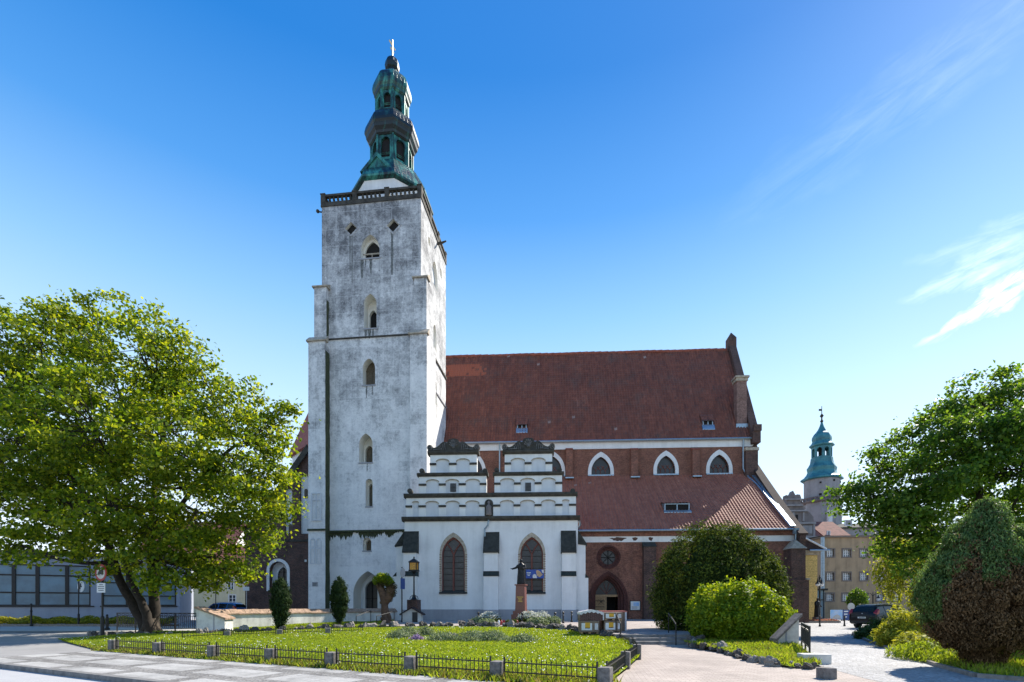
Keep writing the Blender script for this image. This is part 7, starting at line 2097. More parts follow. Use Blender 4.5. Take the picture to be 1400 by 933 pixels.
# ------------------------------------------------------------------ low fence of the lawn
FR = []
for px in (155, 217, 291, 370.5, 453.5, 561.5, 680, 828):
    k = (px - 700) / F; Y = 9.75 / (0.446 * k + 0.895); FR.append(Vector((k * Y, Y, GZ)))
RT = [FR[-1], Vector((2.83, 12.75, GZ)), Vector((3.66, 14.95, GZ)), Vector((4.22, 17.9, GZ)), Vector((4.25, 20.3, GZ))]
def lz(v, e=0.0): return Vector((v.x, v.y, lawn_z(v.x, v.y) + e))
BK = [lz(at(px, 870, 1).xy.to_3d() if False else on(px, py, z)) for px, py, z in ((243, 874, 0.22), (311, 870.5, 0.26), (382, 868, 0.3), (448, 866, 0.33), (500, 864.5, 0.35))]
ORD = ('first', 'second', 'third', 'fourth', 'fifth', 'sixth', 'seventh', 'eighth')
def stone_post(p, label, ang, h=0.38, w=0.25, seed=0, group='granite posts of the low lawn fence'):
    rr = random.Random(seed); m = MB()
    a = w / 2
    q = [rr.uniform(-0.012, 0.012) for _ in range(16)]
    m.add([(-a + q[0], -a + q[1], -0.15), (a + q[2], -a + q[3], -0.15), (a + q[4], a + q[5], -0.15), (-a + q[6], a + q[7], -0.15),
           (-a + q[8], -a + q[9], h + q[10] * 0.8), (a + q[11], -a + q[12], h + q[13] * 0.8), (a + q[14], a + q[15], h), (-a + q[0], a + q[3], h + q[5] * 0.8)],
          [(0, 3, 2, 1), (4, 5, 6, 7), (0, 1, 5, 4), (1, 2, 6, 5), (2, 3, 7, 6), (3, 0, 4, 7)])
    return single(m, 'stone_post', M['granite'], p, label, 'post', group, rz=ang, bevel=0.015)
def fence_panel(p, q, label, gap=0.15, hs=(0.16, 0.36), top=0.45, sp=0.105, lean=0.0, group='iron panels of the low lawn fence'):
    d = q - p; L = d.length; ang = math.atan2(d.y, d.x); sl = d.z / L
    T = thing('fence_panel', label, 'fence', p, ang, group)
    r = MB()
    for h in hs:
        r.box(gap, L - gap, -0.010, 0.010, h - 0.013, h + 0.013)
    for x in (gap + 0.02, L - gap - 0.02): r.box(x - 0.016, x + 0.016, -0.016, 0.016, -0.1, top + 0.03)
    r.v = [(x, y, z + x * sl) for x, y, z in r.v]
    r.build_each('rail', M['iron'], T, off=(0, 0, 0))
    n = max(3, int((L - 2 * gap) / sp)); pk = MB()
    for i in range(1, n):
        x = gap + (L - 2 * gap) * i / n; e = 0.006
        hh = top + 0.008 * math.sin(i * 12.9)
        pk.box(x - e, x + e, -e - 0.001, e + 0.001, hs[0] - 0.075, hh - 0.05)
        pk.add([(x - 0.014, -0.004, hh - 0.05), (x, -0.012, hh - 0.05), (x + 0.014, 0.004, hh - 0.05), (x, 0.012, hh - 0.05), (x, 0, hh + 0.01), (x, 0, hh - 0.075)],
               [(0, 1, 4), (1, 2, 4), (2, 3, 4), (3, 0, 4), (1, 0, 5), (2, 1, 5), (3, 2, 5), (0, 3, 5)])
    pk.v = [(x, y, z + x * sl) for x, y, z in pk.v]
    po = pk.build('pickets', M['iron'], T, off=(0, 0, 0)); po['kind'] = 'stuff'
    return T
for i, p in enumerate(FR):
    lb = ('square granite post at the left end of the front lawn fence' if i == 0 else 'square granite post at the right front corner of the lawn fence' if i == 7 else '%s square granite post from the left along the front of the lawn' % ORD[i])
    stone_post(p, lb, ROT + 0.03 * math.sin(i * 5), seed=i)
for i in range(7):
    fence_panel(FR[i], FR[i + 1], '%s low black iron fence panel from the left along the front of the lawn' % ORD[i])
RL = ('nearest', 'second nearest', 'second farthest', 'farthest')
for i in range(1, 5):
    d = RT[i] - RT[i - 1]
    stone_post(RT[i], '%s granite post of the lawn fence beside the paved path, past the front corner' % RL[i - 1], math.atan2(d.y, d.x), h=0.44, w=0.22, seed=20 + i)
for i in range(4):
    fence_panel(RT[i], RT[i + 1], '%s low iron fence panel beside the paved path to the church' % RL[i], gap=0.13, sp=0.11)
for i, p in enumerate(BK):
    if 0 < i < 4: stone_post(p, '%s small granite post from the left in the back fence of the lawn' % ORD[i - 1], 0.3, h=0.26, w=0.24, seed=30 + i, group='granite posts of the back lawn fence')
for i in range(4):
    fence_panel(BK[i], BK[i + 1], '%s low iron panel from the left in the back fence below the yews' % ORD[i], hs=(0.12, 0.27), top=0.34, group='iron panels of the back lawn fence')

# ------------------------------------------------------------------ stones edging the lawn and the bed
VAR = []
for k in range(7):
    m = MB().blob((0, 0, 0), (1, 1, 1), seed=100 + k, amp=0.7, sub=3)
    me_o = m.build('stone', [M['rock'], M['rock_pale']][0] if k % 4 else M['rock_pale'], None, off=(0, 0, 0))
    VAR.append(me_o.data); bpy.data.objects.remove(me_o)
def rock(p, r, rr, label, group, h=None):
    o = bpy.data.objects.new('stone', rr.choice(VAR)); COL.objects.link(o)
    h = h or r * rr.uniform(0.6, 1.0)
    o.location = (p[0], p[1], p[2] + h * 0.35); o.scale = (r * rr.uniform(0.85, 1.3), r * rr.uniform(0.7, 1.0), h)
    o.rotation_euler = (rr.uniform(-0.3, 0.3), rr.uniform(-0.3, 0.3), rr.uniform(0, 6.28))
    tag(o, label, 'stone', group); return o
def rock_line(pts, step, r0, r1, label, group, seed, jit=0.12, h=None):
    rr = random.Random(seed); pts = [Vector(p) for p in pts]
    for p, q in zip(pts[:-1], pts[1:]):
        L = (q - p).length; s = 0
        while s < L:
            r = rr.uniform(r0, r1); c = p + (q - p) * min(1, s / L)
            rock((c.x + rr.gauss(0, jit), c.y + rr.gauss(0, jit), c.z), r, rr, label, group, h and h * rr.uniform(0.7, 1.4)); s += step * r / ((r0 + r1) / 2)
rock_line([lz(Vector((-7.5, 30.0)), 0.05), lz(Vector((0, 29.2)), 0.05), lz(Vector((2.75, 25.6)), 0.05)], 0.34, 0.20, 0.36, 'rough grey boulder in the row between lawn and church square', 'boulders between lawn and square', 5)
rock_line([lz(Vector((3.0, 25.2))), lz(Vector((3.9, 22.6))), lz(Vector((4.2, 21.3)))], 0.6, 0.2, 0.36, 'rough boulder at the right end of the lawn by the steps', 'boulders at the lawn end by the steps', 6)
rock_line([Vector((-15.6, 25.3, 0.26)), Vector((-11.6, 27.8, 0.33)), Vector((-8.0, 29.9, 0.40))], 0.34, 0.20, 0.34, 'rough grey boulder in the row below the columnar yews', 'boulders below the columnar yews', 7)
rock_line([Vector((-22.2, 26.9, 0.14)), Vector((-20.6, 26.3, 0.16)), Vector((-17.6, 25.8, 0.2)), Vector((-15.9, 25.4, 0.22))], 0.46, 0.18, 0.34, 'low flat stone edging the ground under the large maple', 'stones round the large maple', 8, h=0.14)
rock_line([Vector((7.7, 20.9, 0.2)), Vector((6.75, 19.3, 0.2)), Vector((6.95, 17.2, 0.16))], 0.42, 0.18, 0.32, 'large rounded boulder below the lime green shrub', 'boulders below the lime shrub', 9)
rock_line([Vector((6.95, 16.8, 0.14)), Vector((6.75, 14.8, 0.14)), Vector((6.8, 13.3, 0.13)), Vector((7.3, 12.75, 0.13)), Vector((7.75, 12.95, 0.13))], 0.30, 0.12, 0.21, 'dark jagged stone edging the grassy bed beside the paved path', 'stones edging the bed by the path', 10, jit=0.05)

# ------------------------------------------------------------------ white boundary wall with tiled coping
def build_wall():
    p = Vector((-16.3, 27.2)); q = Vector((-8.9, 39.0)); d = q - p; L = d.length
    W = thing('boundary_wall', 'peeling whitewashed wall with clay tile coping below the bell tower', 'wall', (p.x, p.y, 0.2), math.atan2(d.y, d.x))
    m = MB().box(0, L, -0.18, 0.18, -0.3, 1.0); m.build('masonry', M['white_old'], W, off=(0, 0, 0))
    c = MB(); n = int(L / 0.42); rr = random.Random(9)
    for i in range(n):
        x0, x1 = L * i / n, L * (i + 1) / n - 0.006; e = rr.uniform(-0.012, 0.012)
        c.prism([(-0.25, 1.0 + e), (0, 1.22 + e), (0.25, 1.0 + e), (0.25, 1.06 + e), (0, 1.29 + e), (-0.25, 1.06 + e)], lambda s, t, dd: (dd, s, t), x0, x1)
    c.build('coping', M['coping'], W, off=(0, 0, 0))
    # the stepped end wing towards the street
    g_ = MB(); Yw = 26.4
    x0, x1 = (272 - 700) * Yw / F, (314 - 700) * Yw / F
    return W
build_wall()
def wing(name, label, x0, x1, y0, y1, zb, zl, zr, matw):
    cx, cy = (x0 + x1) / 2, (y0 + y1) / 2
    Wd = thing(name, label, 'wall end', (cx, cy, zb))
    w, h = x1 - x0, (y1 - y0) / 2
    m = MB().prism([(-w / 2, -0.2), (w / 2, -0.2), (w / 2, zr - zb), (-w / 2, zl - zb)], lambda s, t, d: (s, d, t), -h, h)
    xp = 0.12 * w * (1 if zl > zr else -1)
    m.build('masonry', matw, Wd, off=(0, 0, 0))
    s = (zr - zl) / w; e = 0.09
    c = MB(); n = 4
    for i in range(n):
        a = -w / 2 - e + (w + 2 * e) * i / n; b = -w / 2 - e + (w + 2 * e) * (i + 1) / n - 0.006
        za, zb_ = zl - zb + s * (a + w / 2) + 0.004, zl - zb + s * (b + w / 2) + 0.004
        c.prism([(a, za), (b, zb_), (b, zb_ + 0.09), (a, za + 0.09)], lambda s_, t, d: (s_, d, t), -h - 0.08, h + 0.08)
    c.build('coping', M['coping'] if matw is M['white_old'] else M['coping_grey'], Wd, off=(0, 0, 0))
    k = MB().box(xp - 0.03, xp + 0.03, -h - 0.012, -h + 0.01, -0.15, (zl + zr) / 2 - zb - 0.05)
    k.build('joint', M['plinth'], Wd, off=(0, 0, 0))
    return Wd
M['coping_grey'] = plain('weathered_coping', (0.20, 0.165, 0.14), 0.9, var=0.5, scale=6, bmp=0.4)
Y_ = 26.6
wing('wall_end', 'white end of the boundary wall with sloping tiled cap beside the iron railing', (275 - 700) * Y_ / F, (313 - 700) * Y_ / F, 26.2, 27.0, 0.2, 1.52, 1.0, M['white_old'])
Y_ = 18.3
wing('wall_end', 'white wall end with sloping cap behind the lime shrub and the iron railing', (1061 - 700) * Y_ / F, (1089 - 700) * Y_ / F, 18.15, 18.5, 0.12, 0.52, 1.24, M['stonewhite'])

# ------------------------------------------------------------------ railings and handrails
def railing(name, label, p, q, h, bars, deco=True, low=0.12, nposts=2, scroll=False):
    p, q = Vector(p), Vector(q); d = q - p; L = math.hypot(d.x, d.y); ang = math.atan2(d.y, d.x); sl = d.z / L
    T = thing(name, label, 'railing', p, ang)
    m = MB()
    for i in range(nposts):
        x = L * i / (nposts - 1); m.box(x - 0.025, x + 0.025, -0.025, 0.025, -0.15, h)
    m.v = [(x, y, z + x * sl) for x, y, z in m.v]; m.build_each('post', M['iron'], T, off=(0, 0, 0))
    m = MB()
    for z, t in ((h, 0.025), (h - 0.16, 0.014), (low + 0.1, 0.016)):
        m.box(-0.03, L + 0.03, -t, t, z - t, z + t)
    m.v = [(x, y, z + x * sl) for x, y, z in m.v]; m.build('rail', M['iron'], T, off=(0, 0, 0))
    m = MB()
    for i in range(1, bars):
        x = L * i / bars; m.box(x - 0.011, x + 0.011, -0.010, 0.010, low + 0.11, h - 0.17)
    m.v = [(x, y, z + x * sl) for x, y, z in m.v]; bo = m.build('bars', M['iron'], T, off=(0, 0, 0)); bo['kind'] = 'stuff'
    if deco:
        m = MB(); n = max(3, int(L / 0.4))
        for i in range(n):
            x0, x1 = L * i / n + 0.05, L * (i + 1) / n - 0.05; zc = h - 0.085
            pts = [((x0 + x1) / 2 + (x1 - x0) / 2 * math.cos(a), 0, zc + 0.052 * math.sin(a)) for a in np.linspace(0, 2 * math.pi, 13)]
            m.tube(pts, 0.012, 5)
            if scroll:
                m.tube([((x0 + x1) / 2 + 0.10 * math.cos(a), 0, low + 0.26 + 0.10 * math.sin(a)) for a in np.linspace(0, 5.2, 10)], 0.011, 4)
        m.v = [(x, y, z + x * sl) for x, y, z in m.v]; mo = m.build('ornament', M['iron'], T, off=(0, 0, 0)); mo['kind'] = 'stuff'
    return T
railing('iron_railing', 'black wrought iron railing with scrolls behind the trunks of the large maple', (-23.6, 30.6, 0.2), (-17.0, 27.6, 0.22), 1.05, 42, nposts=5, scroll=True)
railing('iron_railing', 'black iron railing between grassy bed and side street at the right', (8.72, 15.0, 0.14), (10.1, 17.85, 0.16), 0.93, 18, nposts=3, low=0.22)
single(MB().box(-0.36, 0.36, -0.2, 0.2, -0.15, 0.27), 'stone_block', M['stonewhite'], (8.2, 13.9, GZ), 'whitewashed low stone block at the near end of the right iron railing', 'stone block', rz=-0.1, bevel=0.02)
stone_post(Vector((6.78, 11.05, GZ)), 'single grey stone post at the bottom edge between path and side street', 0.1, h=0.24, w=0.28, seed=44, group=None)
def handrail(label, pts_top, posts):
    T = thing('handrail', label, 'handrail', posts[0])
    b = Vector(posts[0]); m = MB()
    for p, z in zip(posts, [q[2] for q in pts_top]):
        m.tube([Vector((p[0], p[1], p[2] - 0.1)) - b, Vector((p[0], p[1], z)) - b], 0.024, 7)
    m.build_each('post', M['iron'], T, off=(0, 0, 0))
    MB().tube([Vector(q) - b for q in pts_top], 0.026, 7).build('rail', M['iron'], T, off=(0, 0, 0))
handrail('black tubular handrail at the right side of the church square steps', [(6.85, 22.4, 1.36), (6.5, 20.3, 0.95)], [(6.85, 22.4, 0.5), (6.5, 20.3, 0.14)])
handrail('black tubular handrail at the left side of the church square steps beside the pallets', [(4.55, 22.4, 1.36), (4.3, 20.3, 0.97)], [(4.55, 22.4, 0.5), (4.3, 20.3, 0.14)])
for lb, x in (('left grey handrail of the small path below the pollarded tree', 0), ('right grey handrail of the small path below the pollarded tree', 1)):
    a = at(487 + 28 * x, 860, 31.0); b = at(507 + 32 * x, 856.5 + x, 32.2)
    handrail(lb, [(a.x, a.y, a.z + 0.78), (b.x, b.y, b.z + 0.98)], [tuple(a), tuple(b)])

# ------------------------------------------------------------------ signs, posts, lamps
def disc(m, c, r, y0, y1, n=20):
    m.prism([(c[0] + r * math.cos(2 * math.pi * i / n), c[1] + r * math.sin(2 * math.pi * i / n)) for i in range(n)], lambda s, t, d: (s, d, t), y0, y1)
def sign_pole(T, h, r=0.032, mat='iron', col=0.0):
    m = MB().tube([(0, 0, -0.2), (0, 0, h)], r, 8)
    if col: m.tube([(0, 0, 0), (0, 0, col), (0, 0, col + 0.05)], [r * 1.9, r * 1.9, r], 8)
    m.build('pole', M[mat], T, off=(0, 0, 0))
p = on(140, 871, GZ)
T = thing('road_sign', 'round red rimmed no lorries sign with text plate on a black pole by the maple', 'road sign', (p.x, p.y, GZ), R(-20))
sign_pole(T, 3.6, 0.045, col=1.0)
zc = 3.22; m = MB(); disc(m, (0, zc), 0.42, -0.075, -0.05); so = m.build('sign_disc', M['signred'], T, off=(0, 0, 0))
m = MB(); disc(m, (0, zc), 0.315, -0.079, -0.0755); m.build('sign_face', M['platew2'] if 'platew2' in M else M['stonewhite'], so, off=(0, 0, 0))
m = MB()
m.prism([(-0.22, zc - 0.08), (0.2, zc - 0.08), (0.2, zc + 0.15), (-0.06, zc + 0.15), (-0.06, zc + 0.09), (-0.14, zc + 0.09), (-0.22, zc + 0.0)], lambda s, t, d: (s, d, t), -0.083, -0.0795)
disc(m, (-0.13, zc - 0.09), 0.045, -0.0835, -0.0796, 10); disc(m, (0.11, zc - 0.09), 0.045, -0.0835, -0.0796, 10)
m.build('lorry_symbol', M['signblack'], so, off=(0, 0, 0))
po = MB().box(-0.31, 0.31, -0.07, -0.05, 2.22, 2.7).build('text_plate', M['platew'], T, off=(0, 0, 0))
m = MB(); rr = random.Random(12)
for i, (w0, w1) in enumerate(((-0.12, 0.16), (-0.24, 0.25), (-0.2, 0.25), (-0.18, 0.2))):
    x = w0
    while x < w1:
        l = rr.uniform(0.04, 0.09); m.box(x, min(x + l, w1), -0.074, -0.0705, 2.60 - i * 0.095, 2.635 - i * 0.095); x += l + 0.018
m.build('lettering', M['signblack'], po, off=(0, 0, 0))
p = at(107.5, 858, 38.0)
T = thing('road_sign', 'round white sign turned aside on a thin black pole before the low hedge', 'road sign', (p.x, p.y, 0.15), R(-22))
sign_pole(T, 3.75, 0.04, col=0.9)
m = MB(); disc(m, (0.16, 2.95), 0.42, 0.05, 0.075); so = m.build('sign_disc', M['platew'], T, off=(0, 0, 0))
m = MB(); m.prism([(0.02, 2.75), (0.14, 2.75), (0.14, 2.9), (0.3, 2.9), (0.3, 3.0), (0.18, 3.05), (0.26, 3.16), (0.1, 3.2), (0.04, 3.0)], lambda s, t, d: (s, d, t), 0.044, 0.0495)
m.build('symbol', M['signblack'], so, off=(0, 0, 0))
p = at(337, 835, 47)
T = thing('road_sign', 'round white red rimmed sign on a pole at the brick side wing', 'road sign', (p.x, p.y, 0.2), R(-5))
sign_pole(T, 4.1, 0.04, 'signback')
m = MB(); disc(m, (0, 3.65), 0.34, -0.07, -0.05); so = m.build('sign_disc', M['signred'], T, off=(0, 0, 0))
m = MB(); disc(m, (0, 3.65), 0.25, -0.075, -0.0705); m.build('sign_face', M['platew'], so, off=(0, 0, 0))
MB().box(-0.3, 0.3, -0.07, -0.05, 2.85, 3.2).build('text_plate', M['platew'], T, off=(0, 0, 0))
p = at(295, 830, 44)
T = thing('road_sign', 'dark back of a round sign on a thin pole before the cream house', 'road sign', (p.x, p.y, 0.2), R(20))
sign_pole(T, 3.6, 0.035, 'signblack'); m = MB(); disc(m, (0, 3.2), 0.36, 0.05, 0.075); m.build('sign_disc', M['signblack'], T, off=(0, 0, 0))
p = at(549.5, 850, 36.0)
T = thing('road_sign', 'pair of road signs seen edge on upon one pole left of the lantern pier', 'road sign', (p.x, p.y, 0.5), R(74))
sign_pole(T, 3.9, 0.045)
m = MB(); disc(m, (0, 3.5), 0.34, -0.08, -0.05); m.build('sign_disc', M['signback'], T, off=(0, 0, 0))
MB().box(-0.3, 0.3, -0.08, -0.05, 2.35, 3.1).build('sign_plate', M['signblue'], T, off=(0, 0, 0))

def bollard(p, label, h=1.0, r=0.05, group=None, ballr=0.07):
    T = MB().lathe([(r * 1.6, -0.1), (r * 1.6, 0.12), (r, 0.16), (r, h * 0.62), (r * 1.25, h * 0.64), (r * 1.25, h * 0.69), (r * 0.9, h * 0.71), (r * 0.8, h - ballr * 2), (r * 1.1, h - ballr * 1.9)], 10).ball((0, 0, h - ballr), ballr, 10, 6)
    return single(T, 'bollard', M['iron'], p, label, 'bollard', group, smooth=False)
bollard((-35.4, 37.7, 0.15), 'slim tall black bollard at the pavement edge before the shop windows', 1.7, 0.06)
bollard(at(146.5, 861, 32).xy.to_3d() + Vector((0, 0, 0.15)), 'black bollard behind the no lorries sign', 1.0, 0.09)
for px, Y, lb in ((654, 34.0, 'small black bollard at the left corner of the monument bed'), (714, 31.3, 'small black bollard in front of the monument bed'), (759, 32.6, 'small black bollard right of the white flowering bushes'), (770, 34.5, 'small black bollard behind the monument bed on the right'), (781.5, 36.6, 'plain black bollard close to the right chapel buttress')):
    bollard(((px - 700) * Y / F, Y, PZ), lb, 0.78, 0.05, ballr=0.08)
for px, Y, lb in ((1120.8, 38.0, 'black bollard beside the flower bed near the ochre gatehouse'), (1154.5, 38.6, 'black bollard left of the black car')):
    bollard(((px - 700) * Y / F, Y, GZ), lb, 0.82, 0.05)

def lantern_pier():
    p = at(566, 850, 38.0); x, y = p.x, p.y
    T = thing('street_lantern', 'amber glass lantern on black post standing on a brick pier', 'lantern', (x, y, 0.5), R(-8))
    MB().box(-0.4, 0.4, -0.4, 0.4, 0.3, 1.62).build('brick_pier', M['brick_mix'], T, off=(0, 0, 0))
    MB().lathe([(0.2, 1.62), (0.24, 1.66), (0.12, 1.8), (0.07, 2.0), (0.055, 2.6), (0.05, 3.5), (0.16, 3.62), (0.24, 3.72)], 10).build('post', M['iron'], T, off=(0, 0, 0))
    sc = MB()
    for k in range(4):
        a = k * math.pi / 2 + 0.78; sc.tube([(0.1 * math.cos(a), 0.1 * math.sin(a), 1.95), (0.28 * math.cos(a), 0.28 * math.sin(a), 1.85), (0.34 * math.cos(a), 0.34 * math.sin(a), 1.68), (0.24 * math.cos(a), 0.24 * math.sin(a), 1.66)], 0.025, 5)
    sc.build('scroll', M['iron'], T, off=(0, 0, 0))
    g_ = MB().box(-0.24, 0.24, -0.24, 0.24, 3.83, 4.36).build('lamp_glass', M['amber'], T, off=(0, 0, 0))
    f = MB().box(-0.32, 0.32, -0.32, 0.32, 3.72, 3.829).box(-0.32, 0.32, -0.32, 0.32, 4.361, 4.44)
    for sx in (-1, 1):
        for sy in (-1, 1): f.box(sx * 0.26 - 0.025, sx * 0.26 + 0.025, sy * 0.26 - 0.025, sy * 0.26 + 0.025, 3.83, 4.36)
    f.add([(-0.32, -0.32, 4.44), (0.32, -0.32, 4.44), (0.32, 0.32, 4.44), (-0.32, 0.32, 4.44), (0, 0, 4.72)], [(0, 1, 4), (1, 2, 4), (2, 3, 4), (3, 0, 4)]); f.ball((0, 0, 4.76), 0.06)
    f.build('lantern_frame', M['iron'], T, off=(0, 0, 0))
    W = thing('wall_end', 'gabled white end of the boundary wall with dark tiles under the brick pier', 'wall end', (x + 0.05, y - 0.55, 0.5))
    MB().prism([(-0.68, -0.2), (0.68, -0.2), (0.68, 0.62), (0, 1.0), (-0.68, 0.62)], lambda s, t, d: (s, d, t), -0.55, 0.15).build('masonry', M['white_old'], W, off=(0, 0, 0))
    c = MB()
    for s in (-1, 1):
        c.prism([(0, 1.0), (s * 0.86, 0.5), (s * 0.86, 0.58), (0, 1.09)], lambda a, t, d: (a, d, t), -0.72, 0.2)
    c.build('coping', M['tile_dk'], W, off=(0, 0, 0))
    MB().box(0.05, 0.42, -0.62, -0.551, -0.1, 0.72).build('wall_box', M['signblack'], W, off=(0, 0, 0))
lantern_pier()

def street_lamp(label, px, Y, z, h, arm=0.55, rz=0.0, group='double street lamps'):
    T = thing('street_lamp', label, 'street lamp', ((px - 700) * Y / F, Y, z), rz, group)
    MB().lathe([(0.14, -0.1), (0.14, 0.4), (0.08, 0.5), (0.06, h * 0.9), (0.045, h), (0.02, h + 0.25)], 10).build('pole', M['iron'], T, off=(0, 0, 0))
    for s in (-1, 1):
        a = MB().tube([(0, 0, h - 0.35), (s * arm * 0.5, 0, h + 0.05), (s * arm, 0, h - 0.05), (s * arm, 0, h - 0.2)], 0.03, 6).build('arm', M['iron'], T, off=(0, 0, 0))
        MB().lathe([(0.03, h - 0.15), (0.07, h - 0.25), (0.10, h - 0.42), (0.24, h - 0.58)], 12, (s * arm, 0, 0)).build('lamp_shade', M['iron'], a, off=(0, 0, 0))
        MB().ball((s * arm, 0, h - 0.64), 0.22, 12, 7, 0.75).build('lamp_globe', M['lampw'], a, off=(0, 0, 0))
street_lamp('double street lamp with white globes in front of the glazed porch', 1120.5, 48, 0.1, 4.2, 0.36, 0.6)
street_lamp('double street lamp whose white globes show above the black car', 1193.5, 60, 0.1, 3.0, 0.62)

# information boards and the grey sign back
def board(label, px0, px1, py0, py1, Y, faces):
    x0, x1 = (px0 - 700) * Y / F, (px1 - 700) * Y / F; z0, z1 = EYE + (HY - py1) * Y / F, EYE + (HY - py0) * Y / F
    T = thing('information_board', label, 'notice board', ((x0 + x1) / 2, Y, 0.1)); w = x1 - x0
    m = MB().box(-w / 2, -w / 2 + 0.06, -0.03, 0.03, -0.2, z1 - 0.05).box(w / 2 - 0.06, w / 2, -0.03, 0.03, -0.2, z1 - 0.05); m.build_each('post', M['iron'], T, off=(0, 0, 0))
    b = MB().box(-w / 2 - 0.02, w / 2 + 0.02, -0.08, -0.031, z0 - 0.1, z1 - 0.1).build('panel', M[faces[0]], T, off=(0, 0, 0))
    if faces[1] == 'hill':
        q = MB().prism([(-w * 0.42, z0 - 0.05), (w * 0.4, z0 - 0.05), (w * 0.3, z0 + 0.25), (0.05 * w, z0 + 0.4), (-w * 0.2, z0 + 0.28)], lambda s, t, d: (s, d, t), -0.085, -0.0805); q.build('picture', M['signback'], b, off=(0, 0, 0))
    else:
        q = MB()
        for i in range(3): q.box(-w * 0.38, w * (0.3 - 0.1 * i), -0.085, -0.0805, z1 - 0.32 - i * 0.28, z1 - 0.2 - i * 0.28)
        q.build('print', M['platew'], b, off=(0, 0, 0))
board('blue picture board standing at the foot of the beige castle wing', 1135, 1151, 834, 847, 52, ('poster', 'hill'))
board('narrow dark blue notice board right of the blue picture board', 1152.3, 1160.5, 834, 848, 52, ('signblue', 'text'))
T = thing('road_sign', 'grey round back of a sign on a pole behind the black car', 'road sign', ((1163 - 700) * 46 / F, 46, 0.1)); sign_pole(T, 2.2, 0.035, 'signblack')
m = MB(); disc(m, (0, 1.5), 0.33, -0.07, -0.05); m.build('sign_disc', M['signback'], T, off=(0, 0, 0))

# ------------------------------------------------------------------ monuments
def robed_figure(T, z0, h, mat, arm=True, rz=0.0, name='figure'):
    m = MB(); s = h / 1.8
    def q(x, y, z): 
        return (s * (x * math.cos(rz) - y * math.sin(rz)), s * (x * math.sin(rz) + y * math.cos(rz)), z0 + s * z)
    prof = [(0.30, 0.0), (0.31, 0.08), (0.27, 0.45), (0.25, 0.8), (0.24, 1.05), (0.27, 1.25), (0.25, 1.4), (0.14, 1.5), (0.075, 1.55)]
    m.lathe([(r * s, z0 + z * s) for r, z in prof], 16, (0, 0, 0), rz, 1.0, 0.8)
    for k in range(7):                       # folds of the robe
        a = 2 * math.pi * k / 7 + 0.3; m.tube([q(0.28 * math.cos(a), 0.23 * math.sin(a), 0.03), q(0.25 * math.cos(a), 0.2 * math.sin(a), 0.6), q(0.2 * math.cos(a), 0.16 * math.sin(a), 1.1)], [0.05 * s, 0.045 * s, 0.02 * s], 6)
    c = q(0, -0.02, 1.66); m.ball(c, 0.105 * s, 12, 8, 1.2); m.tube([q(0, 0, 1.45), q(0, -0.01, 1.6)], 0.06 * s, 8)
    m.ball(q(0, -0.11, 1.65), 0.025 * s, 6, 4)
    m.lathe([(0.09 * s, c[2] + 0.09 * s), (0.07 * s, c[2] + 0.13 * s)], 10, (c[0], c[1], 0))
    if arm:                                  # one arm stretched forward, the other at the chest
        m.tube([q(-0.22, 0, 1.36), q(-0.36, -0.06, 1.18), q(-0.62, -0.12, 1.1), q(-0.7, -0.13, 1.13)], [0.09 * s, 0.085 * s, 0.06 * s, 0.03 * s], 8)
        for k in range(4): m.tube([q(-0.68, -0.10 - 0.02 * k, 1.12), q(-0.78, -0.11 - 0.025 * k, 1.13 + 0.01 * k)], 0.013 * s, 5)
        m.tube([q(0.24, 0, 1.36), q(0.33, -0.08, 1.12), q(0.14, -0.28, 1.12)], [0.09 * s, 0.08 * s, 0.05 * s], 8)
    else:
        m.tube([q(0.23, 0, 1.36), q(0.34, -0.03, 1.1), q(0.38, -0.2, 0.95)], [0.09 * s, 0.08 * s, 0.05 * s], 8)
        m.tube([q(-0.23, 0, 1.36), q(-0.33, -0.05, 1.08), q(-0.1, -0.26, 1.05)], [0.09 * s, 0.08 * s, 0.05 * s], 8)
    o = m.build(name, M[mat], T, off=(0, 0, 0))
    md = o.modifiers.new('skin', 'REMESH'); md.mode = 'VOXEL'; md.voxel_size = 0.022 * s; md.use_smooth_shade = True
    return o
Ym = 33.6; p = at(712.5, 850, Ym)
T = thing('monument', 'dark robed statue with outstretched arm on a tall red granite pedestal', 'monument', (p.x, Ym, PZ), R(-14))
m = MB().box(-0.9, 0.9, -0.8, 0.8, -0.1, 0.16); m.build('base', M['step'], T, off=(0, 0, 0), bevel=0.015)
m = MB().box(-0.55, 0.55, -0.5, 0.5, 0.161, 0.62).box(-0.46, 0.46, -0.42, 0.42, 0.621, 0.84); m.build('plinth', M['porphyry'], T, off=(0, 0, 0), bevel=0.015)
m = MB(); a, b_ = 0.33, 0.29
m.add([(-a, -a, 0.842), (a, -a, 0.842), (a, a, 0.842), (-a, a, 0.842), (-b_, -b_, 2.5), (b_, -b_, 2.5), (b_, b_, 2.5), (-b_, b_, 2.5)], [(0, 3, 2, 1), (4, 5, 6, 7), (0, 1, 5, 4), (1, 2, 6, 5), (2, 3, 7, 6), (3, 0, 4, 7)])
po = m.build('pedestal', M['porphyry'], T, off=(0, 0, 0), bevel=0.01)
MB().box(-0.36, 0.36, -0.36, 0.36, 2.501, 2.58).build('cap', M['porphyry'], T, off=(0, 0, 0), bevel=0.01)
m = MB(); rr = random.Random(5)
for i, (w0, z) in enumerate(((0.2, 1.72), (0.13, 1.62), (0.1, 1.53), (0.13, 1.44))):
    x = -w0
    while x < w0: l = rr.uniform(0.02, 0.05); m.box(x, x + l, -0.335, -0.3, z, z + 0.05); x += l + 0.014
m.build('inscription', M['gold'], po, off=(0, 0, 0))
robed_figure(T, 2.58, 1.66, 'bronze')
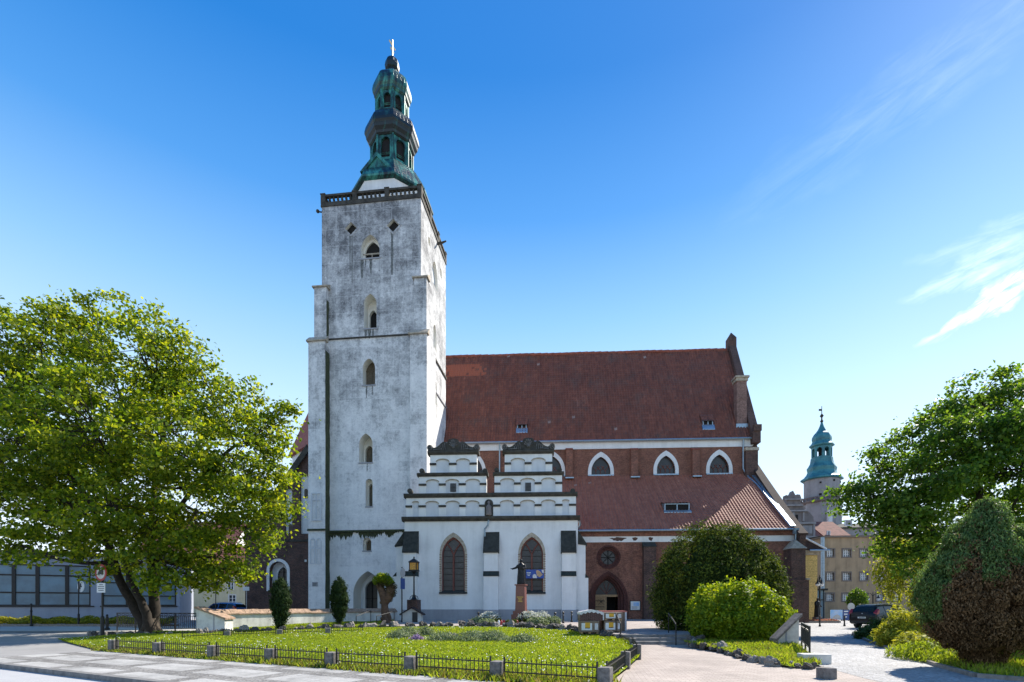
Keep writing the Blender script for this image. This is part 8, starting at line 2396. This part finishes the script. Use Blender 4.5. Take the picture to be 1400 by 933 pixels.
T = thing('bronze_statue', 'small dark statue on a low pedestal beside the ochre gatehouse', 'statue', ((1117.5 - 700) * 47 / F, 47, 0.1))
MB().box(-0.3, 0.3, -0.3, 0.3, -0.1, 0.55).build('pedestal', M['step'], T, off=(0, 0, 0), bevel=0.02)
robed_figure(T, 0.55, 1.75, 'bronze', arm=False, rz=0.5)

# planting round the monument
for lb, px, py, Y, r, h, mt, n, sd in (
    ('round bush with white blossom left of the monument', 669, 857, 32.3, 0.75, 0.75, 'whitefl', 2600, 201), ('large white blossoming bush right of the monument', 722, 857, 32.5, 0.72, 0.78, 'whitefl', 2600, 202),
    ('second white blossoming bush farther right of the monument', 740, 857, 33.0, 0.62, 0.75, 'whitefl', 2200, 203), ('low grey green plant at the left end of the monument bed', 652, 859, 31.6, 0.5, 0.4, 'greyleaf', 1300, 204),
    ('low grey green plant in front of the left white bush', 664, 860, 31.2, 0.55, 0.35, 'greyleaf', 1300, 205), ('grey green plant with pale flowers before the right white bush', 735, 860, 31.2, 0.65, 0.42, 'greyleaf', 1700, 206),
    ('grey green plant at the right end of the monument bed', 756, 858, 32.4, 0.5, 0.45, 'greyleaf', 1400, 207), ('low green plant between the candles before the monument', 699, 860, 31.4, 0.4, 0.26, 'yew', 900, 208)):
    X = (px - 700) * Y / F
    base_ = (X, Y, PZ if Y > 29.9 else lawn_z(X, Y))
    bush('flowering_bush' if mt == 'whitefl' else 'bedding_plant', lb, base_, [(r * 0.8, 0), (r, h * 0.35), (r * 0.85, h * 0.7), (r * 0.35, h)], None, 0.10, 0.07, n, sd, lumps=14, lump=0.18, depth=0.3, cat='bush' if mt == 'whitefl' else 'plant', single_mesh=True, group=None,
         mats=[M[mt], M['yew']], midx=(lambda P, rng, h=h: (P[:, 2] < h * 0.55 + rng.normal(0, 0.06, len(P))).astype(np.int32)) if mt == 'whitefl' else None)
for i, (px, Y, c, lb) in enumerate(((685.5, 31.3, 'signred', 'red grave candle left of the monument'), (689, 31.5, 'redlamp', 'dark red grave candle nearest the monument plinth'), (682, 31.2, 'lampw', 'white grave candle beside the red ones'), (707, 31.2, 'signred', 'red grave candle right of the low green plant'))):
    m = MB().lathe([(0.07, 0), (0.08, 0.02), (0.075, 0.2), (0.05, 0.24), (0.055, 0.28), (0.02, 0.31)], 10)
    single(m, 'grave_candle', M[c], ((px - 700) * Y / F, Y, PZ), lb, 'candle', 'grave candles', smooth=False)
# plants in the lawn
for lb, px, py, r, h, mt, n, sd in (
    ('low mound of grey green leaves at the left of the lawn plants', 545, 874, 0.55, 0.28, 'greyleaf', 1500, 221), ('grey green mound beside the purple flowers', 558, 872, 0.6, 0.36, 'greyleaf', 1700, 222),
    ('small patch of purple flowers in the lawn', 570, 876.5, 0.27, 0.14, 'purplefl', 600, 223), ('grey green tuft left of the lawn boulders', 582, 871, 0.45, 0.36, 'greyleaf', 1100, 224),
    ('grey green clump round the lawn boulders', 606, 877, 0.6, 0.3, 'greyleaf', 1500, 225), ('long grey green clump right of the lawn boulders', 648, 877, 0.85, 0.32, 'greyleaf', 2200, 226),
    ('grey green clump at the right of the long one', 674, 877, 0.65, 0.34, 'greyleaf', 1700, 227), ('lone low grey clump farthest right in the lawn', 714, 879, 0.6, 0.24, 'greyleaf', 1400, 228)):
    p = on(px, py, 0.27); X, Y = p.x, p.y
    bush('lawn_plant', lb, (X, Y, lawn_z(X, Y)), [(r, 0), (r * 0.95, h * 0.4), (r * 0.6, h * 0.8), (r * 0.2, h)], M[mt], 0.11, 0.035, n, sd, lumps=10, lump=0.25, core=False, depth=0.9, cat='plant', single_mesh=True, up=np.array([0, 0, 1.0]))
rr = random.Random(77)
for px, py, r, lb in ((598, 876, 0.2, 'small dark boulder left among the lawn plants'), (614, 875, 0.32, 'biggest grey boulder among the lawn plants'), (622, 873.5, 0.24, 'pale boulder behind the biggest one among the lawn plants')):
    p = on(px, py, 0.27); rock((p.x, p.y, lawn_z(p.x, p.y)), r, rr, lb, None)

# ------------------------------------------------------------------ pallets of packed stone on the square
def pack(label, px0, px1, py0, py1, Y, d, dark=False, lid=False):
    x0, x1 = (px0 - 700) * Y / F, (px1 - 700) * Y / F; z0, z1 = EYE + (HY - py1) * Y / F, EYE + (HY - py0) * Y / F
    w = x1 - x0; h = z1 - z0
    T = thing('packed_crate', label, 'crate', ((x0 + x1) / 2, Y + d / 2, z0), R(-2), 'wrapped building packages by the steps')
    MB().box(-w / 2, w / 2, -d / 2, d / 2, 0.05, h).build('carton', M['packing'], T, off=(0, 0, 0), bevel=0.02)
    m = MB()
    for x in (-w * 0.4, 0, w * 0.4): m.box(x - 0.05, x + 0.05, -d / 2 + 0.02, d / 2 - 0.02, -0.0, 0.049)
    m.build_each('runner', M['wood'], T, off=(0, 0, 0))
    lab = MB().box(-w * 0.42, w * 0.02 + w * 0.1, -d / 2 - 0.004, -d / 2 - 0.0005, h * 0.26, h * 0.82).build('label', M['platew'], T, off=(0, 0, 0))
    MB().box(-w * 0.24, w * 0.02, -d / 2 - 0.0075, -d / 2 - 0.0042, h * 0.46, h * 0.86).build('label_stripe', M['yellow'], lab, off=(0, 0, 0))
    MB().box(-w * 0.24, w * 0.02, -d / 2 - 0.0075, -d / 2 - 0.0042, h * 0.40, h * 0.459).build('print', M['signblack'], lab, off=(0, 0, 0))
    MB().box(w * 0.26, w * 0.43, -d / 2 - 0.004, -d / 2 - 0.0005, h * 0.3, h * 0.8).build('label', M['packclear'], T, off=(0, 0, 0))
    return T
Yp = 22.6
pack('lower left brown package under the dark wrapped tile stack', 793.5, 820, 849, 866.5, Yp, 0.9)
pack('lower right brown package beside the left handrail', 826.5, 851, 848.8, 865.5, Yp, 0.9)
pack('upper right brown package on top of another', 827, 851.5, 837.5, 848.3, Yp, 0.9)
x0, x1 = (793 - 700) * Yp / F, (825 - 700) * Yp / F; z0 = EYE + (HY - 848.7) * Yp / F
m = MB(); rr = random.Random(6)
w_ = x1 - x0
T = thing('tile_stack', 'stack of dark roof tiles under torn clear film on the left package', 'stack', ((x0 + x1) / 2, Yp + 0.45, z0))
for i in range(11):
    xx = -w_ / 2 + w_ * (i + 0.5) / 11; hh = 0.26 + 0.10 * math.sin(math.pi * (i + 0.5) / 11)
    m.prism([(xx - 0.042, 0), (xx + 0.042, 0), (xx + 0.042, hh), (xx, hh + 0.03), (xx - 0.042, hh)], lambda s, t, d: (s, d, t), -0.42, 0.42)
m.build('tiles', M['packdark'], T, off=(0, 0, 0))
m = MB(); n = 12; tp = []; bt = []
for i in range(n + 1):
    xx = -w_ / 2 - 0.02 + (w_ + 0.04) * i / n; hh = 0.29 + 0.12 * math.sin(math.pi * i / n)
    tp.append((xx, hh + 0.05 + rr.uniform(0, 0.03))); bt.append((xx, hh - 0.02 - 0.05 * (i % 2)))
m.prism(bt + list(reversed(tp)), lambda s, t, d: (s, d, t), -0.44, 0.44)
m.box(w_ / 2 - 0.02, w_ / 2 + 0.03, -0.43, 0.43, 0.02, 0.32)
m.build('film', M['packclear'], T, off=(0, 0, 0))
x0, x1 = (799 - 700) * 23.8 / F, (857.5 - 700) * 23.8 / F; z1 = EYE + (HY - 835.5) * 23.8 / F
T = thing('packed_crate', 'wide package with red edged lid behind the other packages', 'crate', ((x0 + x1) / 2, 24.35, PZ), 0, 'wrapped building packages by the steps')
w_ = x1 - x0
MB().box(-w_ / 2, w_ / 2 - 0.02, -0.5, 0.5, 0.0, z1 - PZ - 0.06).build('carton', M['packing'], T, off=(0, 0, 0))
MB().box(-w_ / 2 - 0.03, w_ / 2 + 0.01, -0.53, 0.53, z1 - PZ - 0.059, z1 - PZ).build('lid', M['packred'], T, off=(0, 0, 0))
MB().box(w_ / 2 - 0.1, w_ / 2 - 0.015, -0.52, -0.501, 0, z1 - PZ - 0.06).build('edge_strip', M['packclear'], T, off=(0, 0, 0))

# ------------------------------------------------------------------ cars
def build_car(label, loc, rz, paint, Lc=4.7, H=1.66, plate=True, van=True):
    T = thing('parked_car', label, 'car', loc, rz)
    hs = H / 1.68; ls = Lc / 4.76
    st = [(-2.36, .48, .74, .80, .80, .78), (-2.32, .34, .90, 1.00, .88, .82), (-2.22, .30, .98, 1.16, .915, .80), (-2.06, .28, 1.0, 1.42, .92, .73), (-1.86, .28, 1.0, 1.60, .925, .67), (-1.3, .26, 1.0, 1.66, .93, .66), (-.3, .25, .99, 1.68, .935, .665),
          (.55, .25, .97, 1.62, .935, .665), (.95, .25, .96, 1.44, .935, .70), (1.32, .25, .95, 1.14, .93, .76), (1.5, .25, .94, 1.02, .93, .80), (2.0, .28, .86, .93, .90, .78), (2.25, .32, .72, .80, .84, .74), (2.38, .42, .62, .68, .72, .66)]
    st = [(x * ls, a * hs, b * hs, c * hs, d, e) for x, a, b, c, d, e in st]
    def sec(s):
        x, zb, zs, zt, wl, wt = s
        hf = [(0, zb), (wl * .86, zb), (wl * .97, zb + .08), (wl, zb + (zs - zb) * .45), (wl * .985, zs - .05), (wl * .955, zs), (wt + .03, zt - .09 if zt - zs > .2 else zs + (zt - zs) * .6), (wt - .06, zt - .012), (wt * .5, zt + .01), (0, zt + .015)]
        return [(x, y, z) for y, z in hf] + [(x, -y, z) for y, z in reversed(hf[1:-1])]
    m = MB(); n = 0; vs = []
    for s in st:
        q = sec(s); n = len(q); vs += q
    fs = [(i * n + k, i * n + (k + 1) % n, (i + 1) * n + (k + 1) % n, (i + 1) * n + k) for i in range(len(st) - 1) for k in range(n)]
    fs += [tuple(range(n)), tuple(range((len(st) - 1) * n, len(st) * n))]
    m.add(vs, fs)
    m.build('body', M[paint], T, off=(0, 0, 0), smooth=True)
    def interp(x):
        for a, b in zip(st[:-1], st[1:]):
            if a[0] <= x <= b[0]:
                t = (x - a[0]) / (b[0] - a[0]); return [p + (q - p) * t for p, q in zip(a, b)]
        return st[-1]
    for sgn in (-1, 1):
        for xa, xb in ((-1.95, -1.22), (-1.12, -.12), (-.02, .98)):
            g_ = MB(); pts0, pts1 = [], []; N_ = 6
            for i in range(N_ + 1):
                x = (xa + (xb - xa) * i / N_) * ls; s = interp(x); zs, zt, wl, wt = s[2], s[3], s[4], s[5]
                def pt(f): 
                    z0, z1 = zs + .01, zt - .1 * hs if zt - zs > .2 else zt - .02
                    y0, y1 = wl * .955, wt + .03
                    return (x, sgn * (y0 + (y1 - y0) * f + .008), z0 + (z1 - z0) * f)
                pts0.append(pt(.06)); pts1.append(pt(.94))
            g_.add(pts0 + pts1, [(i, i + 1, N_ + 2 + i, N_ + 1 + i) for i in range(N_)])
            g_.build('side_window', M['carglass'], T, off=(0, 0, 0))
        hd = MB()
        for xh in (-.35, .75): hd.box((xh - .1) * ls, (xh + .1) * ls, sgn * .935 - .018, sgn * .935 + .022, .86 * hs, .895 * hs)
        hd.build_each('door_handle', M['chrome'], T, off=(0, 0, 0))
        tl = MB(); tl.prism([(-2.30, .98), (-2.05, 1.02), (-1.95, 1.2), (-2.03, 1.36), (-2.15, 1.24), (-2.27, 1.10)], lambda s, t, d: (s * ls, d, t * hs), sgn * .70, sgn * .925)
        tl.build('tail_lamp', M['redlamp'], T, off=(0, 0, 0))
        MB().tube([(-1.7 * ls, sgn * .62, 1.70 * hs), (.3 * ls, sgn * .62, 1.71 * hs)], .02, 6).build('roof_rail', M['chrome'], T, off=(0, 0, 0))
        MB().box(.9 * ls, 1.08 * ls, sgn * .93 - .0, sgn * 1.08, .98 * hs, 1.12 * hs).build('mirror', M[paint], T, off=(0, 0, 0), bevel=.03)
        for xw in (-1.42, 1.42):
            w_ = MB(); yy = sgn * .80
            w_.tube([(xw * ls, yy - .11, .33), (xw * ls, yy + .135 * 1, .33)] if sgn > 0 else [(xw * ls, yy + .11, .33), (xw * ls, yy - .135, .33)], .34, 22)
            wo = w_.build('wheel', M['tyre'], T, off=(0, 0, 0), bevel=.02)
            MB().tube([(xw * ls, yy + sgn * .13, .33), (xw * ls, yy + sgn * .142, .33)], .225, 16).build('rim', M['chrome'], wo, off=(0, 0, 0))
    g_ = MB(); a, b = interp(-2.18 * ls), interp(-1.97 * ls)
    g_.add([(-2.20 * ls, -.70, 1.16 * hs), (-2.20 * ls, .70, 1.16 * hs), (-1.985 * ls, .60, 1.50 * hs), (-1.985 * ls, -.60, 1.50 * hs)], [(0, 1, 2, 3)])
    g_.v = [(x - .035, y, z) for x, y, z in g_.v]
    g_.build('rear_window', M['carglass'], T, off=(0, 0, 0))
    g_ = MB(); g_.add([(1.36 * ls, -.70, 1.10 * hs), (1.36 * ls, .70, 1.10 * hs), (.72 * ls, .60, 1.57 * hs), (.72 * ls, -.60, 1.57 * hs)], [(0, 1, 2, 3)]); g_.v = [(x + .03, y, z + .02) for x, y, z in g_.v]
    g_.build('windscreen', M['carglass'], T, off=(0, 0, 0))
    if plate:
        po = MB().box(-2.40 * ls, -2.372 * ls, -.26, .26, .70 * hs, .81 * hs).build('number_plate', M['platew'], T, off=(0, 0, 0))
        t_ = MB()
        for i in range(6): t_.box(-2.403 * ls, -2.401 * ls, -.2 + i * .068, -.155 + i * .068, .725 * hs, .785 * hs)
        t_.build('lettering', M['signblack'], po, off=(0, 0, 0))
        MB().box(-2.39 * ls, -2.3 * ls, -.8, .8, .36 * hs, .50 * hs).build('bumper', M['signblack'], T, off=(0, 0, 0), bevel=.03)
        MB().ball((-2.33 * ls, 0, 1.03 * hs), .045, 10, 6).build('badge', M['chrome'], T, off=(0, 0, 0))
    return T
pc = at(1198, 858, 35.5)
fw = Vector((0.90, 0.43))
build_car('black estate car parked with its rear to the street beyond the junipers', (pc.x + 0.9, 36.2, GZ), math.atan2(fw.y, fw.x), 'carpaint')
build_car('blue car whose roof shows above the boundary wall before the cream house', ((306 - 700) * 50 / F, 50, 0.5), R(170), 'carblue', 4.1, 1.48, False)
